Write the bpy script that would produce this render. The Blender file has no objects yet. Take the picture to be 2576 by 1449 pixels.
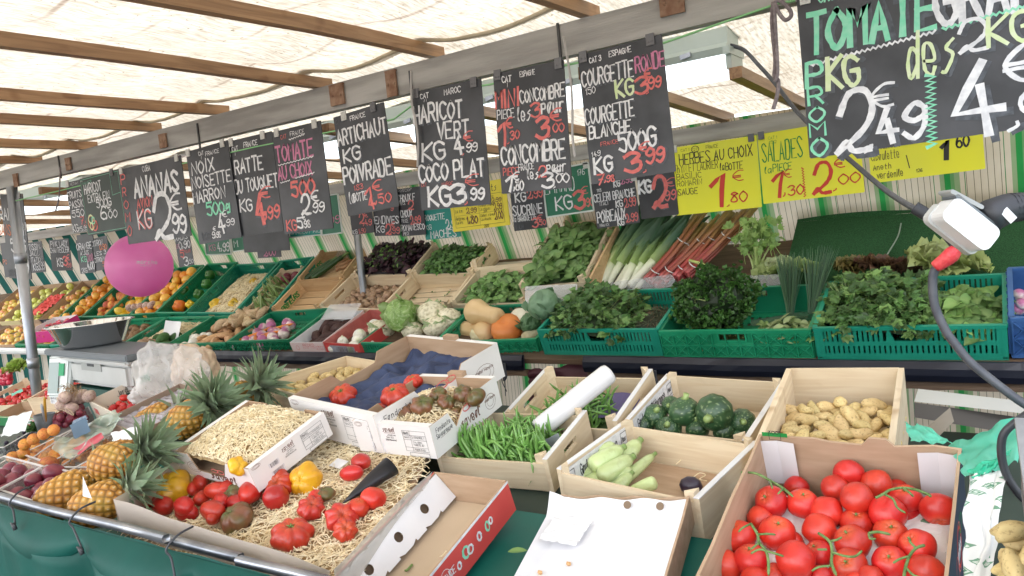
import bpy, bmesh, math, random
from mathutils import Vector, Matrix, Euler, noise
R = random.Random(7)
rad = math.radians
S = bpy.context.scene
C = S.collection
# ------------------------------------------------------------------ camera
EYE = 1.6                      # eye height above the asphalt, metres
PX, PY, PF = 1288.0, 724.5, 1956.0
def _vp(x, y):
 return Vector((x - PX, -(y - PY), -PF)).normalized()
_xa = -_vp(-1600, 850)
_ya = _vp(2600, 440); _ya = (_ya - _xa * _xa.dot(_ya)).normalized()
_za = _xa.cross(_ya)
CAMROT = Matrix((_xa, _ya, _za))          # camera -> world; X runs along the stall, Y away from the aisle
cam = bpy.data.objects.new('camera', bpy.data.cameras.new('camera'))
C.objects.link(cam)
cam.data.sensor_width = 36.0
cam.data.lens = PF / 2576.0 * 36.0
cam.data.clip_start = 0.02
cam.data.clip_end = 400.0
cam.matrix_world = Matrix.Translation((0, 0, EYE)) @ CAMROT.to_4x4()
S.camera = cam
# ------------------------------------------------------------------ light
world = bpy.data.worlds.new('World'); S.world = world; world.use_nodes = True
_nt = world.node_tree; _nt.nodes.clear()
_sky = _nt.nodes.new('ShaderNodeTexSky'); _sky.sky_type = 'NISHITA'; _sky.sun_disc = False
SUN_EL, SUN_ROT = 56.0, 200.0
_sky.sun_elevation = rad(SUN_EL); _sky.sun_rotation = rad(SUN_ROT); _sky.dust_density = 3.0; _sky.air_density = 1.0
_bg = _nt.nodes.new('ShaderNodeBackground'); _bg.inputs[1].default_value = 0.15
_out = _nt.nodes.new('ShaderNodeOutputWorld')
_hsv = _nt.nodes.new('ShaderNodeHueSaturation'); _hsv.inputs['Saturation'].default_value = 0.35
_nt.links.new(_sky.outputs[0], _hsv.inputs['Color']); _nt.links.new(_hsv.outputs[0], _bg.inputs[0]); _nt.links.new(_bg.outputs[0], _out.inputs[0])
_sd = bpy.data.lights.new('sun', 'SUN'); _sd.energy = 4.2; _sd.angle = rad(3.0); _sd.color = (1.0, 0.96, 0.9)
sun = bpy.data.objects.new('sun', _sd); C.objects.link(sun)
_d = Vector((math.sin(rad(SUN_ROT)) * math.cos(rad(SUN_EL)), math.cos(rad(SUN_ROT)) * math.cos(rad(SUN_EL)), math.sin(rad(SUN_EL))))
sun.rotation_euler = _d.to_track_quat('Z', 'Y').to_euler(); sun.location = (0, 0, 8)
S.view_settings.view_transform = 'Standard'; S.view_settings.look = 'None'
S.view_settings.gamma = 1.0; S.view_settings.use_curve_mapping = False
S.view_settings.exposure = 2.45
S.cycles.use_denoising = True
S.cycles.max_bounces = 10; S.cycles.diffuse_bounces = 5; S.cycles.transmission_bounces = 8; S.cycles.transparent_max_bounces = 16
S.cycles.caustics_reflective = False; S.cycles.caustics_refractive = False
S.cycles.sample_clamp_indirect = 6.0
# ------------------------------------------------------------------ places: a direction seen from the aisle meets a real plane
ORI = Vector((0, 0, EYE))
def ray(x, y): return CAMROT @ Vector((x - PX, -(y - PY), -PF))
def atY(x, y, Y):
 d = ray(x, y); return ORI + d * (Y / d.y)
def atP(x, y, p0, n):
 d = ray(x, y); return ORI + d * ((p0 - ORI).dot(n) / d.dot(n))
def atZ(x, y, z):
 d = ray(x, y); return ORI + d * ((z - EYE) / d.z)
def tiltn(t): return Vector((0, -math.sin(rad(t)), math.cos(rad(t))))
def ez(v): return EYE + v          # heights noted relative to the eye
# ------------------------------------------------------------------ materials
def nd(nt, t, **kw):
 n = nt.nodes.new(t)
 for k, v in kw.items(): setattr(n, k, v)
 return n
_M = {}
def mat(name, c, c2=None, scale=20.0, rough=0.6, bump=0.0, bscale=None, metal=0.0, spec=0.5, trans=0.0, var=0.0, hue=0.0,
  stretch=None, coat=0.0, detail=4.0, ramp=(0.35, 0.65), coord='Object', sss=0.0, trl=0.0):
 """Principled surface: two tones mixed by noise, optional bump, optional per-object variation, optional translucency."""
 if name in _M: return _M[name]
 m = bpy.data.materials.new(name); m.use_nodes = True; nt = m.node_tree; L = nt.links
 b = nt.nodes['Principled BSDF']
 b.inputs['Roughness'].default_value = rough; b.inputs['Metallic'].default_value = metal
 b.inputs['Specular IOR Level'].default_value = spec
 b.inputs['Coat Weight'].default_value = coat
 if sss:
  b.inputs['Subsurface Weight'].default_value = sss; b.inputs['Subsurface Scale'].default_value = 0.01
 tc = nd(nt, 'ShaderNodeTexCoord'); mp = nd(nt, 'ShaderNodeMapping')
 L.new(tc.outputs[coord], mp.inputs[0])
 if stretch: mp.inputs['Scale'].default_value = stretch
 oi = nd(nt, 'ShaderNodeObjectInfo')
 off = nd(nt, 'ShaderNodeVectorMath', operation='SCALE'); off.inputs[0].default_value = (13.1, 7.7, 5.3)
 L.new(oi.outputs['Random'], off.inputs['Scale']); L.new(off.outputs[0], mp.inputs['Location'])
 no = nd(nt, 'ShaderNodeTexNoise'); no.inputs['Scale'].default_value = scale; no.inputs['Detail'].default_value = detail
 L.new(mp.outputs[0], no.inputs['Vector'])
 if c2 is not None:
  cr = nd(nt, 'ShaderNodeValToRGB'); e = cr.color_ramp.elements
  e[0].position, e[1].position = ramp; e[0].color = (*c, 1); e[1].color = (*c2, 1)
  L.new(no.outputs[0], cr.inputs[0]); col = cr.outputs[0]
 else:
  rgb = nd(nt, 'ShaderNodeRGB'); rgb.outputs[0].default_value = (*c, 1); col = rgb.outputs[0]
 if var or hue:
  hs = nd(nt, 'ShaderNodeHueSaturation'); L.new(col, hs.inputs['Color'])
  if var:
   r = nd(nt, 'ShaderNodeMapRange'); r.inputs['To Min'].default_value = 1 - var; r.inputs['To Max'].default_value = 1 + var
   L.new(oi.outputs['Random'], r.inputs[0]); L.new(r.outputs[0], hs.inputs['Value'])
  if hue:
   w = nd(nt, 'ShaderNodeMath', operation='MULTIPLY'); w.inputs[1].default_value = 7.13
   f = nd(nt, 'ShaderNodeMath', operation='FRACT'); r = nd(nt, 'ShaderNodeMapRange')
   r.inputs['To Min'].default_value = 0.5 - hue; r.inputs['To Max'].default_value = 0.5 + hue
   L.new(oi.outputs['Random'], w.inputs[0]); L.new(w.outputs[0], f.inputs[0]); L.new(f.outputs[0], r.inputs[0]); L.new(r.outputs[0], hs.inputs['Hue'])
  col = hs.outputs[0]
 L.new(col, b.inputs['Base Color'])
 if bump:
  n2 = nd(nt, 'ShaderNodeTexNoise'); n2.inputs['Scale'].default_value = bscale or scale * 3; n2.inputs['Detail'].default_value = 3
  L.new(mp.outputs[0], n2.inputs['Vector'])
  bp = nd(nt, 'ShaderNodeBump'); bp.inputs['Strength'].default_value = bump; bp.inputs['Distance'].default_value = 0.004
  L.new(n2.outputs[0], bp.inputs['Height']); L.new(bp.outputs[0], b.inputs['Normal'])
 if trl:
  o = nt.nodes['Material Output']; tr = nd(nt, 'ShaderNodeBsdfTranslucent'); L.new(col, tr.inputs[0])
  mx = nd(nt, 'ShaderNodeMixShader'); mx.inputs[0].default_value = trl
  L.new(b.outputs[0], mx.inputs[1]); L.new(tr.outputs[0], mx.inputs[2]); L.new(mx.outputs[0], o.inputs[0])
 _M[name] = m
 return m
def glassy(name, c, alpha, rough=0.15):
 """thin clear plastic: mostly see-through with a glossy skin and a little milkiness"""
 if name in _M: return _M[name]
 m = bpy.data.materials.new(name); m.use_nodes = True; nt = m.node_tree; L = nt.links
 b = nt.nodes['Principled BSDF']; o = nt.nodes['Material Output']
 b.inputs['Base Color'].default_value = (*c, 1); b.inputs['Roughness'].default_value = rough; b.inputs['Coat Weight'].default_value = 0.3
 t = nd(nt, 'ShaderNodeBsdfTransparent'); mx = nd(nt, 'ShaderNodeMixShader')
 fr = nd(nt, 'ShaderNodeLayerWeight'); fr.inputs[0].default_value = 0.25
 a = nd(nt, 'ShaderNodeMath', operation='MULTIPLY_ADD'); a.inputs[1].default_value = 0.45; a.inputs[2].default_value = alpha
 L.new(fr.outputs['Facing'], a.inputs[0]); L.new(a.outputs[0], mx.inputs[0])
 L.new(t.outputs[0], mx.inputs[1]); L.new(b.outputs[0], mx.inputs[2]); L.new(mx.outputs[0], o.inputs[0])
 _M[name] = m; return m
def emis(name, c, s):
 if name in _M: return _M[name]
 m = bpy.data.materials.new(name); m.use_nodes = True; b = m.node_tree.nodes['Principled BSDF']
 b.inputs['Base Color'].default_value = (*c, 1); b.inputs['Emission Color'].default_value = (*c, 1); b.inputs['Emission Strength'].default_value = s
 _M[name] = m; return m
def woodmat(name, c, c2, rough=0.65):
 """sawn wood: grain stretched along local X, fine rings and knots"""
 if name in _M: return _M[name]
 m = bpy.data.materials.new(name); m.use_nodes = True; nt = m.node_tree; L = nt.links
 b = nt.nodes['Principled BSDF']; b.inputs['Roughness'].default_value = rough
 tc = nd(nt, 'ShaderNodeTexCoord'); mp = nd(nt, 'ShaderNodeMapping'); mp.inputs['Scale'].default_value = (3, 45, 45)
 oi = nd(nt, 'ShaderNodeObjectInfo'); off = nd(nt, 'ShaderNodeVectorMath', operation='SCALE'); off.inputs[0].default_value = (31, 17, 23)
 L.new(oi.outputs['Random'], off.inputs['Scale']); L.new(off.outputs[0], mp.inputs['Location']); L.new(tc.outputs['Object'], mp.inputs[0])
 n1 = nd(nt, 'ShaderNodeTexNoise'); n1.inputs['Scale'].default_value = 1.0; n1.inputs['Detail'].default_value = 6; n1.inputs['Distortion'].default_value = 1.2
 L.new(mp.outputs[0], n1.inputs['Vector'])
 cr = nd(nt, 'ShaderNodeValToRGB'); e = cr.color_ramp.elements; e[0].position = 0.3; e[1].position = 0.62; e[0].color = (*c2, 1); e[1].color = (*c, 1)
 L.new(n1.outputs[0], cr.inputs[0])
 n2 = nd(nt, 'ShaderNodeTexNoise'); n2.inputs['Scale'].default_value = 9.0; L.new(tc.outputs['Object'], n2.inputs['Vector'])
 c3 = nd(nt, 'ShaderNodeValToRGB'); e = c3.color_ramp.elements; e[0].position = 0.27; e[1].position = 0.37; e[0].color = (0.55, 0.42, 0.3, 1); e[1].color = (1, 1, 1, 1)
 L.new(n2.outputs[0], c3.inputs[0])
 mx = nd(nt, 'ShaderNodeMix', data_type='RGBA', blend_type='MULTIPLY'); mx.inputs[0].default_value = 0.7
 L.new(cr.outputs[0], mx.inputs[6]); L.new(c3.outputs[0], mx.inputs[7])
 hs = nd(nt, 'ShaderNodeHueSaturation'); r = nd(nt, 'ShaderNodeMapRange'); r.inputs['To Min'].default_value = 0.86; r.inputs['To Max'].default_value = 1.1
 L.new(oi.outputs['Random'], r.inputs[0]); L.new(r.outputs[0], hs.inputs['Value']); L.new(mx.outputs[2], hs.inputs['Color'])
 L.new(hs.outputs[0], b.inputs['Base Color'])
 bp = nd(nt, 'ShaderNodeBump'); bp.inputs['Strength'].default_value = 0.35; bp.inputs['Distance'].default_value = 0.002
 L.new(n1.outputs[0], bp.inputs['Height']); L.new(bp.outputs[0], b.inputs['Normal'])
 _M[name] = m; return m
def vcol(name, attr='tone', rough=0.55, bump=0.0, bscale=80, var=0.0, trl=0.0, coat=0.0, spots=0.0, hue=0.0):
 """base colour carried per vertex (skin colour of a fruit or leaf)"""
 if name in _M: return _M[name]
 m = bpy.data.materials.new(name); m.use_nodes = True; nt = m.node_tree; L = nt.links
 b = nt.nodes['Principled BSDF']; b.inputs['Roughness'].default_value = rough; b.inputs['Coat Weight'].default_value = coat
 a = nd(nt, 'ShaderNodeAttribute', attribute_name=attr); hs = nd(nt, 'ShaderNodeHueSaturation'); oi = nd(nt, 'ShaderNodeObjectInfo')
 r = nd(nt, 'ShaderNodeMapRange'); r.inputs['To Min'].default_value = 1 - var; r.inputs['To Max'].default_value = 1 + var
 L.new(oi.outputs['Random'], r.inputs[0]); L.new(r.outputs[0], hs.inputs['Value']); L.new(a.outputs['Color'], hs.inputs['Color'])
 if hue:
  w = nd(nt, 'ShaderNodeMath', operation='MULTIPLY'); w.inputs[1].default_value = 7.13; f = nd(nt, 'ShaderNodeMath', operation='FRACT'); r = nd(nt, 'ShaderNodeMapRange')
  r.inputs['To Min'].default_value = 0.5 - hue; r.inputs['To Max'].default_value = 0.5 + hue; L.new(oi.outputs['Random'], w.inputs[0]); L.new(w.outputs[0], f.inputs[0]); L.new(f.outputs[0], r.inputs[0]); L.new(r.outputs[0], hs.inputs['Hue'])
 if spots:       # blemishes, eyes and soil
  t5 = nd(nt, 'ShaderNodeTexCoord'); n5 = nd(nt, 'ShaderNodeTexNoise'); n5.inputs['Scale'].default_value = 3.2; n5.inputs['Detail'].default_value = 5; r5 = nd(nt, 'ShaderNodeValToRGB'); e5 = r5.color_ramp.elements
  va = nd(nt, 'ShaderNodeVectorMath', operation='ADD'); L.new(t5.outputs['Object'], va.inputs[0]); L.new(oi.outputs['Location'], va.inputs[1]); L.new(va.outputs[0], n5.inputs['Vector'])
  e5[0].position = 0.34; e5[1].position = 0.44; e5[0].color = (1 - spots, 1 - spots * 1.15, 1 - spots * 1.3, 1); e5[1].color = (1, 1, 1, 1); L.new(n5.outputs[0], r5.inputs[0])
  m5 = nd(nt, 'ShaderNodeMix', data_type='RGBA', blend_type='MULTIPLY'); m5.inputs[0].default_value = 1; L.new(a.outputs['Color'], m5.inputs[6]); L.new(r5.outputs[0], m5.inputs[7]); L.new(m5.outputs[2], hs.inputs['Color'])
 L.new(hs.outputs[0], b.inputs['Base Color'])
 if bump:
  tc = nd(nt, 'ShaderNodeTexCoord'); n2 = nd(nt, 'ShaderNodeTexNoise'); n2.inputs['Scale'].default_value = bscale
  L.new(tc.outputs['Object'], n2.inputs['Vector']); bp = nd(nt, 'ShaderNodeBump'); bp.inputs['Strength'].default_value = bump; bp.inputs['Distance'].default_value = 0.003
  L.new(n2.outputs[0], bp.inputs['Height']); L.new(bp.outputs[0], b.inputs['Normal'])
 if trl:
  o = nt.nodes['Material Output']; tr = nd(nt, 'ShaderNodeBsdfTranslucent'); L.new(hs.outputs[0], tr.inputs[0])
  mx = nd(nt, 'ShaderNodeMixShader'); mx.inputs[0].default_value = trl
  L.new(b.outputs[0], mx.inputs[1]); L.new(tr.outputs[0], mx.inputs[2]); L.new(mx.outputs[0], o.inputs[0])
 _M[name] = m; return m
# ------------------------------------------------------------------ mesh building
class MB:
 def __init__(s): s.v = []; s.f = []; s.m = []; s.c = []; s.cc = (1, 1, 1); s.usec = False
 def add(s, vs, fs, m=0, T=None, col=None):
  o = len(s.v)
  for p in vs:
   p = Vector(p); s.v.append(tuple(T @ p if T is not None else p)); s.c.append(col or s.cc)
  if col: s.usec = True
  for f in fs: s.f.append(tuple(i + o for i in f)); s.m.append(m)
  return s
 def box(s, c, d, m=0, T=None, col=None):
  x, y, z = [k / 2 for k in d]; cx, cy, cz = c
  vs = [(cx + a * x, cy + b * y, cz + e * z) for a in (-1, 1) for b in (-1, 1) for e in (-1, 1)]
  return s.add(vs, [(0, 1, 3, 2), (4, 6, 7, 5), (0, 4, 5, 1), (2, 3, 7, 6), (0, 2, 6, 4), (1, 5, 7, 3)], m, T, col)
 def bar(s, a, b, w, t, m=0, up=(0, 0, 1), col=None):
  a, b = Vector(a), Vector(b); d = b - a; L = d.length
  if L < 1e-6: return s
  x = d / L; u = Vector(up); y = u.cross(x)
  if y.length < 1e-4: y = Vector((0, 1, 0)).cross(x)
  y.normalize(); z = x.cross(y)
  T = Matrix((x, y, z)).transposed().to_4x4(); T.translation = (a + b) / 2
  return s.box((0, 0, 0), (L, w, t), m, T, col)
 def tube(s, pts, r, n=8, m=0, caps=True, col=None, cols=None, flat=1.0):
  pts = [Vector(p) for p in pts]; k = len(pts); rs = r if isinstance(r, (list, tuple)) else [r] * k
  vs = []; fs = []; t0 = (pts[1] - pts[0]).normalized()
  nrm = t0.orthogonal().normalized(); cl = []
  for i, p in enumerate(pts):
   t = (pts[min(i + 1, k - 1)] - pts[max(i - 1, 0)])
   t = t.normalized() if t.length > 1e-9 else t0
   nrm = (nrm - t * nrm.dot(t)); nrm = nrm.normalized() if nrm.length > 1e-6 else t.orthogonal().normalized()
   b = t.cross(nrm)
   for j in range(n):
    a = 2 * math.pi * j / n; vs.append(p + nrm * math.cos(a) * rs[i] + b * math.sin(a) * rs[i] * flat)
    cl.append(cols[i] if cols else (col or s.cc))
  for i in range(k - 1):
   for j in range(n):
    fs.append((i * n + j, i * n + (j + 1) % n, (i + 1) * n + (j + 1) % n, (i + 1) * n + j))
  if caps: fs += [tuple(range(n))[::-1], tuple(range((k - 1) * n, k * n))]
  o = len(s.v); s.add(vs, fs, m)
  if cols or col: s.usec = True; s.c[o:] = cl
  return s
 def lathe(s, prof, n=24, m=0, fr=None, T=None, colf=None):
  """profile [(r, z)]; fr(theta, r, z) -> (r, z) lets lobes and creases in; colf(theta, z) -> colour"""
  vs = []; fs = []; k = len(prof); cl = []
  for (r, z) in prof:
   for j in range(n):
    a = 2 * math.pi * j / n; rr, zz = (fr(a, r, z) if fr else (r, z))
    vs.append((rr * math.cos(a), rr * math.sin(a), zz)); cl.append(colf(a, zz) if colf else s.cc)
  for i in range(k - 1):
   for j in range(n): fs.append((i * n + j, i * n + (j + 1) % n, (i + 1) * n + (j + 1) % n, (i + 1) * n + j))
  if prof[0][0] > 1e-5: fs.append(tuple(range(n))[::-1])
  if prof[-1][0] > 1e-5: fs.append(tuple(range((k - 1) * n, k * n)))
  o = len(s.v); s.add(vs, fs, m, T)
  if colf: s.usec = True; s.c[o:] = cl
  return s
 def grid(s, nu, nv, fn, m=0, colf=None, thick=0.0):
  """sheet of nu x nv cells from fn(u, v)"""
  vs = [fn(i / nu, j / nv) for j in range(nv + 1) for i in range(nu + 1)]
  fs = [(j * (nu + 1) + i, j * (nu + 1) + i + 1, (j + 1) * (nu + 1) + i + 1, (j + 1) * (nu + 1) + i) for j in range(nv) for i in range(nu)]
  o = len(s.v); s.add(vs, fs, m)
  if colf:
   s.usec = True; s.c[o:] = [colf(i / nu, j / nv) for j in range(nv + 1) for i in range(nu + 1)]
  return s
 def prism(s, poly, t, m=0, T=None, m2=None):
  """flat outline in local XZ, thickness t along +Y; m2 = material of the +Y face"""
  n = len(poly); vs = [(x, 0, z) for x, z in poly] + [(x, t, z) for x, z in poly]
  o = len(s.v); s.add(vs, [tuple(range(n)), tuple(range(n, 2 * n))[::-1]] + [(i, i + n, (i + 1) % n + n, (i + 1) % n) for i in range(n)], m, T)
  if m2 is not None: s.m[len(s.m) - n - 1] = m2
  return s
 def mesh(s, name, mats=None, smooth=False):
  me = bpy.data.meshes.new(name); me.from_pydata(s.v, [], s.f)
  for k in (mats or []): me.materials.append(k)
  if mats and len(mats) > 1: me.polygons.foreach_set('material_index', s.m)
  if smooth: me.polygons.foreach_set('use_smooth', [True] * len(s.f))
  if s.usec:
   at = me.color_attributes.new('tone', 'FLOAT_COLOR', 'POINT'); buf = []
   for c in s.c: buf += [c[0], c[1], c[2], 1.0]
   at.data.foreach_set('color', buf)
  me.update()
  return me
def ob(name, mesh, parent=None, M=None):
 o = bpy.data.objects.new(name, mesh); C.objects.link(o)
 if parent is not None: o.parent = parent
 if M is not None:
  if parent is not None: o.matrix_local = M
  else: o.matrix_world = M
 return o
def tag(o, label, cat, group=None, kind=None):
 if label: o['label'] = label
 if cat: o['category'] = cat
 if group: o['group'] = group
 if kind: o['kind'] = kind
 return o
def thing(name, label, cat, M=None, group=None):
 o = bpy.data.objects.new(name, None); o.empty_display_size = 0.05; C.objects.link(o)
 if M is not None: o.matrix_world = M
 return tag(o, label, cat, group)
def T3(p, Rm=None, s=None):
 """matrix from a place, an optional 3x3 rotation / euler tuple in degrees and an optional scale"""
 M = Matrix.Translation(Vector(p))
 if Rm is not None:
  if isinstance(Rm, tuple): Rm = Euler([rad(a) for a in Rm]).to_matrix()
  M = M @ Rm.to_4x4()
 if s is not None:
  if isinstance(s, (int, float)): s = (s, s, s)
  M = M @ Matrix.Diagonal((*s, 1.0))
 return M
def basis(x, y, z): return Matrix((x, y, z)).transposed()
def look_along(d, up=(0, 0, 1)):
 """rotation whose local Z follows d"""
 z = Vector(d).normalized(); x = Vector(up).cross(z)
 if x.length < 1e-3: x = Vector((1, 0, 0)).cross(z)
 x.normalize(); return basis(x, z.cross(x), z)
def sm(pts, sub=6, closed=False):
 """Catmull-Rom through the points"""
 pts = [Vector(p) for p in pts]; n = len(pts); out = []
 for i in range(n - 1):
  p0 = pts[max(i - 1, 0)]; p1 = pts[i]; p2 = pts[i + 1]; p3 = pts[min(i + 2, n - 1)]
  for k in range(sub):
   t = k / sub; out.append(0.5 * ((2 * p1) + (p2 - p0) * t + (2 * p0 - 5 * p1 + 4 * p2 - p3) * t * t + (3 * p1 - p0 - 3 * p2 + p3) * t ** 3))
 out.append(pts[-1]); return out
class Frame:
 """a tray, crate or box: rim corner, axes, size; h = depth"""
 def __init__(s, FL, FR, BL, Yf, tilt, h, W=None, Lg=None):
  s.FL = atY(*FL, Yf); n = tiltn(tilt)
  fr = atP(*FR, s.FL, n); bl = atP(*BL, s.FL, n)
  s.x = (fr - s.FL); s.w = W or s.x.length; s.x.normalize()
  s.z = n - s.x * n.dot(s.x); s.z.normalize()
  s.y = s.z.cross(s.x); s.l = Lg or (bl - s.FL).dot(s.y); s.h = h
  s.R = basis(s.x, s.y, s.z); s.O = s.FL - s.z * h          # base corner
  s.M = Matrix.Translation(s.O) @ s.R.to_4x4()
 def p(s, x, y, z=0): return s.O + s.x * x + s.y * y + s.z * z       # metres in the frame
 def px(s, X, Y, z=0): return atP(X, Y, s.O + s.z * z, s.z)
 def uv(s, u, v, z=0): return s.p(u * s.w, v * s.l, z)
 def loc(s, P):
  d = P - s.O; return Vector((d.dot(s.x), d.dot(s.y), d.dot(s.z)))
# ------------------------------------------------------------------ colours of things
def canvas_mat():
 m = bpy.data.materials.new('canvas_cloth'); m.use_nodes = True; nt = m.node_tree; L = nt.links
 b = nt.nodes['Principled BSDF']; b.inputs['Roughness'].default_value = 0.9; o = nt.nodes['Material Output']
 tc = nd(nt, 'ShaderNodeTexCoord')
 def nz(scale, stretch, lo, hi, c0, c1, det=5, dist=0.0):
  mp = nd(nt, 'ShaderNodeMapping'); mp.inputs['Scale'].default_value = stretch; L.new(tc.outputs['Object'], mp.inputs[0])
  n = nd(nt, 'ShaderNodeTexNoise'); n.inputs['Scale'].default_value = scale; n.inputs['Detail'].default_value = det; n.inputs['Distortion'].default_value = dist
  L.new(mp.outputs[0], n.inputs['Vector'])
  r = nd(nt, 'ShaderNodeValToRGB'); e = r.color_ramp.elements; e[0].position = lo; e[1].position = hi; e[0].color = (*c0, 1); e[1].color = (*c1, 1)
  L.new(n.outputs[0], r.inputs[0]); return r.outputs[0]
 base = nz(1.3, (1, 1, 1), 0.3, 0.7, (0.60, 0.565, 0.50), (0.70, 0.67, 0.61))
 weave = nz(14, (9, 0.6, 1), 0.34, 0.60, (0.74, 0.70, 0.64), (1, 1, 1), 6)
 weave2 = nz(60, (1.6, 0.35, 1), 0.36, 0.52, (0.70, 0.67, 0.62), (1, 1, 1), 3)
 specks = nz(70, (0.7, 1, 1), 0.25, 0.335, (0.32, 0.27, 0.2), (1, 1, 1), 2)
 wm = nd(nt, 'ShaderNodeMapping'); wm.inputs['Rotation'].default_value = (0, 0, rad(7)); L.new(tc.outputs['Object'], wm.inputs[0])
 wv = nd(nt, 'ShaderNodeTexWave', bands_direction='Y'); wv.inputs['Scale'].default_value = 1.15; wv.inputs['Distortion'].default_value = 1.6; wv.inputs['Detail Scale'].default_value = 0.8
 L.new(wm.outputs[0], wv.inputs['Vector'])
 cr = nd(nt, 'ShaderNodeValToRGB'); e = cr.color_ramp.elements; e[0].position = 0.0; e[1].position = 0.012; e[0].color = (0.52, 0.44, 0.40, 1); e[1].color = (1, 1, 1, 1)
 L.new(wv.outputs[0], cr.inputs[0])
 big = nd(nt, 'ShaderNodeTexNoise'); big.inputs['Scale'].default_value = 1.6; L.new(tc.outputs['Object'], big.inputs['Vector'])
 br = nd(nt, 'ShaderNodeMapRange'); br.inputs['From Min'].default_value = 0.42; br.inputs['From Max'].default_value = 0.6; L.new(big.outputs[0], br.inputs[0])
 crm = nd(nt, 'ShaderNodeMix', data_type='RGBA'); crm.inputs[6].default_value = (1, 1, 1, 1); L.new(br.outputs[0], crm.inputs[0]); L.new(cr.outputs[0], crm.inputs[7])
 col = base
 for k in (weave, weave2, specks, crm.outputs[2]):
  mx = nd(nt, 'ShaderNodeMix', data_type='RGBA', blend_type='MULTIPLY'); mx.inputs[0].default_value = 0.9
  L.new(col, mx.inputs[6]); L.new(k, mx.inputs[7]); col = mx.outputs[2]
 L.new(col, b.inputs['Base Color'])
 tr = nd(nt, 'ShaderNodeBsdfTranslucent'); L.new(col, tr.inputs[0])
 mx = nd(nt, 'ShaderNodeMixShader'); mx.inputs[0].default_value = 0.19
 L.new(b.outputs[0], mx.inputs[1]); L.new(tr.outputs[0], mx.inputs[2]); L.new(mx.outputs[0], o.inputs[0])
 return m
def stripe_mat(name, period, bands, base, trl=0.25, x0=0.0, slope=0.0):
 """woven stripes along local X: bands [(start, end, colour)] inside one period (fractions)"""
 m = bpy.data.materials.new(name); m.use_nodes = True; nt = m.node_tree; L = nt.links
 b = nt.nodes['Principled BSDF']; b.inputs['Roughness'].default_value = 0.85; o = nt.nodes['Material Output']
 tc = nd(nt, 'ShaderNodeTexCoord'); sx = nd(nt, 'ShaderNodeSeparateXYZ'); L.new(tc.outputs['Object'], sx.inputs[0])
 a = nd(nt, 'ShaderNodeMath', operation='MULTIPLY_ADD'); a.inputs[1].default_value = 1 / period; a.inputs[2].default_value = x0
 L.new(sx.outputs['X'], a.inputs[0]); f = nd(nt, 'ShaderNodeMath', operation='FRACT'); L.new(a.outputs[0], f.inputs[0])
 cr = nd(nt, 'ShaderNodeValToRGB'); cr.color_ramp.interpolation = 'CONSTANT'; els = cr.color_ramp.elements
 els[0].position = 0.0; els[0].color = (*base, 1); els[1].position = 0.999; els[1].color = (*base, 1)
 for s_, e_, c_ in bands:
  k = els.new(s_); k.color = (*c_, 1); k = els.new(e_); k.color = (*base, 1)
 L.new(f.outputs[0], cr.inputs[0])
 n = nd(nt, 'ShaderNodeTexNoise'); n.inputs['Scale'].default_value = 3.0; n.inputs['Detail'].default_value = 6; L.new(tc.outputs['Object'], n.inputs['Vector'])
 r2 = nd(nt, 'ShaderNodeValToRGB'); e = r2.color_ramp.elements; e[0].position = 0.3; e[1].position = 0.65; e[0].color = (0.72, 0.68, 0.62, 1); e[1].color = (1, 1, 1, 1)
 L.new(n.outputs[0], r2.inputs[0])
 mx = nd(nt, 'ShaderNodeMix', data_type='RGBA', blend_type='MULTIPLY'); mx.inputs[0].default_value = 1; L.new(cr.outputs[0], mx.inputs[6]); L.new(r2.outputs[0], mx.inputs[7])
 L.new(mx.outputs[2], b.inputs['Base Color']); tr = nd(nt, 'ShaderNodeBsdfTranslucent'); L.new(mx.outputs[2], tr.inputs[0])
 ms = nd(nt, 'ShaderNodeMixShader'); ms.inputs[0].default_value = trl; L.new(b.outputs[0], ms.inputs[1]); L.new(tr.outputs[0], ms.inputs[2]); L.new(ms.outputs[0], o.inputs[0])
 return m
CANVAS = canvas_mat()
W_RAFTER = woodmat('varnished_rafter_wood', (0.38, 0.22, 0.11), (0.23, 0.12, 0.055), 0.45)
W_PALE = woodmat('pale_poplar_wood', (0.74, 0.62, 0.44), (0.64, 0.50, 0.33))
W_WARM = woodmat('warm_pine_wood', (0.62, 0.43, 0.24), (0.50, 0.32, 0.16))
W_OLD = woodmat('old_brown_plank', (0.16, 0.10, 0.06), (0.08, 0.05, 0.03))
GREYBEAM = mat('weathered_grey_beam', (0.25, 0.24, 0.23), (0.44, 0.43, 0.415), 6, 0.6, 0.35, 60, stretch=(0.35, 3, 3), detail=8)
STEEL = mat('galvanised_steel', (0.24, 0.26, 0.30), (0.44, 0.46, 0.50), 12, 0.38, 0.1, 60, metal=0.85, stretch=(1, 1, 0.3))
CHROME = mat('polished_steel', (0.93, 0.93, 0.94), None, rough=0.07, metal=1.0)
RUST = mat('rusty_iron', (0.20, 0.10, 0.06), (0.34, 0.22, 0.15), 30, 0.8, 0.4)
DARKIRON = mat('dark_iron', (0.03, 0.03, 0.035), (0.06, 0.06, 0.06), 20, 0.5)
BLACKRUB = mat('black_rubber', (0.022, 0.024, 0.03), (0.04, 0.042, 0.05), 30, 0.45)
GREENP = mat('green_plastic', (0.010, 0.20, 0.095), (0.016, 0.25, 0.125), 6, 0.38, 0.05, 90, var=0.18, hue=0.012, coat=0.15)
TEALP = mat('teal_plastic', (0.010, 0.235, 0.155), (0.016, 0.285, 0.19), 6, 0.38, 0.05, 90, var=0.1, coat=0.15)
BLUEP = mat('blue_plastic', (0.03, 0.09, 0.25), (0.05, 0.13, 0.32), 8, 0.4)
GREYP = mat('grey_enamel', (0.50, 0.51, 0.50), (0.56, 0.57, 0.56), 5, 0.4)
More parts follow.
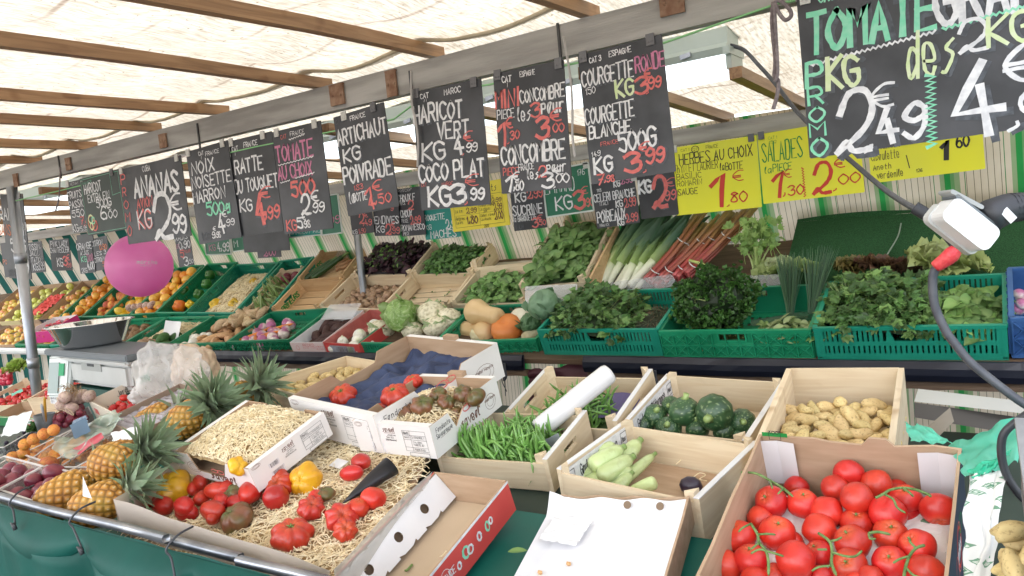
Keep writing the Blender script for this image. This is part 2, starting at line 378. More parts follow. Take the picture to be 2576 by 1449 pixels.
DKGREYP = mat('dark_grey_plastic', (0.14, 0.16, 0.18), None, rough=0.45)
WHITEP = mat('white_plastic', (0.78, 0.79, 0.80), (0.72, 0.73, 0.74), 5, 0.3)
KRAFT = mat('kraft_card', (0.40, 0.27, 0.17), (0.47, 0.33, 0.22), 8, 0.85, 0.12, 120, stretch=(1, 6, 6))
KRAFTW = mat('white_coated_card', (0.76, 0.74, 0.73), (0.82, 0.81, 0.80), 5, 0.6, 0.1, 60)
WHITECARD = mat('bright_white_card', (0.78, 0.78, 0.79), (0.68, 0.68, 0.70), 5, 0.55, 0.25, 22, detail=7)
REDCARD = mat('red_printed_card', (0.55, 0.055, 0.05), (0.62, 0.08, 0.07), 6, 0.55)
PINKCARD = mat('pale_pink_card', (0.75, 0.60, 0.58), None, rough=0.6)
BROWNINK = mat('brown_ink', (0.16, 0.07, 0.05), None, rough=0.7)
DKINK = mat('dark_ink', (0.03, 0.03, 0.035), None, rough=0.7)
GREENINK = mat('green_ink', (0.03, 0.22, 0.07), None, rough=0.7)
REDINK = mat('red_ink', (0.45, 0.05, 0.05), None, rough=0.7)
SLATE = mat('black_slate_board', (0.014, 0.016, 0.021), (0.045, 0.047, 0.056), 7, 0.42, 0.05, 40, var=0.3)
YELLOW = mat('neon_yellow_board', (0.82, 0.80, 0.03), (0.78, 0.77, 0.05), 4, 0.5)
YELPAPER = mat('yellow_paper', (0.85, 0.70, 0.06), (0.80, 0.66, 0.06), 4, 0.5)
GREENBD = mat('green_board', (0.012, 0.13, 0.07), (0.02, 0.16, 0.09), 4, 0.45)
TEALBD = mat('teal_board', (0.01, 0.22, 0.19), (0.015, 0.26, 0.22), 4, 0.5)
INK = {'W': mat('white_chalk_paint', (0.80, 0.80, 0.82), (0.60, 0.60, 0.63), 55, 0.7), 'R': mat('salmon_chalk_paint', (0.72, 0.18, 0.17), (0.56, 0.13, 0.12), 55, 0.7),
       'P': mat('pink_chalk_paint', (0.62, 0.22, 0.36), (0.45, 0.16, 0.27), 55, 0.7), 'G': mat('mint_chalk_paint', (0.18, 0.62, 0.40), (0.30, 0.66, 0.48), 55, 0.7),
       'L': mat('lime_chalk_paint', (0.58, 0.70, 0.36), (0.66, 0.72, 0.50), 55, 0.7), 'K': mat('black_marker', (0.02, 0.02, 0.02), None, rough=0.6),
       'E': mat('red_marker', (0.60, 0.045, 0.03), None, rough=0.6), 'F': mat('green_marker', (0.01, 0.25, 0.05), None, rough=0.6), 'S': mat('grey_chalk_paint', (0.36, 0.37, 0.42), (0.28, 0.29, 0.33), 55, 0.7),
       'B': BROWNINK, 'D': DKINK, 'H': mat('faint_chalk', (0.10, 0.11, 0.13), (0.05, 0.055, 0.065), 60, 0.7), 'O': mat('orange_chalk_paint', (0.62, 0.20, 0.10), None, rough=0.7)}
BOARDG = mat('green_board_cover', (0.003, 0.10, 0.08), (0.005, 0.13, 0.10), 3, 0.5)
TARP = mat('green_tarpaulin', (0.001, 0.050, 0.040), (0.002, 0.072, 0.058), 3, 0.55, 0.4, 14, detail=6, spec=.18)
TARPD = mat('dark_green_tarpaulin', (0.006, 0.055, 0.04), (0.01, 0.08, 0.06), 3, 0.45, 0.2, 9)
MATG = mat('fake_grass_mat', (0.006, 0.050, 0.014), (0.03, 0.125, 0.04), 260, 0.95, 1.0, 500)
# ------------------------------------------------------------------ brush lettering
GL = {'A': '00 26 40|12 32', 'B': '00 06|~06 36 44 33 03|~03 43 41 30 00', 'C': '~45 26 05 02 20 41', 'D': '00 06|~06 36 43 30 00', 'E': '46 06 00 40|03 33', 'F': '46 06 00|03 33',
      'G': '~45 26 05 02 20 41 43|43 23', 'H': '00 06|40 46|03 43', 'I': '20 26', 'J': '~46 41 20 01', 'K': '00 06|46 03 40', 'L': '06 00 40', 'M': '00 06 23 46 40', 'N': '00 06 40 46',
      'O': '~26 04 02 20 42 44 26', 'P': '00 06|~06 36 44 33 03', 'Q': '~26 04 02 20 42 44 26|22 41', 'R': '00 06|~06 36 44 33 03|23 40', 'S': '~45 26 05 23 41 20 01', 'T': '06 46|26 20',
      'U': '~06 02 20 42 46', 'V': '06 20 46', 'W': '06 10 24 30 46', 'X': '06 40|00 46', 'Y': '06 23 46|23 20', 'Z': '06 46 00 40',
      '0': '~26 04 02 20 42 44 26', '1': '14 26 20', '2': '~04 16 36 44 32 00|~00 11 20 40', '3': '~05 26 45 23|~23 43 41 20 01', '4': '26 02 42|24 30', '5': '46 06 04|~04 34 42 30 01',
      '6': '~45 26 03 01 20 41 33 13 02', '7': '06 46 10|13 33', '8': '~45 26 05 24 41 20 01 24 45', '9': '~45 26 04 23 44 45|~45 42 20 01', ',': '~22 21 10', '.': '20 21', ':': '20 21|23 24', '-': '03 43', "'": '26 24',
      'a': '~34 14 02 10 32|34 30', 'b': '06 00|~03 33 31 00', 'c': '~33 14 02 10 31', 'd': '~33 14 02 10 32|36 30', 'e': '~02 32 24 04 01 20 31', 'g': '~33 14 02 12 33|34 30 10', 'h': '06 00|~03 24 32 30',
      'i': '10 14|15 16', 'k': '06 00|34 02 30', 'l': '~12 26 15 11 20', 'm': '00 04|~03 14 22 20|~22 34 42 40', 'n': '00 04|~03 24 32 30', 'o': '~14 02 10 22 34 14', 'p': '00 04|~04 34 32 02', 'q': '~33 14 02 12 33|34 30',
      'r': '00 04|~02 14 34', 's': '~34 13 32 10 00', 't': '16 10 30|04 34', 'u': '~04 01 20 34|34 30', 'v': '04 20 44', 'x': '04 30|00 34', 'y': '04 22|44 00', 'z': '04 34 00 30', 'f': '~36 15 10|04 34',
      '€': '~46 26 03 20 40|03 33|02 32', '!': '26 22|20 21', '/': '00 46', '~': '~03 14 23 12 33 44', '#': '00 06|10 16|30 36|40 46'}
_GP = {}
def glyph(ch):
 if ch in _GP: return _GP[ch]
 out = []
 for s_ in GL.get(ch, '').split('|'):
  if not s_: continue
  curve = s_[0] == '~'; pts = [(int(q[0]), int(q[1])) for q in s_.lstrip('~').split()]
  if curve:
   q = sm([(a, b, 0) for a, b in pts], 5); pts = [(a.x, a.y) for a in q]
  out.append(pts)
 _GP[ch] = out; return out
def adv(ch): return 3.2 if ch in " " else (2.6 if ch in "I1l.,:'!i" else 5.4)
class Letters:
 """brush strokes lying on local plane y = 0, x to the right, z up; W x H metres"""
 def __init__(s, W, H, seed=0): s.W = W; s.H = H; s.mb = {}; s.k = 0; s.r = random.Random(seed)
 def stroke(s, pts, w, ink):
  mb = s.mb.setdefault(ink, MB()); n = len(pts)
  if n < 2: return
  y = -0.0004 - 0.000010 * s.k; s.k += 1; vs = []
  for i, (x, z) in enumerate(pts):
   a = pts[max(i - 1, 0)]; b = pts[min(i + 1, n - 1)]
   dx, dz = b[0] - a[0], b[1] - a[1]; L = math.hypot(dx, dz) or 1e-6; nx, nz = -dz / L, dx / L
   ww = w * (0.5 + 0.10 * s.r.uniform(-1, 1)); ex = 0.0
   if i == 0: ex = -0.4 * w
   if i == n - 1: ex = 0.4 * w
   cx, cz = x + dx / L * ex, z + dz / L * ex
   vs += [(cx + nx * ww, y, cz + nz * ww), (cx - nx * ww, y, cz - nz * ww)]
  mb.add(vs, [(2 * i, 2 * i + 1, 2 * i + 3, 2 * i + 2) for i in range(n - 1)])
 def text(s, t, u0, v0, u1, v1, ink='W', wt=1.0, slant=0.0, printed=False):
  """fits t into the box given in percent of the board, v counted down from the top"""
  tot = sum(adv(c) for c in t) - 1.3
  X0, X1 = u0 / 100 * s.W, u1 / 100 * s.W; Z1, Z0 = (1 - v0 / 100) * s.H, (1 - v1 / 100) * s.H
  fx = (X1 - X0) / max(tot, 1); fz = (Z1 - Z0) / 6.0; w = wt * min(fx * 1.6, fz * 1.0)
  w = max(w, 0.42 * fz * wt)
  x = 0.0; j = 0.0 if printed else 1.0
  for c in t:
   dz = j * s.r.uniform(-0.18, 0.18); st = 0.06 * j * s.r.uniform(-1, 1); sc = 1 + j * s.r.uniform(-0.05, 0.05)
   o = 1.4 if c in "I1l.,:'!i" else 0.0
   for pl in glyph(c):
    if c not in '0O' or True:
     pts = [(X0 + fx * (x - o + px * sc + (st + slant) * pz), Z0 + fz * (dz + pz * sc)) for px, pz in pl]
    if not printed and len(pts) < 4: # a hand never draws a ruler line
     q = [pts[0]]
     for a, b in zip(pts, pts[1:]):
      m_ = ((a[0] + b[0]) / 2 + s.r.uniform(-.12, .12) * fx, (a[1] + b[1]) / 2 + s.r.uniform(-.1, .1) * fz); q += [m_, b]
     pts = q
    s.stroke(pts, w, ink)
   x += adv(c)
  return s
 def line(s, pts, w, ink='W'):
  s.stroke([(u / 100 * s.W, (1 - v / 100) * s.H) for u, v in pts], w, ink); return s
 def zig(s, u0, v0, u1, v1, n, a, w, ink):
  pts = [(u0 + (u1 - u0) * i / n + (a if i % 2 else -a) * (abs(v1 - v0) > abs(u1 - u0)), v0 + (v1 - v0) * i / n + (a if i % 2 else -a) * (abs(u1 - u0) >= abs(v1 - v0))) for i in range(n + 1)]
  return s.line(pts, w, ink)
 def rect(s, u0, v0, u1, v1, ink='D'):
  """a filled printed patch"""
  mb = s.mb.setdefault(ink, MB()); y = -0.0003
  X0, X1 = u0 / 100 * s.W, u1 / 100 * s.W; Z1, Z0 = (1 - v0 / 100) * s.H, (1 - v1 / 100) * s.H
  mb.add([(X0, y, Z0), (X1, y, Z0), (X1, y, Z1), (X0, y, Z1)], [(0, 1, 2, 3)]); return s
 def frame(s, u0, v0, u1, v1, w, ink='D'):
  for a in (((u0, v0), (u1, v0)), ((u1, v0), (u1, v1)), ((u1, v1), (u0, v1)), ((u0, v1), (u0, v0))): s.line(a, w, ink)
  return s
 def circ(s, u, v, ru, rv, w, ink='D', n=16):
  return s.line([(u + ru * math.cos(6.2832 * i / n), v + rv * math.sin(6.2832 * i / n)) for i in range(n + 1)], w, ink)
 def bars(s, u0, v0, u1, v1, ink='D', n=18):
  u = u0
  while u < u1:
   d = (u1 - u0) / n * s.r.choice((0.4, 0.7, 1.1)); s.rect(u, v0, min(u + d, u1), v1, ink); u += d + (u1 - u0) / n * s.r.choice((0.5, 0.8))
  return s
 def build(s, parent, M=None, name='lettering'):
  for k, mb in s.mb.items(): ob(name, mb.mesh(name, [INK[k]]), parent, M)
# ------------------------------------------------------------------ setting: ground
g = MB().grid(40, 40, lambda u, v: (-60 + 120 * u, -40 + 100 * v, 0.01 * noise.noise(Vector((u * 50, v * 50, 0)))))
tag(ob('ground', g.mesh('ground', [mat('asphalt', (0.045, 0.045, 0.047), (0.075, 0.073, 0.07), 30, 0.9, 0.5, 200)])), 'grey asphalt ground under the market stalls', None, kind='structure')
# ------------------------------------------------------------------ the frame of the stall
BY = 2.25; B2Y = 3.60
beam = MB()
def beam_obj(name, x0, x1, Y, z0, z1, t, label, m):
 n = int((x1 - x0) / 0.25); mb = MB()
 mb.grid(n, 1, lambda u, v: (x0 + (x1 - x0) * u, -t / 2, z0 + (z1 - z0) * v + 0.002 * noise.noise(Vector((u * 30, v, 0)))))
 mb.box(((x0 + x1) / 2, 0.004, (z0 + z1) / 2), (x1 - x0, t, z1 - z0 - 0.002))
 o = ob(name, mb.mesh(name, [m]), None, T3((0, Y, EYE)))
 return tag(o, label, 'beam')
b1 = beam_obj('support_beam', -9.5, 2.6, BY, 0.520, 0.622, 0.045, 'long weathered grey beam from which the big price boards hang', GREYBEAM)
tag(b1, None, None, 'grey cross beams')
b2 = beam_obj('support_beam', -12.5, 2.6, B2Y, 0.303, 0.378, 0.04, 'rear grey beam above the yellow herb and salad boards', GREYBEAM); tag(b2, None, None, 'grey cross beams')
# rusty brackets and loops on the front beam
for (X, Y_, w_, h_) in ((848, 240, 0.075, 0.075), (985, 212, 0.05, 0.09), (410, 356, 0.055, 0.06), (1690, 6, 0.075, 0.07), (172, 414, 0.05, 0.06), (40, 455, 0.05, 0.07)):
 p = atY(X, Y_, BY - 0.03)
 mb = MB().box((0, 0, 0), (w_, 0.008, h_)).box((0, 0.02, h_ / 2 + 0.003), (w_, 0.05, 0.006))
 for k in (-1, 1): mb.lathe([(0, 0.004), (0.005, 0.003), (0.006, 0)], 8, T=T3((k * w_ * 0.3, -0.004, 0), (90, 0, 0)))
 ob('bracket', mb.mesh('bracket', [RUST]), b1, b1.matrix_world.inverted() @ T3(p))
for X, Y_ in ((1035, 222), (500, 345), (1407, 108), (150, 420)):
 p = atY(X, Y_, BY - 0.026); mb = MB().box((0, 0, 0), (0.008, 0.006, 0.125))
 ob('strap', mb.mesh('strap', [DARKIRON]), b1, b1.matrix_world.inverted() @ T3(p))
# rafters carrying the canvas
rx = [atY(x, y, 2.2).x for x, y in ((1450, 45), (1060, 160), (780, 245), (520, 308), (350, 362))]
st = (rx[0] - rx[4]) / 4
allr = [rx[0] + st * 2, rx[0] + st] + rx + [rx[4] - st * k for k in range(1, 8)]
rlab = ['varnished rafter over the aisle right of the striped cord', 'varnished wooden rafter above the largest price board', 'varnished wooden rafter meeting the beam above the cucumber boards', 'thick varnished rafter meeting the beam at the green bean board', 'varnished wooden rafter ending above the artichoke board',
  'varnished wooden rafter ending above the potato and nut boards', 'varnished wooden rafter ending above the pineapple board', 'thin looking varnished rafter left of the pineapple board']
for i, x in enumerate(allr):
 nseg = 10; w_, h_ = 0.036, 0.042; z = 0.655 - 0.004 * (i % 3)
 mb = MB()
 pts = [Vector((x + 0.008 * math.sin(k * 1.3 + i), -0.9 + 3.22 * k / nseg, z + 0.004 * math.sin(k + i * 2))) for k in range(nseg + 1)]
 for a, b in zip(pts, pts[1:]): mb.bar(a, b + (b - a) * 0.002, w_, h_)
 # object X along the rafter so that the grain follows it
 Mr = Matrix.Rotation(rad(90), 4, 'Z'); mb.v = [tuple(Mr.inverted() @ Vector(v)) for v in mb.v]
 o = ob('rafter', mb.mesh('rafter', [W_RAFTER]), None, T3((0, 0, EYE)) @ Mr)
 tag(o, rlab[i] if i < len(rlab) else 'distant varnished rafter at the far end of the awning', 'rafter', 'varnished rafters under the awning')
for i, x in enumerate((-0.25, -0.84, -1.19, -1.8, -2.4, -3.0, -3.6, -4.2, -4.8, -5.5, -6.2, -7)):
 mb = MB().box((0, 0, 0), (1.0 if x > -1 else 1.45, 0.045, 0.04))
 a, b = Vector((x, 2.3, 0.47)), Vector((x, 3.72, 0.405)); a = a.lerp(b, .31) if x > -1 else a; d = (b - a).normalized()
 o = ob('rafter', mb.mesh('rafter', [W_RAFTER]), None, T3((a + b) / 2 + ORI, basis(d, Vector((-1, 0, 0)), d.cross(Vector((-1, 0, 0))))))
 tag(o, 'varnished rafter behind the front beam, above the back display' if i > 2 else ['rear rafter above the rear corner of the stall', 'rear rafter running behind the strip light end', 'rear rafter sloping below the strip light'][i], 'rafter', 'rear varnished rafters')
# canvas over the aisle, sagging between the rafters
def sag(x):
 a = sorted(allr);
 for p, q in zip(a, a[1:]):
  if p <= x <= q: return math.sin(math.pi * (x - p) / (q - p))
 return 0.0
xa, xb = min(allr), max(allr)
def cv(u, v):
 x = xa + (xb - xa) * u; y = -0.95 + 3.165 * v; s_ = sag(x)
 edge = max(0.0, v - 0.85) / 0.15
 z = 0.692 - 0.045 * s_ * (0.6 + 0.4 * edge) + 0.006 * noise.noise(Vector((x * 4, y * 2.2, 0))) + 0.007 * math.sin(y * 17 + x * 1.5) * s_ + 0.004 * noise.noise(Vector((x * 9, y * 14, 3)))
 return (x, y + 0.03 * edge * (1 - s_), z)
cn = ob('awning_canvas', MB().grid(300, 90, cv).mesh('awning_canvas', [CANVAS], True), None, T3((0, 0, EYE)))
tag(cn, 'off white translucent canvas stretched over the rafters above the aisle', 'awning')
hem = MB(); hp = [Vector(cv(i / 260, .988)) - Vector((0, 0, 0.004)) for i in range(261)]; hem.tube(hp, 0.008, 6)
ob('hem', hem.mesh('hem', [mat('canvas_hem', (0.45, 0.38, 0.27), (0.55, 0.48, 0.36), 20, 0.9)], True), cn)
def cv2(u, v):
 x = -13.0 + 15.8 * u; y = 2.13 + 1.77 * v
 return (x, y, 0.765 - 0.32 * v - 0.02 * abs(math.sin(x * 5.2)) + 0.012 * noise.noise(Vector((x * 3, y * 3, 1))))
c2 = ob('awning_canvas', MB().grid(240, 16, cv2).mesh('awning_canvas', [CANVAS], True), None, T3((0, 0, EYE)))
tag(c2, 'white canvas roof behind the front beam, over the back display', 'awning')
# back cloths, leaning outwards towards the ground
GREENST = (0.03, 0.30, 0.07); PALEST = (0.30, 0.42, 0.22); MIDST = (0.16, 0.36, 0.14); LN = (0.10, 0.09, 0.05); GN = (0.05, 0.25, 0.08)
BACK = stripe_mat('striped_beige_cloth', 0.262, [(0.05, 0.115, PALEST), (0.115, 0.20, GREENST), (0.20, 0.255, MIDST), (0.255, 0.335, PALEST), (0.40, 0.412, GN), (0.425, 0.432, LN), (0.53, 0.537, LN), (0.625, 0.632, LN), (0.72, 0.727, LN), (0.815, 0.822, LN), (0.905, 0.912, LN), (0.955, 0.968, GN)], (0.72, 0.63, 0.49), 0.35, 0.33)
FARST = stripe_mat('green_white_striped_cloth', 0.30, [(0.0, 0.46, (0.008, 0.10, 0.085)), (0.55, 0.58, (0.05, 0.2, 0.16))], (0.66, 0.60, 0.50), 0.3)
def cloth(x0, x1, m, name, label, ph):
 def f(u, v):
  x = x0 + (x1 - x0) * u
  if v < 0.4: t = v / 0.4; y = 3.66 + 0.30 * t; z = 0.40 - 0.66 * t
  else: t = (v - 0.4) / 0.6; y = 3.96 + 0.03 * t; z = -0.26 - 1.28 * t
  return (x, y + 0.012 * math.sin(x * 7 + ph) + 0.01 * noise.noise(Vector((x * 2, v * 5, ph))), z)
 o = ob(name, MB().grid(int((x1 - x0) / 0.06), 24, f).mesh(name, [m], True), None, T3((0, 0, EYE)))
 return tag(o, label, 'fabric wall')
cloth(-6.35, 2.8, BACK, 'striped_back_cloth', 'beige cloth wall with green stripes behind the vegetables', 0)
cloth(-13.5, -6.36, FARST, 'striped_side_cloth', 'dark green and cream striped cloth behind the apples', 2)
# far end of the row: a neighbour stall's white sheet
mb = MB().grid(20, 12, lambda u, v: (-13.4 + 0.15 * math.sin(u * 9), -1.5 + 5.4 * u, -1.5 + 2.1 * v))
tag(ob('white_end_sheet', mb.mesh('white_end_sheet', [CANVAS], True), None, T3((0, 0, EYE))), 'white sheet closing the far end of the market row', 'fabric wall')
# poles
def pole(p0, p1, r, label, joints=()):
 a, b = Vector(p0), Vector(p1); L = (b - a).length
 o = ob('steel_pole', MB().lathe([(r, 0), (r, L)], 20).mesh('steel_pole', [STEEL], True), None, T3(a, look_along(b - a)))
 for z in joints: ob('collar', MB().lathe([(r * 1.0, -.03), (r * 1.14, -.028), (r * 1.14, .03), (r, .032)], 20).mesh('collar', [STEEL], True), o, T3((0, 0, L * z)))
 return tag(o, label, 'pole', 'galvanised steel poles')
pole((-5.10, 2.22, 0.0), (-4.99, 2.22, ez(0.515)), 0.030, 'shiny steel pole standing behind the strawberry crates', (0.5, 0.8))
pole((-3.60, 3.60, 0.0), (-3.60, 3.60, ez(0.30)), 0.024, 'slim steel pole behind the purple salad crate', ())
pole((-9.0, 3.60, 0.0), (-9.0, 3.60, ez(0.30)), 0.024, 'slim distant steel pole among the apple boxes', ())
pole((1.2, 2.25, 0.0), (1.2, 2.25, ez(0.515)), 0.030, 'steel pole at the near end of the stall', ())
# green cord under the front beam
mb = MB(); pp = [atY(x, y, BY - 0.04) for x, y in ((2000, 2), (1960, 8), (1640, 118), (1420, 165), (1235, 212), (1210, 216), (1100, 232), (1030, 270), (990, 300), (640, 370), (400, 425), (290, 445), (150, 480), (40, 505))]
mb.tube(pp, 0.0035, 5); tag(ob('thin_cord', mb.mesh('thin_cord', [mat('green_cord', (0.25, 0.55, 0.25), None, rough=0.8)], True)), 'thin green cord strung just below the front beam', 'cord')
CORDM = mat('grey_brown_cord', (0.16, 0.13, 0.14), (0.26, 0.22, 0.23), 90, 0.9)
def cord(name, pts, Y, r, label, m=CORDM, sub=8):
 q = sm([atY(x, y, Y if not isinstance(Y, list) else Y[i]) for i, (x, y) in enumerate(pts)], sub)
 return tag(ob(name, MB().tube(q, r, 8).mesh(name, [m], True)), label, 'cord')
cord('loose_cord', [(1945, 5), (1942, 60), (1950, 150), (1948, 190), (1958, 205), (1955, 240), (1945, 275)], 2.2, 0.0055, 'dangling knotted cord hanging beside the largest price board')
cord('loose_cord', [(1947, 8), (1952, 90), (1956, 180), (1950, 205)], 2.19, 0.005, 'shorter doubled strand of cord beside the largest price board')
cord('loose_cord', [(1948, 6), (1962, 2), (1985, 22), (1990, 40), (1975, 50), (1958, 30), (1950, 8)], 2.19, 0.0055, 'cord bow tied under the beam left of the largest board')
cord('hanging_cord', [(1417, 92), (1428, 150), (1437, 215), (1440, 290), (1440, 340), (1446, 395)], 2.19, 0.004, 'pale braided cord hanging over the mini cucumber board', mat('pale_cord', (0.45, 0.43, 0.42), None, rough=0.9))
cord('hanging_cord', [(1034, 178), (1036, 260), (1045, 300), (1052, 360), (1050, 420)], 2.19, 0.004, 'pale braided cord hanging over the green bean board', mat('pale_cord', (0.45, 0.43, 0.42), None, rough=0.9))
cord('hanging_cord', [(152, 420), (150, 470), (148, 500), (140, 530)], 2.19, 0.004, 'thin cord knotted round the beam near the steel pole')
# ------------------------------------------------------------------ strip lights
def striplight(x0, x1, Y, z, label, lampname='strip_light'):
 L = x1 - x0; t = thing(lampname, label, 'lamp', T3((x0, Y, ez(z))), 'fluorescent strip lights')
 hb = MB(); prof = [(-.055, 0), (-.062, .018), (-.05, .03), (-.045, .075), (.045, .075), (.05, .03), (.062, .018), (.055, 0)]
 hb.prism(prof, L, T=Matrix.Rotation(rad(-90), 4, 'Z'))
 ob('housing', hb.mesh('housing', [mat('pale_green_enamel', (0.42, 0.50, 0.46), (0.48, 0.55, 0.52), 6, 0.35)]), t)
 d = MB(); pr = [(-.052, 0), (-.048, -.035), (-.032, -.055), (.032, -.055), (.048, -.035), (.052, 0)]
 d.prism(pr, L - 0.02, T=T3((0.01, 0, 0)) @ Matrix.Rotation(rad(-90), 4, 'Z'))
 ob('diffuser', d.mesh('diffuser', [emis('glowing_diffuser', (0.80, 0.90, 0.95), 0.55)]), t)
 for yy in (-.018, .018):
  ob('tube', MB().lathe([(0.013, 0), (0.013, L - 0.22)], 12).mesh('tube', [emis('lit_tube', (0.86, 0.95, 1.0), 9.0)], True), t, T3((0.11, yy, -0.022), (0, 90, 0)))
 for xx in (0.10, L - 0.10): ob('tube_cap', MB().lathe([(0.016, -.03), (0.016, .03)], 12).mesh('tube_cap', [GREYP], True), t, T3((xx, -.018, -0.022), (0, 90, 0)))
 for xx in (0.0, L): ob('end_cap', MB().box((0, 0, 0), (0.025, 0.13, 0.02)).box((0, 0, -0.028), (0.02, 0.10, 0.04)).mesh('end_cap', [mat('pale_green_enamel', (0.42, 0.50, 0.46), None)]), t, T3((xx, 0, 0.008)))
 t.scale = (1, 1.3, 1.35)
 for xx in (L * .2, L * .5, L - 0.15):
  ob('latch', MB().bar((-.02, 0, 0), (.02, 0, .004), .006, .012).mesh('latch', [STEEL]), t, T3((xx, -0.064, 0.012)))
 return t
LY = 2.85
pR = atY(1845, 125, LY); zL = pR.z - EYE
striplight(pR.x - 1.28, pR.x, LY, 0.53, 'lit strip light with its near end in view beside the round courgette board')
striplight(pR.x - 2.62, pR.x - 1.34, LY, 0.505, 'lit strip light seen between the green bean and artichoke boards')
striplight(-6.25, -5.27, LY, 0.505, 'lit strip light glowing at the far left behind the passion fruit board')
mb = MB().box((0, 0, 0), (7.0, 0.03, 0.05))
tag(ob('light_rail', mb.mesh('light_rail', [GREYP]), None, T3((pR.x - 3.9, LY + 0.02, ez(0.66)))), 'grey rail above the strip lights', 'rail')
hanger = atY(1712, 100, LY)
tag(ob('light_bracket', MB().box((0, 0, 0), (0.05, 0.02, 0.24)).box((0, 0, -0.12), (0.1, 0.06, 0.012)).mesh('light_bracket', [DARKIRON]), None, T3((hanger.x, LY, ez(0.64)))), 'dark bracket holding the strip light next to the front beam', 'bracket')
# cable from the lamp to the floodlight
CAB = mat('grey_black_cable', (0.05, 0.055, 0.07), (0.08, 0.085, 0.10), 40, 0.45)
cord('power_cable', [(1828, 112), (1870, 125), (1905, 160), (1950, 210), (2000, 275), (2060, 335), (2135, 400), (2230, 480), (2300, 525), (2352, 556)], [2.83, 2.80, 2.75, 2.68, 2.6, 2.5, 2.38, 2.2, 2.0, 1.9], 0.0072, 'grey cable running from the strip light behind the largest board', CAB)
# ------------------------------------------------------------------ price boards
CLIPM = mat('pale_plastic_clip', (0.55, 0.55, 0.53), None, rough=0.4)
CLIPD = mat('grey_metal_clip', (0.14, 0.14, 0.15), None, rough=0.4, metal=0.6)
def board(TL, TR, BL, Y, m, label, clips=((8, 'p'), (90, 'p')), name='price_board', t=0.004, frame=None, group='price boards under the front beam'):
 a, b, c = atY(*TL, Y), atY(*TR, Y), atY(*BL, Y)
 x = (b - a).normalized(); y = Vector((0, 1, 0)); z = x.cross(y).normalized(); W = (b - a).length; H = (a - c).dot(z)
 M = Matrix.Translation(a - z * H) @ basis(x, y, z).to_4x4()
 mb = MB()
 n = 8
 mb.prism([(0.003, 0), (W - .004, 0.001), (W, 0.004), (W - .001, H - 0.003), (W - .003, H), (0.002, H - .001), (0, H - .004), (0, .004)], t)
 o = ob(name, mb.mesh(name, [m]), None, M); tag(o, label, 'price board', group)
 if frame:
  f = MB();
  for p, q in (((0, 0), (W, 0)), ((W, 0), (W, H)), ((W, H), (0, H)), ((0, H), (0, 0))): f.bar((p[0], -.001, p[1]), (q[0], -.001, q[1]), .008, .008, up=(0, 1, 0))
  ob('board_frame', f.mesh('board_frame', [frame]), o)
 for u, k in clips:
  cb = MB().box((u / 100 * W, -0.002, H - 0.008), (0.026, 0.006, 0.034));
  for q in (-1, 1): cb.lathe([(0, .002), (.0028, .001), (.003, 0)], 6, T=T3((u / 100 * W + q * .006, -.0055, H - .014), (90, 0, 0)))
  ob('clip', cb.mesh('clip', [CLIPM if k == 'p' else CLIPD]), o)
 return o, Letters(W, H, seed=int(W * 9999) % 997)
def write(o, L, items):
 for it in items:        # faint offset copies paint a shadowy doubling of the letters, and older writing
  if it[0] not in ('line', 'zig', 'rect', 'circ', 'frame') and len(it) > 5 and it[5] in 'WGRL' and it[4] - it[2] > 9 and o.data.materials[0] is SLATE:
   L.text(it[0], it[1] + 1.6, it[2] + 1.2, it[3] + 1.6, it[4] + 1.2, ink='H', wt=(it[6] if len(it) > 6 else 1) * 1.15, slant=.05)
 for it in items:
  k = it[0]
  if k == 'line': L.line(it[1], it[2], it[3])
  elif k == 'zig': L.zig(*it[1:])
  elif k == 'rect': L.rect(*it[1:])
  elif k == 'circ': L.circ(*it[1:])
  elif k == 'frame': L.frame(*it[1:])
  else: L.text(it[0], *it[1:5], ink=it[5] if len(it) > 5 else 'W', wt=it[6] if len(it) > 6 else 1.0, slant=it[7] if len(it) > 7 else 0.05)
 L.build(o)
SY = 2.205
# largest board
o, L = board((2003, -8), (2640, -170), (2015, 402), 2.19, SLATE, 'largest dark board with TOMATE in mint letters, hanging in the top corner', ((4, 'p'),))
write(o, L, [("CAT", 10, 1, 17, 7, 'G'), ("TOMATE", 3.5, 14, 57, 36.5, 'G', 0.95, 0.08), ("GRAPPE", 58, 12, 113, 36.5, 'W', 0.95, 0.08),
 ('zig', 4, 43, 57, 38.5, 46, 0.7, .006, 'W'), ('zig', 60, 38, 100, 34, 34, 0.7, .006, 'G'),
 ("P", 1.5, 42, 8.5, 56, 'G'), ("R", 1.8, 57, 8.2, 67, 'G'), ("O", 1.6, 69, 8, 78, 'G'), ("M", 1.2, 79, 8.2, 87, 'G'), ("O", 1.5, 88.5, 8, 99, 'G'),
 ("KG", 11, 42, 25, 60, 'L', 0.9), ("des", 45, 37, 64, 62, 'L', 0.7, 0.12), ("2", 66, 37, 76, 53, 'W', 0.8), ("KG", 76.5, 38, 92, 53, 'L', 0.9),
 ("2", 13, 64, 28, 100, 'W', 0.62, 0.12), ("€", 29, 63, 38, 75, 'W', 0.8, 0.12), (",", 26, 90, 29.5, 101, 'W'), ("49", 31, 77, 50, 97, 'W', .9),
 ('zig', 54, 62, 52.5, 103, 26, 1.7, .009, 'G'), ("4", 61, 60, 80, 101, 'W', .62, 0.08), ("€", 81, 55, 93, 73, 'W', .8, 0.1), (",", 83, 88, 87, 100, 'W'), ("00", 87, 78, 112, 95, 'W', .9)])
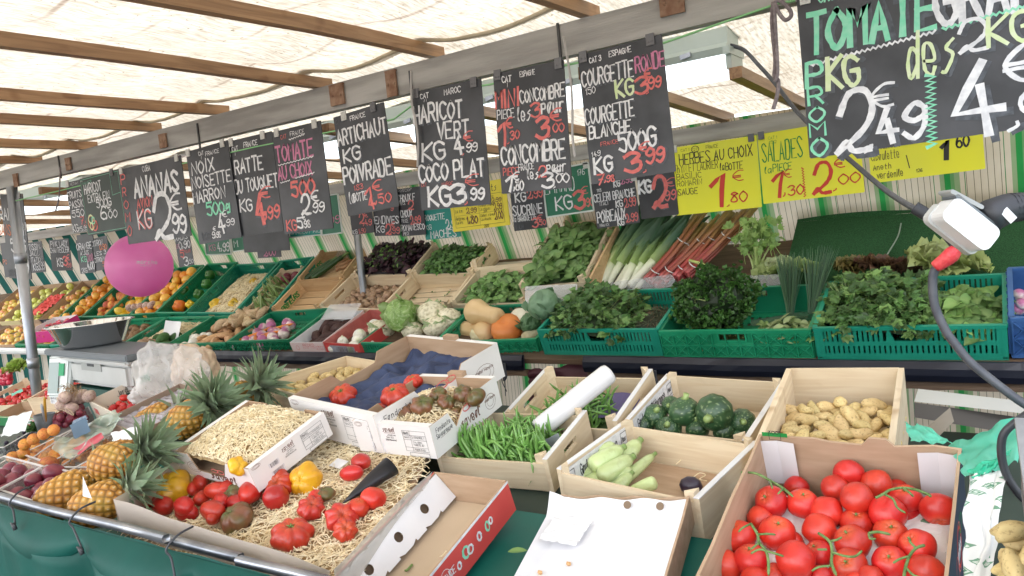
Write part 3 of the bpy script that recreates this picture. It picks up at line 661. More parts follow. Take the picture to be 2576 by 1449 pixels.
# round courgette
o, L = board((1453, 140), (1665, 85), (1483, 465), SY, SLATE, 'tall dark board reading COURGETTE twice, left of the strip light end', ((7, 'd'), (87, 'd')))
write(o, L, [("CAT 3", 14, 4, 28, 8), ("ESPAGNE", 38, 3, 64, 7), ("COURGETTE", 2, 13, 64, 25, 'W', .85, .12), ("RONDE", 67, 12, 100, 23, 'P', .9, .1), ("150", 6, 26, 17, 31, 'W', .7),
 ("KG", 42, 26, 62, 38, 'L'), ("3", 64, 27, 78, 39, 'R'), ("€", 76, 22, 85, 28, 'R'), (",", 77, 36, 80, 40, 'R'), ("99", 80, 29, 94, 37, 'R'),
 ("COURGETTE", 1, 42, 60, 54, 'W', .85, .12), ("BLANCHE", 4, 56, 54, 65, 'W', .85, .1), ("FRANCE", 17, 69, 38, 72, 'R', .8), ("500G", 39, 65, 81, 79, 'W', .85, .1), ("149", 5, 75, 15, 79, 'W', .7),
 ("KG", 6, 80, 28, 92, 'W'), ("3", 43, 80, 62, 95, 'R', 1.1), ("€", 61, 75, 72, 81, 'R'), (",", 65, 92, 69, 97, 'R'), ("99", 69, 80, 89, 91, 'R', 1.1), ("7", 8, 93, 17, 101, 'R'), (",98", 17, 95, 29, 100, 'R')])
# mini concombre
o, L = board((1240, 185), (1418, 150), (1243, 490), SY, SLATE, 'dark board reading MINI CONCOMBRE with three for three euros', ((7, 'd'), (93, 'd')))
write(o, L, [("CAT", 13, 4, 26, 9), ("I", 18, 10, 22, 13), ("ESPAGNE", 39, 3, 60, 7), ("MINI", 1, 15, 35, 29, 'R', .9, .05), ("CONCOMBRE", 37, 18, 98, 28, 'W', .9), ("PIECE", 2, 31, 27, 38, 'W', .75), ("les", 33, 31, 51, 42, 'W', .7, .1), ("3", 51, 30, 63, 41, 'R', 1), ("pour", 66, 28, 97, 39, 'W', .9),
 ("1", 5, 41, 17, 60, 'R', .8), ("€", 14, 38, 24, 46, 'R'), (",", 15, 55, 18, 59, 'R'), ("30", 19, 49, 32, 56, 'R'), ("3", 56, 41, 73, 58, 'R'), ("€", 77, 37, 92, 46, 'R', .9), (",", 74, 54, 77, 58, 'R'), ("00", 80, 48, 95, 55, 'R'),
 ("CONCOMBRE", 4, 61, 94, 76, 'W', .9), ("PIECE", 5, 79, 27, 85, 'R', .75), ("FRANCE", 28, 77, 50, 82, 'W', .8), ("les", 41, 82, 56, 90, 'W', .8), ("2", 56, 81, 66, 89, 'R'), ("pour", 68, 78, 95, 86, 'W', .8),
 ("1", 8, 85, 18, 98, 'W'), ("€", 18, 83, 28, 89, 'W'), (",80", 19, 90, 33, 98, 'W'), ("3", 60, 86, 76, 98, 'W'), ("€", 78, 82, 90, 88, 'W'), (",", 76, 95, 79, 99), ("00", 80, 88, 97, 95, 'W')])
# haricot vert
o, L = board((1035, 232), (1210, 197), (1037, 532), SY, SLATE, 'tall dark board reading HARICOT VERT and COCO PLAT', ((7, 'd'), (90, 'd')))
write(o, L, [("CAT", 13, 3, 25, 7), ("II", 17, 8, 22, 10), ("MAROC", 48, 3, 71, 7.5), ("HARICOT", 0, 13, 71, 27, 'W', .85), ("VERT", 34, 30, 78, 43, 'W', .85), ("KG", 8, 45, 41, 59, 'W', .95), ("4", 56, 42, 69, 57, 'W', .9), ("€", 70, 40, 82, 47, 'R', .8), (",", 67, 54, 70, 58, 'R'), ("99", 73, 49, 88, 56, 'W', 1),
 ("COCO PLAT", 1, 62, 95, 76, 'W', .85), ("CAT", 3, 77, 11, 80, 'R', .6), ("MAROC", 34, 78, 50, 81, 'R', .7), ("KG", 12, 82, 44, 97, 'W', 1.1), ("3", 46, 81, 66, 96, 'W', 1.2), ("€", 67, 75, 85, 83, 'R', .6), (",", 66, 92, 70, 98, 'R'), ("99", 74, 86, 92, 95, 'W', 1.2)])
# artichaut
o, L = board((838, 295), (965, 256), (864, 547), SY, SLATE, 'dark board reading ARTICHAUT and POIVRADE', ((22, 'p'), (80, 'd')))
write(o, L, [("CAT", 3, 4, 18, 8, 'H'), ("FRANCE", 33, 4, 63, 8.5), ("ARTICHAUT", 2, 14, 98, 29, 'W', .85), ("KG", 9, 34, 42, 47, 'W', .95), ("POIVRADE", 3, 52, 97, 68, 'W', .85), ("183", 21, 71, 38, 76, 'R', .8), ("la", 9, 77, 19, 88, 'W', .6), ("BOTTE", 16, 79, 43, 87, 'W', .8),
 ("1", 44, 75, 58, 93, 'R', .9), ("€", 56, 72, 73, 81, 'R', .8), ("4", 44, 84, 56, 97, 'R', 1), (",50", 58, 85, 88, 94, 'R', 1)])
# tomate au choix
o, L = board((684, 332), (806, 303), (697, 592), SY, SLATE, 'dark board reading TOMATE AU CHOIX in pink letters', ((10, 'p'), (88, 'p')))
write(o, L, [("CAT", 17, 5, 29, 9, 'R', .7), ("FRANCE", 37, 4, 66, 8, 'W', .7), ('zig', 34, 11, 66, 9, 12, .5, .004, 'W'), ("TOMATE", 3, 15, 78, 30, 'P', .9), ('zig', 5, 33, 78, 31, 22, .5, .004, 'W'), ("AU CHOIX", 2, 35, 72, 47, 'P', .85), ('zig', 5, 50, 25, 49, 8, .4, .004, 'W'), ('zig', 36, 48, 76, 46, 12, .4, .004, 'W'),
 ("500", 26, 51, 72, 65, 'R', 1.1), ("2", 42, 66, 58, 83, 'W', .9), ("€", 64, 63, 79, 72, 'W', .9), (",", 60, 80, 63, 84), ("99", 65, 74, 87, 83, 'W', .95), ("KG", 7, 87, 27, 97, 'R', .9), ("5", 30, 86, 40, 96, 'W'), ("€", 41, 83, 48, 88), (",98", 40, 89, 56, 96, 'W')])
# ratte
o, L = board((575, 355), (683, 330), (598, 595), SY + .004, SLATE, 'dark board reading RATTE DU TOUQUET', ((6, 'p'), (80, 'p')))
write(o, L, [("CAT", 6, 7, 20, 12), ("I", 11, 13, 13, 16), ("FRANCE", 34, 5, 66, 10), ("RATTE", 7, 21, 72, 35, 'W', .85), ("DU TOUQUET", 1, 42, 100, 55, 'W', .8), ("KG", 8, 63, 36, 75, 'W', .9), ("4", 44, 62, 64, 90, 'R', 1.1), ("€", 55, 54, 80, 64, 'R', .9), (",99", 64, 73, 96, 86, 'R', 1)])
# noix
o, L = board((467, 382), (572, 352), (497, 616), SY - .004, SLATE, 'dark board reading NOIX NOISETTE MARRON', ((6, 'p'), (88, 'p'),))
write(o, L, [("CAT", 30, 4, 42, 8), ("I", 34, 9, 36, 12), ("FRANCE", 46, 6, 78, 10), ("NOIX", 8, 13, 62, 26, 'W', .85), ("NOISETTE", 4, 29, 96, 41, 'W', .8), ("MARRON", 2, 44, 78, 56, 'W', .85), ("500g", 30, 59, 86, 72, 'G', 1), ("4", 52, 73, 66, 92, 'W', .9), ("€", 64, 70, 75, 76, 'W', .8), (",99", 66, 79, 90, 86, 'W', .9), ("KG", 10, 89, 30, 97, 'H', .9), ("9", 34, 89, 41, 96), ("€", 38, 84, 45, 88), (",98", 42, 90, 54, 96)])
# ananas
o, L = board((297, 427), (454, 390), (271, 622), SY, SLATE, 'wide dark board reading ANANAS, above the pink balloon', ((5, 'p'), (94, 'p')))
write(o, L, [("P", 2, 8, 9, 20, 'R', .8), ("R", 2, 25, 8, 36, 'R', .8), ("O", 2, 42, 9, 53, 'R', .8), ("M", 1, 58, 9, 70, 'R', .8), ("O", 2, 76, 8, 89, 'R', .7), ("CAT 3", 10, 3, 20, 8, 'H'), ("CUBA", 40, 3, 52, 10, 'W', .7), ("ANANAS", 22, 16, 91, 41, 'W', 1.1, .12), ("AVION", 24, 43, 48, 55, 'R', .8, .1),
 ("KG", 22, 59, 43, 82, 'R', .95), ("KG", 21.5, 58.5, 42.5, 81.5, 'W', .5), ("2", 47, 44, 73, 97, 'W', .7, .1), ("€", 76, 45, 92, 64, 'W', .8), (",", 69, 89, 73, 99), ("99", 75, 72, 95, 94, 'W', .95)])
# chalk printed haricot extra fin board
o, L = board((200, 450), (297, 425), (203, 597), SY, mat('chalk_green_slate', (0.018, 0.032, 0.028), (0.03, 0.045, 0.04), 5, 0.5), 'dark green chalk style board reading HARICOT EXTRA FIN with a drawn vegetable', ((84, 'd'),))
write(o, L, [('frame', 2, 3, 98, 97, .0016, 'G'), ("NAMES", 5, 7, 30, 12, 'G', .5), ("HARICOT", 8, 12, 52, 28, 'W', .8), ("EXTRA FIN", 14, 31, 70, 44, 'W', .8), ("500G", 34, 42, 72, 56, 'W', .8), ("6", 42, 56, 56, 77, 'W', .8), ("€", 60, 54, 70, 62, 'W', .7), (",00", 55, 64, 82, 77, 'W', .8), ('line', [(78, 4), (78, 40)], .0016, 'G'), ('line', [(78, 40), (98, 38)], .0016, 'G'),
 ('circ', 15, 78, 9, 12, .008, 'O', 10), ('circ', 22, 84, 7, 9, .009, 'R', 9), ('circ', 14, 72, 6, 7, .008, 'L', 9), ('circ', 20, 75, 4, 6, .007, 'G', 9), ('circ', 14, 85, 4, 6, .007, 'L', 8)])
# fruits passion
o, L = board((165, 460), (214, 448), (163, 590), SY + .006, SLATE, 'narrow dark board reading FRUITS PASSION', ((10, 'p'), (85, 'p')))
write(o, L, [("VIETNAM", 20, 3, 62, 8, 'W', .7), ("FRUITS", 0, 20, 70, 33, 'W', .85), ("PASSION", 2, 38, 92, 52, 'W', .8), ("550€", 10, 56, 94, 70, 'W', .8), ("7", 48, 72, 66, 86, 'R', .9), (",99", 62, 80, 98, 90, 'R', .7), ("KG", 4, 84, 32, 98, 'W', .8), ("15,99", 36, 90, 80, 99, 'W', .7)])
o, L = board((192, 592), (232, 585), (193, 600 + 12), SY + .01, SLATE, 'small dark strip of board hanging under the passion fruit board', ())
# raisin
o, L = board((0, 490), (56, 487), (-10, 697), 2.30, SLATE, 'dark board reading RAISIN SANS PEPIN at the left edge', ((85, 'p'),))
write(o, L, [("RAISIN", -12, 17, 78, 30, 'W', .85), ("SANS", -25, 36, 30, 48, 'O', .8), ("PEPIN", 35, 34, 98, 48, 'W', .8), ("500G", 25, 53, 90, 68, 'W', .85), ("1", 40, 66, 56, 80, 'W'), ("€", 60, 64, 78, 74, 'W'), ("4,99", 34, 76, 92, 93, 'W', .85), ("KG 9", 2, 90, 30, 97, 'H')])
# ---------------- boards on the rear beam
G2 = 'smaller boards along the rear beam'
RY = 3.52
def rb(*a, **k): return board(*a, group=G2, **k)
o, L = rb((1688, 372), (1903, 340), (1705, 542), RY, YELLOW, 'neon yellow board reading HERBES AU CHOIX', clips=((4, 'p'), (94, 'd')))
write(o, L, [("CAT 1", 12, 4, 22, 8, 'K', .5), ('circ', 29, 7, 4.5, 4.5, .003, 'K'), ("127", 26, 5, 32, 9, 'K', .6), ("FRANCE", 42, 4, 56, 9, 'K', .6), ("HERBES AU CHOIX", 9, 12, 94, 27, 'K', .55, .04), ("ThYN ET LAURIER", 2, 27, 54, 38, 'K', .5), ("BASILIC", 4, 40, 34, 48, 'K', .55), ("ROMARIN", 4, 50, 34, 58, 'K', .55), ("SAUGE", 4, 62, 28, 71, 'K', .6), ("la", 57, 32, 62, 42, 'K', .6), ("BOTTE", 63, 33, 82, 43, 'K', .6),
 ("1", 48, 46, 66, 92, 'E', .9, .1), ("€", 70, 46, 82, 59, 'E', .6), (",", 62, 87, 65, 94, 'E'), ("80", 66, 75, 84, 89, 'E', .8)])
o, L = rb((1905, 338), (2160, 296), (1915, 514), RY + .006, YELLOW, 'neon yellow board reading SALADES', clips=((4, 'd'),))
write(o, L, [("CAT 1", 11, 6, 20, 10, 'F', .5), ("152", 12, 12, 19, 16, 'F', .6), ("SALADES", 3, 14, 44, 41, 'F', .7), ("la", 5, 48, 12, 57, 'F', .7), ("PIECE", 13, 46, 32, 56, 'F', .7), ("1", 12, 57, 24, 93, 'E', .8, .05), ("€", 24, 56, 31, 66, 'E', .7), (",30", 22, 78, 42, 92, 'E', .8), ('zig', 43, 56, 43, 96, 22, .9, .005, 'E'),
 ("2", 52, 52, 69, 93, 'E', .7, .08), ("€", 74, 50, 84, 62, 'E', .8), (",", 72, 84, 75, 93, 'E'), ("00", 77, 72, 96, 85, 'E', .8)])
o, L = rb((2180, 330), (2468, 283), (2190, 462), RY + .01, YELLOW, 'neon yellow board listing Ciboulette, partly behind the largest board', clips=())
write(o, L, [("Coriandre", 2, 22, 30, 38, 'K', .6), ("Ciboulette", 2, 42, 28, 58, 'K', .6), ("Aneth", 3, 66, 20, 76, 'K', .6), ("verdenile", 6, 80, 30, 93, 'K', .6), ("126", 42, 84, 47, 90, 'K', .8), ("1", 66, 38, 72, 72, 'K', 1.3), ("60", 78, 34, 88, 56, 'K', 1.0), ('line', [(34, 56), (36, 80)], .003, 'K')])
o, L = rb((1601, 440), (1695, 425), (1612, 552), RY - .004, SLATE, 'small black board with KG and a large red 2,99, left of the herb board', clips=())
write(o, L, [("KG", 2, 15, 36, 42, 'W', 1.2), ("2", 38, 12, 74, 78, 'R', .8, .08), ("€", 74, 18, 98, 35, 'R', .6), (",99", 62, 44, 98, 66, 'R', .8)])
o, L = rb((1487, 462), (1595, 442), (1495, 577), RY - .01, SLATE, 'small dark board reading CELERI BRANCHE and POIREAUX', clips=((99, 'p'),))
write(o, L, [("KG", 52, 2, 66, 16, 'W', 1.1), ("2,99", 68, 0, 96, 13, 'P', .9), ("118", 12, 14, 22, 21, 'W', .8), ("CELERI BRANCHE", 2, 25, 97, 42, 'W', .9), ("ITALI", 14, 44, 34, 51, 'W', .7), ("KG", 51, 46, 66, 60, 'W', 1), ("2,99", 71, 45, 96, 63, 'R', .8), ("143", 18, 60, 28, 65, 'W', .8), ("POIREAUX", 4, 64, 70, 87, 'W', .9), ("FRANCE", 8, 91, 30, 97, 'W', .7), ("KG", 50, 86, 64, 100, 'W', 1.), ("2,99", 70, 78, 96, 95, 'R', .8)])
o, L = rb((1362, 432), (1480, 410), (1366, 548), RY, GREENBD, 'green board with white border and KG 3,90', clips=((94, 'p'),), frame=mat('white_line', (0.6, 0.65, 0.62), None))
write(o, L, [("FENOUIL", 8, 8, 44, 15, 'W', .6), ("176", 76, 10, 90, 22, 'W', .7), ("EPINARD", 2, 22, 66, 50, 'W', .55), ("KG", 22, 60, 56, 88, 'W', .8), ("3", 62, 55, 82, 92, 'R', 1), ("€", 78, 48, 92, 62, 'R', .8), (",90", 83, 72, 100, 90, 'R', .9)])
o, L = rb((1283, 482), (1365, 470), (1292, 582), RY - .006, SLATE, 'small dark board reading SUCRINE LA BARQUETTE', clips=())
write(o, L, [("KG", 14, 5, 46, 28, 'W', 1), ("2,99", 52, 2, 98, 24, 'R', .8), ("SUCRINE", 2, 38, 92, 62, 'W', .8), ("la BARQUETTE", 2, 64, 72, 77, 'W', .8), ("1 UI", 6, 86, 30, 96, 'H'), ("3", 58, 74, 74, 96, 'R'), ("€", 74, 68, 88, 78, 'R'), (",50", 74, 80, 98, 92, 'R')])
o, L = rb((1127, 472), (1270, 448), (1134, 585), RY + .02, YELPAPER, 'yellow printed price sheet listing cabbage and pumpkin prices', clips=())
write(o, L, [('frame', 6, 28, 92, 92, .0014, 'D'), ('line', [(50, 28), (50, 92)], .0012, 'D'), ('line', [(6, 45), (92, 42)], .0012, 'D'), ('line', [(6, 66), (92, 66)], .0012, 'D'), ("Fruits", 58, 8, 84, 22, 'D', .6), ("Choux blanc", 51, 30, 78, 36, 'D', .6), ("la piece:", 52, 38, 70, 44, 'D', .6), ("2,99", 74, 38, 90, 47, 'B', 1.), ("Choux rouge:", 52, 47, 78, 53, 'D', .6), ("La piece:", 52, 55, 70, 61, 'D', .6), ("224", 58, 61, 64, 65, 'D', 1), ("2,99", 76, 50, 90, 64, 'B', .8),
 ("Le kg:", 8, 52, 22, 59, 'D', .6), ("2,99", 28, 52, 46, 63, 'B', .9), ("Potiron:", 8, 69, 24, 76, 'D', .6), ("Le kg:", 8, 77, 20, 84, 'D', .6), ("1,80", 28, 70, 46, 86, 'B', .9), ("Celeri rave:", 52, 69, 76, 75, 'D', .6), ("La piece:", 52, 77, 70, 83, 'D', .6), ("2,00", 76, 68, 90, 84, 'B', .9), ("225", 56, 93, 64, 98, 'D', 1)])
o, L = rb((1062, 516), (1150, 505), (1069, 604), RY + .03, TEALBD, 'teal board reading ROQUETTE and MACHES', clips=())
write(o, L, [("ROQUETTE", 3, 30, 60, 46, 'W', .8), ("KG", 4, 58, 20, 72, 'W', .8), ("2,99", 62, 50, 98, 74, 'W', .8), ("MACHES", 16, 76, 88, 97, 'W', .8)])
o, L = rb((998, 476), (1060, 468), (1004, 596), RY + .012, SLATE, 'narrow dark board reading CHOUX and ROMANESCO', clips=())
write(o, L, [("ROSCOF", 2, 2, 60, 7, 'W', .6), ("CHOUX F", 0, 13, 70, 27, 'W', .9), ("PIECE", 4, 28, 30, 34, 'W', .7), ("2", 40, 28, 60, 45, 'R'), ("CHOUX", 6, 46, 52, 60, 'W', .9), ("PIECE", 8, 64, 34, 71, 'W', .7), ("2,99", 44, 60, 84, 76, 'R', .9), ("ROMANESCO", 2, 76, 97, 88, 'W', .85), ("PIECE", 10, 91, 34, 98, 'W', .7)])
o, L = rb((935, 478), (1000, 474), (938, 594), RY, SLATE, 'narrow dark board reading ENDIVES KG 2,99', clips=())
write(o, L, [("RAVE", 62, 18, 98, 32, 'W', .8), ("9", 70, 36, 80, 46, 'R'), ("ENDIVES", 4, 58, 96, 73, 'W', .85), ("KG", 8, 78, 40, 92, 'W', .85), ("2", 46, 74, 66, 96, 'R', .9), ("€", 66, 70, 82, 80, 'R'), (",99", 64, 82, 98, 95, 'R', .8)])
o, L = rb((880, 540), (936, 532), (884, 592), RY - .01, SLATE, 'tiny dark board with 2,49 under the artichoke board', clips=())
write(o, L, [("2", 40, 4, 60, 50, 'R', .8), ("€", 62, 0, 80, 22, 'R', .8), (",49", 55, 34, 92, 62, 'R', .8), ("KG", 4, 76, 24, 96, 'W', .8), ("1,90", 32, 72, 62, 96, 'R', .7)])
wl = mat('white_line', (0.6, 0.65, 0.62), None)
o, L = rb((800, 496), (850, 488), (806, 592), RY, GREENBD, 'green framed board with a pink 2,99', clips=(), frame=wl)
write(o, L, [("FEVES", 2, 10, 60, 24, 'W', .7), ("2", 12, 34, 40, 78, 'P', .8), ("€", 36, 28, 60, 42, 'P', .8), (",99", 30, 54, 94, 74, 'P', .8)])
o, L = rb((720, 515), (800, 505), (724, 598), RY + .006, TEALBD, 'green framed board peeping out below the tomato board', clips=(), frame=wl)
write(o, L, [("SHALLOT AIL", 4, 78, 96, 92, 'W', .6)])
o, L = rb((606, 555), (721, 545), (610, 636), 3.44, SLATE, 'plain black board with nothing written on it', clips=())
o, L = rb((646, 624), (705, 620), (648, 650), 3.45, SLATE, 'tiny dark board with a pink 2,00', clips=())
write(o, L, [("2,00", 28, 12, 78, 82, 'P', .8)])
o, L = rb((512, 570), (575, 566), (515, 641), RY + .01, GREENBD, 'green framed board with KG 4,99 below the nut board', clips=(), frame=wl)
write(o, L, [("KG", 14, 64, 40, 86, 'P', .7), ("4,99", 48, 60, 94, 90, 'W', .8)])
o, L = rb((577, 566), (612, 560), (579, 634), RY + .01, GREENBD, 'small green framed board left of the plain black board', clips=(), frame=wl)
write(o, L, [("10", 50, 26, 92, 48, 'W', .8), ("M", 14, 60, 40, 84, 'W', .8)])
o, L = rb((436, 578), (473, 570), (449, 673), 3.3, SLATE, 'narrow dark board reading RADIS beside the balloon', clips=())
write(o, L, [("RADIS", 2, 16, 84, 30, 'W', .8), ("0,90", 20, 34, 96, 54, 'W', .8), ("LES", 2, 40, 24, 50, 'P', .7), ("5", 22, 58, 44, 76, 'R', 1), ("POUR", 46, 58, 90, 66, 'R', .7), ("3", 38, 76, 64, 98, 'W', .9), (",50", 64, 84, 100, 95, 'W', .8)])
# far left group
LYF = 3.35
o, L = rb((58, 612), (104, 606), (70, 688), LYF, SLATE, 'dark board reading JAZZ TENTATION', clips=((8, 'p'),))
write(o, L, [("JUTISSIM.", 2, 6, 92, 24, 'W', .8), ("JAZZ.", 26, 26, 82, 44, 'W', .8), ("TENTATION", 4, 50, 92, 66, 'W', .8), ("KG", 38, 70, 62, 92, 'W', .8), ("3,99", 64, 66, 98, 92, 'W', .7)])
o, L = rb((122, 604), (172, 600), (128, 682), LYF, SLATE, 'dark board reading PINK LADY CHANTECLER', clips=())
write(o, L, [("PINK LADY", 8, 6, 92, 22, 'W', .8), ("CHANTECLER", 2, 26, 96, 42, 'W', .8), ("KG", 30, 60, 58, 86, 'W', .8), ("3", 62, 54, 80, 84, 'R', 1), ("€", 80, 50, 94, 66, 'R'), (",99", 76, 76, 98, 90, 'R', .7)])
o, L = rb((190, 604), (228, 598), (197, 690), LYF, SLATE, 'narrow dark board reading ORANGE A JUS', clips=())
write(o, L, [("ORANGE", 0, 12, 98, 30, 'W', .8), ("A'JUS", 20, 34, 74, 46, 'W', .8), ("KG", 20, 50, 54, 66, 'G', .9), ("2,00", 58, 46, 96, 66, 'P', .7), ("4,00", 54, 68, 98, 90, 'W', .8), ("2KG", 12, 84, 48, 98, 'W', .7)])
o, L = rb((227, 602), (268, 592), (233, 684), LYF + .005, SLATE, 'narrow dark board reading CITRON and CITRON VERT', clips=())
write(o, L, [("CITRON", 2, 8, 70, 24, 'W', .8), ("0,90", 48, 24, 90, 40, 'O', .9), ("LES 3", 10, 42, 80, 54, 'W', .8), ("CITRON", 4, 60, 58, 74, 'W', .8), ("VERT", 62, 62, 96, 74, 'W', .8), ("50", 50, 76, 78, 90, 'O', .8), (",40", 70, 84, 98, 98, 'W', .7)])
o, L = rb((0, 612), (38, 606), (-4, 700), 3.1, SLATE, 'dark board with KG at the far left behind the pole', clips=())
write(o, L, [("POIRES", 0, 48, 80, 62, 'O', .7), ("KG 4", 50, 70, 98, 92, 'W', .8)])
# grey electrical box above the citrus boards
p = atY(300, 590, 3.3);
# ------------------------------------------------------------------ the two display stands
def sheet(name, pts, m, label, cat, t=0.02):
 mb = MB(); a, b, c, d = [Vector(p) for p in pts]; n = (b - a).cross(d - a).normalized() * t
 mb.add([a, b, c, d, a - n, b - n, c - n, d - n], [(0, 1, 2, 3), (7, 6, 5, 4), (0, 4, 5, 1), (1, 5, 6, 2), (2, 6, 7, 3), (3, 7, 4, 0)])
 return tag(ob(name, mb.mesh(name, [m]), None, T3((0, 0, EYE))), label, cat)
sheet('display_board', [(-2.7, 1.03, -.835), (2.2, 1.03, -.835), (2.2, 1.56, -.715), (-2.7, 1.56, -.715)], BOARDG, 'green covered front display board, visible between the red carton and the white tray', 'display board')
sheet('display_board', [(-7.5, 1.02, -.82), (-2.71, 1.02, -.82), (-2.71, 1.70, -.83), (-7.5, 1.70, -.83)], TARPD, 'dark covered board under the fruit punnets at the left', 'display board')
sheet('display_board', [(-7.5, 1.71, -.90), (-3.0, 1.71, -.90), (-3.0, 2.40, -.90), (-7.5, 2.40, -.90)], TARPD, 'lower dark board under the scale and strawberry crates', 'display board')
sheet('display_board', [(-2.99, 1.57, -.735), (2.2, 1.57, -.735), (2.2, 2.30, -.655), (-2.99, 2.30, -.655)], mat('dark_display_board', (0.015, 0.03, 0.025), (0.03, 0.05, 0.04), 6, 0.7), 'dark rear board of the front stand under the wooden crates', 'display board')
mbx = MB(); mbx.box((-0.2, 1.565, -.752), (0.9, 0.03, 0.05)); tag(ob('wooden_batten', mbx.mesh('wooden_batten', [woodmat('rough_grey_batten', (0.30, 0.24, 0.18), (0.18, 0.14, 0.10))]), None, T3((-0.6, 0.0, EYE))), 'rough grey batten under the front of the white tray', 'batten')
sheet('display_board', [(-13, 2.965, -.617), (2.2, 2.965, -.617), (2.2, 3.40, -.475), (-13, 3.40, -.475)], W_OLD, 'old brown plank shelf under the lower row of back crates', 'display board', 0.025)
sheet('display_board', [(-13, 3.41, -.555), (2.2, 3.41, -.555), (2.2, 3.93, -.20), (-13, 3.93, -.20)], W_OLD, 'steep brown board under the upper row of back crates', 'display board', 0.025)
# dark lip under the back crates, in two lengths, and grey lip further left
def lip(x0, x1, m, label, y=2.94, z=-.632, h=.070):
 mb = MB(); n = int((x1 - x0) / .05)
 mb.grid(n, 3, lambda u, v: (x0 + (x1 - x0) * u, y - 0.012 * math.sin(v * 3.14) + 0.004 * noise.noise(Vector((u * 40, v, 2))), z - h / 2 + h * v + 0.003 * noise.noise(Vector((u * 22, v * 2, 5)))))
 mb.box(((x0 + x1) / 2, y + 0.012, z), (x1 - x0, 0.012, h))
 return tag(ob('shelf_edge', mb.mesh('shelf_edge', [m], False), None, T3((0, 0, EYE))), label, 'shelf edge')
lip(-1.66, 2.2, mat('black_navy_plastic', (0.008, 0.010, 0.02), None, rough=0.35), 'long black shelf edge under the right half of the back crates')
lip(-5.35, -1.98, mat('black_navy_plastic', (0.008, 0.010, 0.02), None, rough=0.35), 'black shelf edge under the turnip and beetroot crates')
lip(-12.5, -5.38, GREYP, 'grey metal shelf edge at the far left behind the steel pole', z=-.625, h=.05)
for x0, x1, lab in ((-1.66, 2.2, 'rough brown plank below the black shelf edge on the right'), (-5.35, -1.98, 'rough brown plank below the black shelf edge on the left')):
 mb = MB().grid(60, 2, lambda u, v: (x0 + (x1 - x0) * u, 2.965 + 0.006 * noise.noise(Vector((u * 60, v * 3, 0))), -.70 + .028 * v + 0.005 * noise.noise(Vector((u * 50, 0, 3))) * (1 - v))); mb.box(((x0 + x1) / 2, 2.985, -.685), (x1 - x0, .03, .025))
 tag(ob('shelf_plank', mb.mesh('shelf_plank', [W_OLD]), None, T3((0, 0, EYE))), lab, 'plank')
# hooks, bungee and dark things under the shelf
for x, y, lab in ((1270, 930, 'black hook tied with string under the shelf above the white paper roll'), (1650, 950, 'black hook tied with string under the shelf above the round courgettes'), (688, 938, 'black hook under the shelf behind the pineapple leaves')):
 p = atY(x, y, 2.88); mb = MB(); mb.tube(sm([p + Vector((0, 0, .03)), p, p + Vector((.01, -.01, -.03)), p + Vector((-.012, 0, -.05)), p + Vector((-.005, .0, -.02))], 4), .006, 6)
 mb.tube(sm([p + Vector((0, -.01, .0)), p + Vector((.008, -.02, -.05)), p + Vector((-.004, -.01, -.12))], 4), .0022, 5); mb.tube(sm([p + Vector((.004, -.01, .0)), p + Vector((-.01, -.02, -.04)), p + Vector((.006, -.01, -.10))], 4), .0022, 5)
 tag(ob('hook', mb.mesh('hook', [BLACKRUB], True)), lab, 'hook')
# front edge: galvanised gutter rail, tarpaulin skirt, bungee hooks
RYF = 0.995
def gutter(x0, x1, z, y, label):
 n = 24; prof = [(-.010, -.006), (-.011, .007), (-.006, .012), (.008, .011), (.010, .004), (.008, -.007)]
 mb = MB(); vs = []
 for i in range(n + 1):
  x = x0 + (x1 - x0) * i / n
  for a, b in prof: vs.append((x, y + a, z + b + 0.002 * math.sin(x * 9)))
 k = len(prof); fs = [(i * k + j, i * k + (j + 1) % k, (i + 1) * k + (j + 1) % k, (i + 1) * k + j) for i in range(n) for j in range(k)] + [tuple(range(k)), tuple(range(n * k, n * k + k))[::-1]]
 mb.add(vs, fs); return tag(ob('edge_rail', mb.mesh('edge_rail', [STEEL], True), None, T3((0, 0, EYE))), label, 'rail')
gx = [atY(x, y, RYF).x for x, y in ((0, 1258), (418, 1352), (560, 1392), (580, 1400))]
gutter(-4.5, gx[1], -.658, RYF, 'grey metal edge rail along the left end of the front stand')
gutter(gx[1] - .35, gx[2] + .02, -.678, RYF + .03, 'second length of grey edge rail overlapping behind the first')
gutter(gx[2] + .04, 0.8, -.672, RYF + .01, 'near length of grey edge rail, ending at the cracked joint')
def skirt(u, v):
 x = -4.6 + 5.8 * u; s_ = abs(math.sin((x + 0.16) * math.pi / 0.47)) ** 0.7
 z0 = -.667
 if v < 0.18: t = v / .18; y = RYF - .018 - 0.045 * math.sin(t * 1.5) * (0.4 + 0.6 * s_); z = z0 - .075 * t
 else:
  t = (v - .18) / .82; y = RYF - .030 - 0.030 * s_ * (1 - t) + .02 * t; z = z0 - .075 - .80 * t
  y += (0.035 * math.sin(x * 13 + 2.5 * t) * t + .018 * math.sin(x * 31 + 4 * t + 2 * math.sin(x * 5)) * t ** .5 - .03 * abs(math.sin((x + .16) * math.pi / .47 * 1.0)) * (1 - t)) + 0.02 * noise.noise(Vector((x * 5, t * 3, 0)))
  y += 0.03 * (1 - t) * (-1 if False else 1) * 0
 return (x, y, z + 0.004 * noise.noise(Vector((x * 8, v * 9, 4))))
sk = ob('tarpaulin_skirt', MB().grid(260, 44, skirt).mesh('tarpaulin_skirt', [TARP], True), None, T3((0, 0, EYE)))
tag(sk, 'green tarpaulin skirt tied along the front edge of the stand', 'tarpaulin')
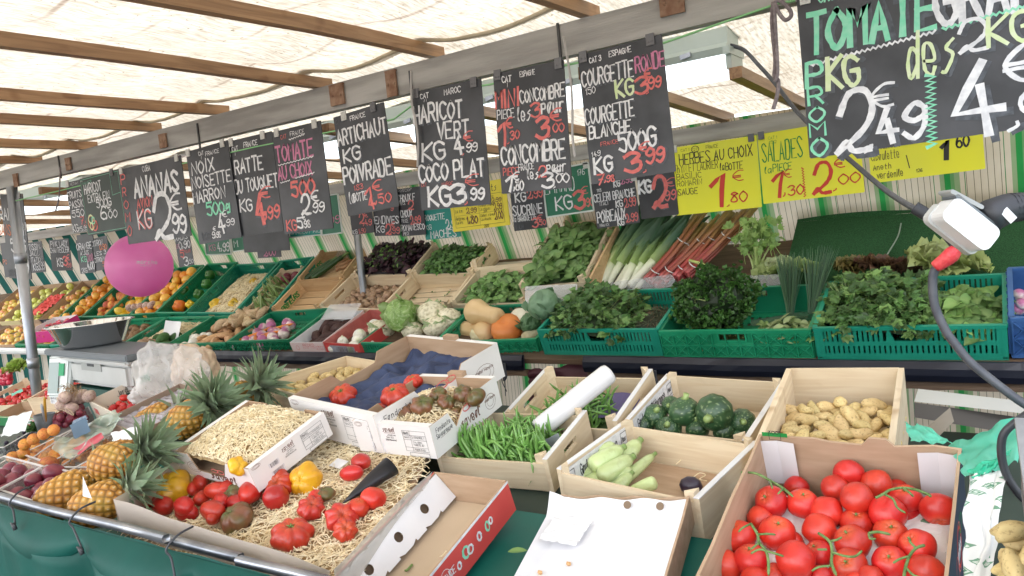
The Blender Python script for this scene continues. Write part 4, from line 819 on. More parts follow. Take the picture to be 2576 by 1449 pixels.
def flap(u, v):
 x = -4.6 + 5.8 * u; s_ = abs(math.sin((x + 0.16) * math.pi / 0.47)) ** 0.8; t = v
 return (x, RYF - .026 - 0.058 * math.sin(t * 2.4) * (0.35 + 0.65 * s_), -.668 - (.035 + .075 * s_) * t)
ob('overhang', MB().grid(260, 8, flap).mesh('overhang', [TARP], True), sk)
for X, Y_, k, lab in ((42, 1262, (0.02, -.055), 'black bungee hook at the left end of the green skirt'), (195, 1308, (.045, -.06), 'black bungee hook below the pineapples'), (440, 1378, (0.02, -.07), 'black bungee hook below the plum tomatoes')):
 p = atY(X, Y_, RYF - .05); mb = MB()
 q = sm([p + Vector((.0, .05, .03)), p + Vector((.0, .01, .025)), p + Vector((-.01, -.015, 0)), p + Vector((0, -.012, -.02)), p + Vector((k[0], -.02, k[1]))], 5)
 mb.tube(q, .0026, 6); mb.tube([q[-1] + Vector((-.004, -.004, .004)), q[-1] + Vector((.006, -.004, -.012))], .006, 7); mb.tube([q[-1] + Vector((-.016, -.004, .003)), q[-1] + Vector((.014, -.006, .0))], .0026, 5)
 tag(ob('bungee_hook', mb.mesh('bungee_hook', [BLACKRUB], True)), lab, 'hook', 'bungee hooks on the green skirt')
# ------------------------------------------------------------------ plastic crates
def slot_wall(w, h, t, handle=True, rows=2, seed=0):
 """panel in XZ with real slots and a hand hole"""
 mb = MB(); rim = 0.014
 mb.box((w / 2, 0, h - rim / 2), (w, t * 2.4, rim)); mb.box((w / 2, 0, .006), (w, t * 1.4, .012))
 for x in (.008, w - .008): mb.box((x, 0, h / 2), (.016, t * 1.4, h - rim))
 hw = min(.10, w * .24); hz0 = h * .58
 zs = [.012 + (h - rim - .012) * k / rows for k in range(rows + 1)]
 for r in range(rows):
  za, zb = zs[r], zs[r + 1]
  mb.box((w / 2, 0, za), (w - .03, t * 1.1, .018 if r else .03))
  n = int((w - .07) / .0165); x0 = .035; p = (w - .07) / n
  for i in range(n + 1):
   x = x0 + p * i
   if handle and r == rows - 1 and abs(x - w / 2) < hw / 2 + .012: continue
   mb.box((x, 0, (za + zb) / 2), (p * .64, t, zb - za - .004))
  for x in (.024, w - .024): mb.box((x, 0, (za + zb) / 2), (.02, t, zb - za))
  if handle and r == rows - 1:
   for s_ in (-1, 1): mb.prism([(w / 2 + s_ * (hw / 2 + .012), za), (w / 2 + s_ * (hw / 2 + .004), zb), (w / 2 + s_ * (hw / 2 - .002), zb), (w / 2 + s_ * (hw / 2 - .018), za)][::s_], t * 1.6, T=T3((0, -t * .8, 0)))
 return mb
def star_wall(w, h, t, handle=True):
 """solid thin panel stiffened with crossing ribs like spoked squares"""
 mb = MB(); rim = .014
 mb.box((w / 2, 0, h - rim / 2), (w, t * 2.6, rim)); mb.box((w / 2, 0, .006), (w, t * 2.2, .012))
 hw = min(.10, w * .24); hh = min(.028, h * .3)
 if handle:
  zt = h - rim; zb = zt - hh
  mb.box(((w - hw) / 4, t * .3, h / 2), ((w - hw) / 2, t * .5, h - rim)); mb.box((w - (w - hw) / 4, t * .3, h / 2), ((w - hw) / 2, t * .5, h - rim)); mb.box((w / 2, t * .3, zb / 2), (hw, t * .5, zb))
  mb.box((w / 2, -t * .4, zb - .002), (hw + .012, t * 2, .004))
  for s_ in (-1, 1): mb.box((w / 2 + s_ * (hw / 2 + .003), -t * .4, (zt + zb) / 2), (.006, t * 2, hh))
 else: mb.box((w / 2, t * .3, h / 2), (w - .002, t * .5, h - rim))
 n = max(4, int(w / .052)); p = (w - .01) / n; nz = 2; pz = (h - rim - .012) / nz
 for i in range(n + 1): mb.box((.005 + p * i, -t * .8, h / 2), (.0035, t * 2.2, h - rim - .01))
 for k in range(1, nz): mb.box((w / 2, -t * .85, .012 + pz * k), (w - .01, t * 2.2, .0035))
 for i in range(n):
  for k in range(nz):
   xc, zc = .005 + p * (i + .5), .012 + pz * (k + .5)
   if handle and k == nz - 1 and abs(xc - w / 2) < hw / 2 + p * .4: continue
   for s_ in (-1, 1): mb.bar((xc - p * .46, -t * .8, zc - s_ * pz * .46), (xc + p * .46, -t * .8, zc + s_ * pz * .46), t * 2.0, .0028, up=(0, 0, 1))
 return mb
_PC = {}
def pcrate(fr, m, kind, label, group='green plastic crates on the back stand', name='plastic_crate'):
 h = fr.h; key = (kind, round(fr.w * 12) / 12, round(fr.l * 12) / 12, round(h * 50) / 50, m.name)
 W, Lg, H = key[1], key[2], key[3]
 if key not in _PC:
  t = .006; wf = slot_wall if kind == 'slot' else star_wall
  fl = MB(); n = int(W / .03)
  for i in range(n): fl.box((W * (i + .5) / n, Lg / 2, .003), (W / n * .55, Lg - .01, .004))
  for j in range(7): fl.box((W / 2, Lg * (j + .5) / 7, .0035), (W - .01, Lg / 7 * .5, .005))
  _PC[key] = (wf(W, H, t).mesh('front_wall', [m]), wf(Lg - .012, H, t).mesh('side_wall', [m]), fl.mesh('base_grid', [m]))
 wl_, sl_, bl_ = _PC[key]
 t = thing(name, label, 'crate', fr.M @ Matrix.Diagonal((fr.w / W, fr.l / Lg, h / H, 1)), group)
 ob('end_wall', wl_, t, T3((0, .004, 0))); ob('end_wall', wl_, t, T3((0, Lg - .004, 0)) @ Matrix.Rotation(math.pi, 4, 'Z') @ T3((-W, 0, 0)))
 ob('side_wall', sl_, t, T3((.004, .006, 0), (0, 0, 90)) @ Matrix.Diagonal((1, -1, 1, 1))); ob('side_wall', sl_, t, T3((W - .004, .006, 0), (0, 0, 90)))
 ob('base_grid', bl_, t)
 return t
# ------------------------------------------------------------------ wooden crates
def wcrate(fr, label, group='wooden crates', m=None, end='board', slats=6, rail=0.0, posts=True, liner=None, print_l=None, handle=True, rot=False, capm=None, name='wooden_crate'):
 """long boards in front and behind, gabled side boards, corner posts, floor slats"""
 m = m or W_PALE; w, l, h = fr.w, fr.l, fr.h; t = thing(name, label, 'crate', fr.M, group); th = .007
 hb = h * (0.78 if not rail else rail)
 def bd(nm, c, d, e=(0, 0, 0)):
  M = T3(c, e); return ob(nm, MB().box((0, 0, 0), d).mesh(nm, [m]), t, M)
 for y in (th / 2, l - th / 2): bd('long_board', (w / 2, y, hb / 2 + .006), (w - .024, th, hb))
 for i, x in enumerate((th, w - th)):      # side boards, 14 mm thick with a hand hole
  T_ = T3((x + th, 0, 0), (0, 0, 90))
  mb = MB(); hx = min(.1, l * .3); hz = h * .62; hh = .024
  if handle and h > .075:
   for (a, b, c_, d_) in ((0, l / 2 - hx / 2, 0, h), (l / 2 + hx / 2, l, 0, h), (l / 2 - hx / 2, l / 2 + hx / 2, 0, hz - hh / 2), (l / 2 - hx / 2, l / 2 + hx / 2, hz + hh / 2, h)):
    mb.prism([(a, c_), (b, c_), (b, d_), (a, d_)], 2 * th)
  else: mb.prism([(0, 0), (l, 0), (l, h), (0, h)], 2 * th)
  # keep the grain along local X of the board
  o_ = ob('side_board', mb.mesh('side_board', [m]), t, T_)
  if capm: ob('painted_edge', MB().box((l / 2, th, h + .0012), (l, 2 * th + .0004, .002)).mesh('painted_edge', [capm]), t, T_)
  if print_l and i in print_l:
   L_ = Letters(l, h, 5)
   for it in print_l[i]:
    if it[0] == 'frame': L_.frame(*it[1:])
    elif it[0] == 'rect': L_.rect(*it[1:])
    elif it[0] == 'line': L_.line(*it[1:])
    else: L_.text(*it[:5], ink=it[5], wt=it[6], slant=0.1, printed=True)
   L_.build(t, T3((x + th + .0006, 0, 0), (0, 0, 90)) if i == 1 else T3((x + th + .0006, 0, 0), (0, 0, 90)), 'print')
 if posts:
  for x in (.026, w - .026):
   for y in (.016, l - .016):
    q = MB(); a = .024; sx = 1 if x < w / 2 else -1; sy = 1 if y < l / 2 else -1
    q.add([(-sx * a / 2, -sy * a / 2, 0), (sx * a / 2, -sy * a / 2, 0), (-sx * a / 2, sy * a / 2, 0), (-sx * a / 2, -sy * a / 2, h + .012), (sx * a / 2, -sy * a / 2, h + .012), (-sx * a / 2, sy * a / 2, h + .012)], [(0, 2, 1), (3, 4, 5), (0, 1, 4, 3), (1, 2, 5, 4), (2, 0, 3, 5)])
    ob('corner_post', q.mesh('corner_post', [W_WARM if m is W_WARM else W_PALE]), t, T3((x, y, 0)))
 p = l / slats
 for k in range(slats): bd('floor_slat', (w / 2, p * (k + .5), .003), (w - .03, p - .008, .004))
 if liner:
  g = MB().grid(10, 10, lambda u, v: (.02 + (w - .04) * u, .012 + (l - .024) * v, .008 + .003 * noise.noise(Vector((u * 5, v * 5, w * 9)))))
  ob('paper_liner', g.mesh('paper_liner', [liner], True), t)
 return t
# ------------------------------------------------------------------ cardboard boxes
def carton(fr, label, out=None, ins=None, th=.004, notch=None, cap=None, group=None, name='cardboard_box', flare=0.0, lift=None, prints=None, base=None, cat='box'):
 """notch: {side: [(s, drop), ...]} drops of the top edge along f(ront) b(ack) l(eft) r(ight); cap: sides with a wide folded rim"""
 out = out or KRAFTW; ins = ins or KRAFT; w, l, h = fr.w, fr.l, fr.h; t = thing(name, label, cat, fr.M, group)
 notch = notch or {}; cap = cap or {}
 defs = {'f': (w, T3((0, 0, 0))), 'b': (w, T3((w, l, 0), (0, 0, 180))), 'l': (l, T3((0, l, 0), (0, 0, -90))), 'r': (l, T3((w, 0, 0), (0, 0, 90)))}
 nm = {'f': 'front_wall', 'b': 'back_wall', 'l': 'side_wall', 'r': 'side_wall'}
 for k, (L_, M) in defs.items():
  q = notch.get(k, []); c = cap.get(k, th)
  if isinstance(q, str): q = []
  pts = [(0.0005, 0), (L_ - .0005, 0), (L_ - .0005, h * (1 + notch.get(k + '1', 0)))] + [(L_ * s_, h + d_) for s_, d_ in sorted(q, reverse=True)] + [(0.0005, h * (1 + notch.get(k + '0', 0)))]
  mb = MB(); mb.prism(pts, c, m=0, m2=1)
  if k not in cap: mb.m[2:] = [1] * (len(mb.m) - 2); mb.m[1] = 1
  # top edge shows the coated skin when the rim is folded over
  o_ = ob(nm[k], mb.mesh(nm[k], [out, ins]), t, M)
  if prints and k in prints:
   L2 = Letters(L_, h, 3)
   for it in prints[k]:
    f_ = it[0]
    if f_ in ('rect', 'frame', 'circ', 'bars', 'line', 'zig'): getattr(L2, f_)(*it[1:])
    else: L2.text(*it[:5], ink=it[5], wt=it[6], slant=0.08, printed=True)
   L2.build(t, M, 'print')
 ob('base_sheet', MB().box((w / 2, l / 2, .003), (w - .01, l - .01, .003)).mesh('base_sheet', [base or ins]), t)
 return t
# ------------------------------------------------------------------ fruit and vegetable shapes (unit radius unless noted)
def ell(n=20, k=12, rx=1, ry=1, rz=1, amp=0.0, fq=1.5, seed=0, fr=None, post=None, colf=None):
 """closed body: fr(theta, t) radial factor; post(Vector) -> Vector; t 0 bottom .. 1 top"""
 mb = MB(); vs = []; cl = []
 for i in range(k + 1):
  t = i / k; ph = math.pi * t
  for j in range(n):
   a = 2 * math.pi * j / n; r = math.sin(ph) * (fr(a, t) if fr else 1)
   v = Vector((r * math.cos(a), r * math.sin(a), -math.cos(ph)))
   if amp: v *= 1 + amp * noise.noise(v * fq + Vector((seed * 7.1, 3, 1)))
   v = Vector((v.x * rx, v.y * ry, v.z * rz))
   if post: v = post(v, a, t)
   vs.append(v); cl.append(colf(a, t, v) if colf else (1, 1, 1))
 fs = [(i * n + j, i * n + (j + 1) % n, (i + 1) * n + (j + 1) % n, (i + 1) * n + j) for i in range(k) for j in range(n)]
 mb.add(vs, fs)
 if colf: mb.usec = True; mb.c = cl
 return mb
def lerp3(a, b, t): t = max(0, min(1, t)); return tuple(a[i] + (b[i] - a[i]) * t for i in range(3))
SKIN = vcol('fruit_skin', rough=0.34, bump=0.18, bscale=60, var=0.15, coat=0.2, spots=.10, hue=.0035)
SKINM = vcol('matte_skin', rough=0.6, bump=0.4, bscale=40, var=0.14, spots=.34, hue=.006)
LEAFM = vcol('leaf_skin', rough=0.45, bump=0.2, bscale=90, var=0.12, trl=0.22)
def tomato(seed, lob=0, flat=.86, c=(0.62, 0.035, 0.018), c2=(0.50, 0.02, 0.012), top=(0.66, 0.13, 0.04), amp=.05, n=32, k=18, depth=.22):
 rr = random.Random(seed); ph = rr.uniform(0, 6); L = lob or 5; A = .025 if not lob else .10
 def fr(a, t):
  w = math.cos(L * (a + ph)) ; w2 = math.cos((L * 2 - 3) * a + ph)
  return 1 + (A * w + A * .4 * w2) * (0.25 + t) * (1 if not lob else 1.0) * (1 - (abs(w) < .2) * .0)
 def post(v, a, t):
  r = math.hypot(v.x, v.y)
  if t > .5: v.z -= depth * max(0, 1 - r / .45) ** 1.5 * (1 + .25 * math.cos(L * (a + ph)))
  if lob and t > .3:
   q = abs(math.cos(L * (a + ph) / 2)); v.z -= (0.10 * (1 - q) ** 2) * t
  return v
 def cf(a, t, v):
  m_ = noise.noise(v * 1.3 + Vector((seed, 0, 0))); col = lerp3(c, c2, .5 + m_)
  return lerp3(col, top, max(0, (t - .78) / .22) * .8)
 return ell(n, k, 1, 1, flat, amp, 1.2, seed, fr, post, cf)
def potato(seed, ln=1.7, c=(0.72, 0.57, 0.28), c2=(0.60, 0.44, 0.20), bend=.25, n=12, k=9, amp=.22):
 rr = random.Random(seed); b = rr.uniform(-bend, bend)
 return ell(n, k, .85, .8, ln, amp, 1.3, seed, None, lambda v, a, t: Vector((v.x + b * v.z * v.z * .4, v.y, v.z)), lambda a, t, v: lerp3(c, c2, .5 + .9 * noise.noise(v * 2.2)))
def roundfruit(seed, c, c2, top=None, flat=.95, amp=.04, crease=0.0, n=16, k=10, tc=.85):
 def post(v, a, t):
  r = math.hypot(v.x, v.y)
  v.z -= .18 * max(0, 1 - r / .3) * (t > .5)
  if crease: f = 1 - crease * math.exp(-((a - 1.5) / .22) ** 2) * math.sin(math.pi * t); v.x *= f; v.y *= f
  return v
 return ell(n, k, 1, 1, flat, amp, 1.5, seed, None, post, lambda a, t, v: lerp3(lerp3(c, c2, .5 + 1.6 * noise.noise(v * 1.1 + Vector((seed * 3, 0, 0)))), top or c, max(0, (t - tc) / .15)))
def citrus(seed, c, c2, ln=1.0, tip=.0):
 return ell(14, 9, 1, 1, ln, .03, 1.4, seed, None, (lambda v, a, t: Vector((v.x * (1 - tip * (abs(2 * t - 1) > .75)), v.y * (1 - tip * (abs(2 * t - 1) > .75)), v.z * (1 + tip * .25 * (abs(2 * t - 1) > .9))))), lambda a, t, v: lerp3(c, c2, .5 + noise.noise(v * 1.5)))
def pepper(seed, c, c2): return tomato(seed, lob=4, flat=1.05, c=c, c2=c2, top=lerp3(c, (.1, .2, .03), .35), amp=.08, n=24, k=14, depth=.35)
P = {}
def proto(key, fn, nvar, m, smooth=True):
 P[key] = [fn(i).mesh(key, [m], smooth) for i in range(nvar)]; return P[key]
proto('tomato', lambda i: tomato(i), 4, SKIN); proto('beef_tomato', lambda i: tomato(10 + i, 7, .72, (0.56, .04, .02), (.50, .03, .016), (.58, .12, .04), n=48, depth=.34), 3, SKIN)
proto('plum_tomato', lambda i: ell(20, 14, .62, .62, 1, .06, 1.2, i, None, None, lambda a, t, v: lerp3((.55, .028, .018), (.42, .018, .012), .5 + noise.noise(v * 1.6 + Vector((i, 0, 0))))), 3, SKIN)
proto('yellow_tomato', lambda i: tomato(20 + i, 5, .8, (.78, .44, .015), (.70, .36, .012), (.70, .44, .03), n=40), 2, SKIN)
proto('green_tomato', lambda i: tomato(30 + i, 6, .78, (.115, .12, .035), (.20, .075, .035), (.07, .10, .025), n=40), 3, SKIN)
proto('potato', lambda i: potato(i), 6, SKINM); proto('bumpy_potato', lambda i: potato(40 + i, 1.5, (.74, .60, .29), (.62, .46, .20), .4, amp=.36), 6, SKINM)
proto('brown_potato', lambda i: potato(60 + i, 1.12, (.42, .28, .18), (.30, .19, .12), .1, amp=.12), 5, SKINM)
proto('orange', lambda i: citrus(i, (.72, .27, .02), (.66, .22, .015)), 2, SKIN); proto('lemon', lambda i: citrus(i, (.78, .56, .04), (.72, .50, .05), 1.35, .3), 2, SKIN)
proto('grapefruit', lambda i: citrus(i, (.76, .46, .07), (.76, .36, .05)), 2, SKIN)
proto('peach', lambda i: roundfruit(i, (.50, .10, .05), (.66, .33, .06), crease=.08), 3, SKINM); proto('apple', lambda i: roundfruit(10 + i, (.62, .50, .10), (.60, .16, .06), (.30, .25, .05), .9), 3, SKIN)
proto('green_apple', lambda i: roundfruit(20 + i, (.50, .55, .10), (.62, .60, .18), (.3, .3, .05), .9), 2, SKIN)
proto('apricot', lambda i: roundfruit(30 + i, (.72, .34, .06), (.70, .24, .05), crease=.09), 3, SKINM); proto('plum', lambda i: roundfruit(40 + i, (.16, .018, .045), (.26, .05, .07), crease=.06, flat=1.15), 3, SKIN)
proto('grape', lambda i: ell(10, 7, .85, .85, 1, 0, 1, i, None, None, lambda a, t, v: (.018, .010, .028)), 2, SKIN)
proto('green_pepper', lambda i: pepper(i, (.03, .14, .02), (.05, .19, .03)), 2, SKIN); proto('orange_pepper', lambda i: pepper(i + 5, (.75, .17, .01), (.70, .12, .01)), 1, SKIN); proto('yellow_pepper', lambda i: pepper(i + 8, (.80, .52, .02), (.75, .45, .02)), 2, SKIN)
proto('turnip', lambda i: ell(18, 12, 1, 1, .92, .05, 1.2, i, lambda a, t: 1 - .25 * (t < .2), lambda v, a, t: Vector((v.x, v.y, v.z * (1.25 if t < .12 else 1))), lambda a, t, v: lerp3((.74, .66, .60), (.40, .12, .26), (t - .42) * 4 + .8 * noise.noise(v * 2))), 3, SKIN)
proto('white_onion', lambda i: ell(16, 12, 1, 1, 1.05, .03, 1.2, i, None, lambda v, a, t: Vector((v.x, v.y, v.z * (1.25 if t > .93 else 1))), lambda a, t, v: lerp3((.80, .78, .70), (.62, .66, .40), (t - .8) * 4)), 2, SKIN)
proto('sweet_potato', lambda i: potato(80 + i, 2.3, (.52, .30, .15), (.62, .38, .20), .5, 12, 12, .25), 4, SKINM); proto('ginger_root', lambda i: potato(90 + i, 1.8, (.60, .46, .28), (.48, .34, .2), .9, 12, 10, .6), 3, SKINM)
proto('beetroot', lambda i: potato(100 + i, 1.9, (.035, .012, .012), (.07, .025, .02), .5, 14, 12, .35), 3, mat('cooked_beet_skin', (.035, .012, .012), (.08, .03, .025), 40, .5, .7, 60, stretch=(1, 1, 1)))
proto('kiwi', lambda i: potato(110 + i, 1.2, (.26, .15, .07), (.2, .11, .05), .05, 12, 9, .04), 2, SKINM); proto('avocado', lambda i: ell(16, 12, .8, .8, 1.15, .04, 1, i, lambda a, t: 1.1 - .35 * t, None, lambda a, t, v: lerp3((.03, .09, .02), (.05, .14, .03), noise.noise(v * 4) + .5)), 2, SKINM)
proto('radish', lambda i: ell(10, 8, .9, .9, 1.3, .05, 1, i, None, None, lambda a, t, v: lerp3((.75, .55, .55), (.55, .03, .07), t * 3)), 2, SKIN)
proto('strawberry', lambda i: ell(12, 9, .85, .85, 1.1, .05, 1.4, i, lambda a, t: .75 + .35 * t, None, lambda a, t, v: (.55, .02, .02)), 2, SKIN)
def beanm(i, L=.125, r=.0042, c=(.13, .30, .06), c2=(.20, .40, .10)):
 rr = random.Random(i); b = rr.uniform(-.024, .024); b2 = rr.uniform(-.008, .008); n = 7
 pts = [((b * math.sin(math.pi * k / n) + b2 * math.sin(6.28 * k / n)), L * (k / n - .5), .006 * math.sin(math.pi * k / n * rr.uniform(.6, 1.2))) for k in range(n + 1)]
 rs = [r * q for q in (.25, .85, 1, 1.05, 1, 1, .75, .15)]
 return MB().tube(pts, rs, 6, cols=[lerp3(c, c2, rr.random()) for _ in pts])
proto('green_bean', lambda i: beanm(i), 10, SKIN); proto('broad_bean', lambda i: beanm(i, .17, .0075, (.20, .30, .09), (.27, .36, .14)), 6, SKIN)
def courg(i, c=(.46, .56, .24), c2=(.56, .66, .34), L=1.0, r=.30, sp=0):
 rr = random.Random(i); n = 14
 cols = [(.30, .26, .12)] + [lerp3(c, c2, rr.random()) for _ in range(n - 3)] + [(.24, .36, .12)] * 3
 prof = [(.02, -L), (r * .7, -L * .98), (r * .98, -L * .85), (r * 1.05, -L * .55), (r, -L * .2), (r * .95, L * .1), (r * .85, L * .4), (r * .72, L * .62), (r * .55, L * .72), (r * .42, L * .80), (r * .34, L * .92), (r * .38, L * 1.0), (.02, L * 1.0)]
 return MB().lathe(prof, 18, fr=lambda a, r_, z: (r_ * (1 + .025 * math.cos(6 * a)), z), colf=lambda a, z: lerp3(lerp3(c, c2, .5 + noise.noise(Vector((a * 2, z * 4, i)))), (.22, .34, .10), (z - .62 * L) * 6))
proto('white_courgette', lambda i: courg(i), 3, SKIN); proto('cucumber', lambda i: courg(i, (.02, .07, .018), (.035, .10, .025), 1, .14), 2, SKIN)
def rcourg(i):
 def cf(a, t, v):
  s_ = noise.noise(Vector((a * 5, t * 22, i))) > .33
  return lerp3((.020, .065, .022) if not s_ else (.20, .28, .13), (.05, .12, .05), .3 + .6 * noise.noise(v * 1.5))
 mb = ell(60, 44, 1, 1, .92, .03, 1, i, lambda a, t: 1 + .022 * math.cos(10 * a), None, cf)
 k = MB().tube([(0, 0, .82), (0.02, 0, 1.0), (.05, 0.02, 1.22)], [.34, .17, .20], 7, cols=[(.16, .25, .08), (.26, .36, .12), (.30, .42, .15)])
 mb.add(k.v, k.f); mb.c[-len(k.v):] = k.c; return mb
proto('round_courgette', rcourg, 3, SKIN)
def depth(Pt): return -(CAMROT.transposed() @ (Pt - ORI)).z
def sized(Pt, px): return px * depth(Pt) / PF
def hero(key, var, Pt, rpx, Rm, label, cat, group=None, name=None, sc=(1, 1, 1)):
 r = sized(Pt, rpx); o = ob(name or key, P[key][var % len(P[key])], None, T3(Pt, Rm, (r * sc[0], r * sc[1], r * sc[2]))); return tag(o, label, cat, group)
def heap(fr, keys, n, r, reg, label, cat, group, name=None, seed=1, z0=.006, pack=.84, flat=True, front=0.0, tries=14, sc=1.0, zmax=9):
 """drops n bodies of radius r one after another, each to rest on those below"""
 rr = random.Random(seed); pos = []; out = []; D = 2 * r * pack
 u0, u1, v0, v1 = reg
 for i in range(n):
  best = None
  for _ in range(tries):
   x = fr.w * (u0 + (u1 - u0) * rr.random()); y = fr.l * (v0 + (v1 - v0) * rr.random() ** (1 + front)); z = z0 + r * .85
   for q in pos:
    d2 = (q[0] - x) ** 2 + (q[1] - y) ** 2
    if d2 < D * D: z = max(z, q[2] + math.sqrt(D * D - d2))
   s_ = z + front * .15 * y
   if best is None or s_ < best[0]: best = (s_, x, y, z)
  _, x, y, z = best
  if z > zmax: continue
  pos.append((x, y, z)); k = keys[i % len(keys)] if isinstance(keys, list) else keys
  e = Euler((rad(rr.uniform(60, 120)), rad(rr.uniform(-30, 30)), rad(rr.uniform(0, 360)))) if flat else Euler((rr.uniform(-1.2, 1.2), rr.uniform(-1.2, 1.2), rr.uniform(0, 6.28)))
  s_ = r * rr.uniform(.82, 1.12) * sc
  o = ob(name or k, P[k][rr.randrange(len(P[k]))], None, T3(fr.p(x, y, z), (fr.R @ e.to_matrix()), s_))
  lb = label[keys.index(k)] if isinstance(label, list) else label
  tag(o, lb, cat[keys.index(k)] if isinstance(cat, list) else cat, group[keys.index(k)] if isinstance(group, list) else group); out.append(o)
 return out
# ------------------------------------------------------------------ leaves
def leaf(mb, p, d, n, L, w, c, c2=None, curl=.25, seg=4, fold=.25, jag=0.0, rr=R):
 """one blade from p along d, facing n"""
 d = d.normalized(); s_ = d.cross(n)
 if s_.length < 1e-4: s_ = d.orthogonal()
 s_.normalize(); n = s_.cross(d); vs = []; cl = []
 prof = (.18, .85, 1.0, .72, .0) if seg == 4 else (.25, 1.0, .0)
 for i, q in enumerate(prof):
  t = i / (len(prof) - 1); c_ = p + d * (L * (t - curl * .3 * t * t)) - n * (curl * L * t * t)
  ww = w * .5 * q * (1 + jag * rr.uniform(-1, 1))
  if q == 0: vs += [c_, c_, c_]
  else: vs += [c_ + s_ * ww + n * fold * ww, c_, c_ - s_ * ww * (1 + jag * rr.uniform(-.6, .6)) + n * fold * ww]
  k = c2 or c; cl += [c, lerp3(c, k, 1), c]
 m_ = len(prof); fs = []
 for i in range(m_ - 1):
  fs += [(3 * i, 3 * i + 1, 3 * i + 4, 3 * i + 3), (3 * i + 1, 3 * i + 2, 3 * i + 5, 3 * i + 4)]
 o = len(mb.v); mb.add(vs, fs); mb.usec = True; mb.c[o:] = cl
def leafheap(name, fr, reg, n, L, w, cols, label, hf, seed=1, cat='leaves', kind='stuff', jag=0.0, wild=.7, seg=4, vein=None, curl=.3, lie=None, bed=True):
 """loose leaves over a rounded pile; hf(a, b) height of the pile inside the region"""
 rr = random.Random(seed); mb = MB(); u0, u1, v0, v1 = reg
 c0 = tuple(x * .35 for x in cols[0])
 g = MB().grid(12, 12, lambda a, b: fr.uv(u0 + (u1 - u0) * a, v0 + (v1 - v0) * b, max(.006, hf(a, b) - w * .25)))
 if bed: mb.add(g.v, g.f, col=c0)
 for i in range(n):
  a, b = rr.random(), rr.random(); z = hf(a, b) + rr.uniform(-.006, .012)
  p = fr.uv(u0 + (u1 - u0) * a, v0 + (v1 - v0) * b, z)
  th = rr.uniform(0, 6.28) if lie is None else lie + rr.gauss(0, .5)
  d = fr.x * math.cos(th) + fr.y * math.sin(th) + fr.z * rr.uniform(-.15, wild)
  nn = (fr.z + fr.x * rr.uniform(-.8, .8) + fr.y * rr.uniform(-.9, .5)).normalized(); c = rr.choice(cols); k = rr.uniform(.75, 1.25); c = tuple(x * k for x in c)
  leaf(mb, p, d, nn, L * rr.uniform(.6, 1.2), w * rr.uniform(.7, 1.2), c, vein and lerp3(c, vein, .5), curl * rr.uniform(0, 2), seg, rr.uniform(0, .5), jag, rr)
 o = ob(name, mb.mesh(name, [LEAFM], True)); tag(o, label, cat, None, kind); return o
def dome(h, e=.5, base=.02, q=0.0, seed=3):
 return lambda a, b: base + h * (max(0, math.sin(math.pi * a)) ** e) * (max(0, math.sin(math.pi * min(1, b * .9 + .05))) ** e) * (1 + q * noise.noise(Vector((a * 4, b * 4, seed))))
# straw, wood wool
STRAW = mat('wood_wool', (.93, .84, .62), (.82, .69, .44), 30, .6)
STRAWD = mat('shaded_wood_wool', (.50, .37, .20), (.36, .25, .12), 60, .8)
def wool(name, fr, reg, n, hf, label, seed=2, r=.0011, L=.07, cat='wood wool', m=None):
 rr = random.Random(seed); u0, u1, v0, v1 = reg; mb = MB()
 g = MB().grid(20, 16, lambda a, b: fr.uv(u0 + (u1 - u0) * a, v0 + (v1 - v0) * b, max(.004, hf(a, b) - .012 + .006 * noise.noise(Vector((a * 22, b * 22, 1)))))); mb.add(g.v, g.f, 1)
 for i in range(n):
  a, b = rr.random(), rr.random(); th = rr.uniform(0, 6.28); k = rr.choice((-1, 1)) * rr.uniform(.3, 2.6); l = L * rr.uniform(.4, 1.1); pts = []; x, y = fr.w * (u0 + (u1 - u0) * a), fr.l * (v0 + (v1 - v0) * b); up = rr.uniform(.0, .012)
  for s_ in range(6):
   aa = (x / fr.w - u0) / (u1 - u0); bb = (y / fr.l - v0) / (v1 - v0); aa = min(1, max(0, aa)); bb = min(1, max(0, bb))
   x = min(max(x, fr.w * u0), fr.w * u1); y = min(max(y, fr.l * v0), fr.l * v1)
   pts.append(fr.p(x, y, max(.006, hf(aa, bb)) + up * math.sin(s_ * .63) + rr.uniform(-.002, .004)))
   x += l / 5 * math.cos(th); y += l / 5 * math.sin(th); th += k * .42
  mb.tube(pts, r * rr.uniform(.8, 1.7), 3, caps=False, flat=.7)
 o = ob(name, mb.mesh(name, [STRAW, STRAWD])); return tag(o, label, cat, None, 'stuff')
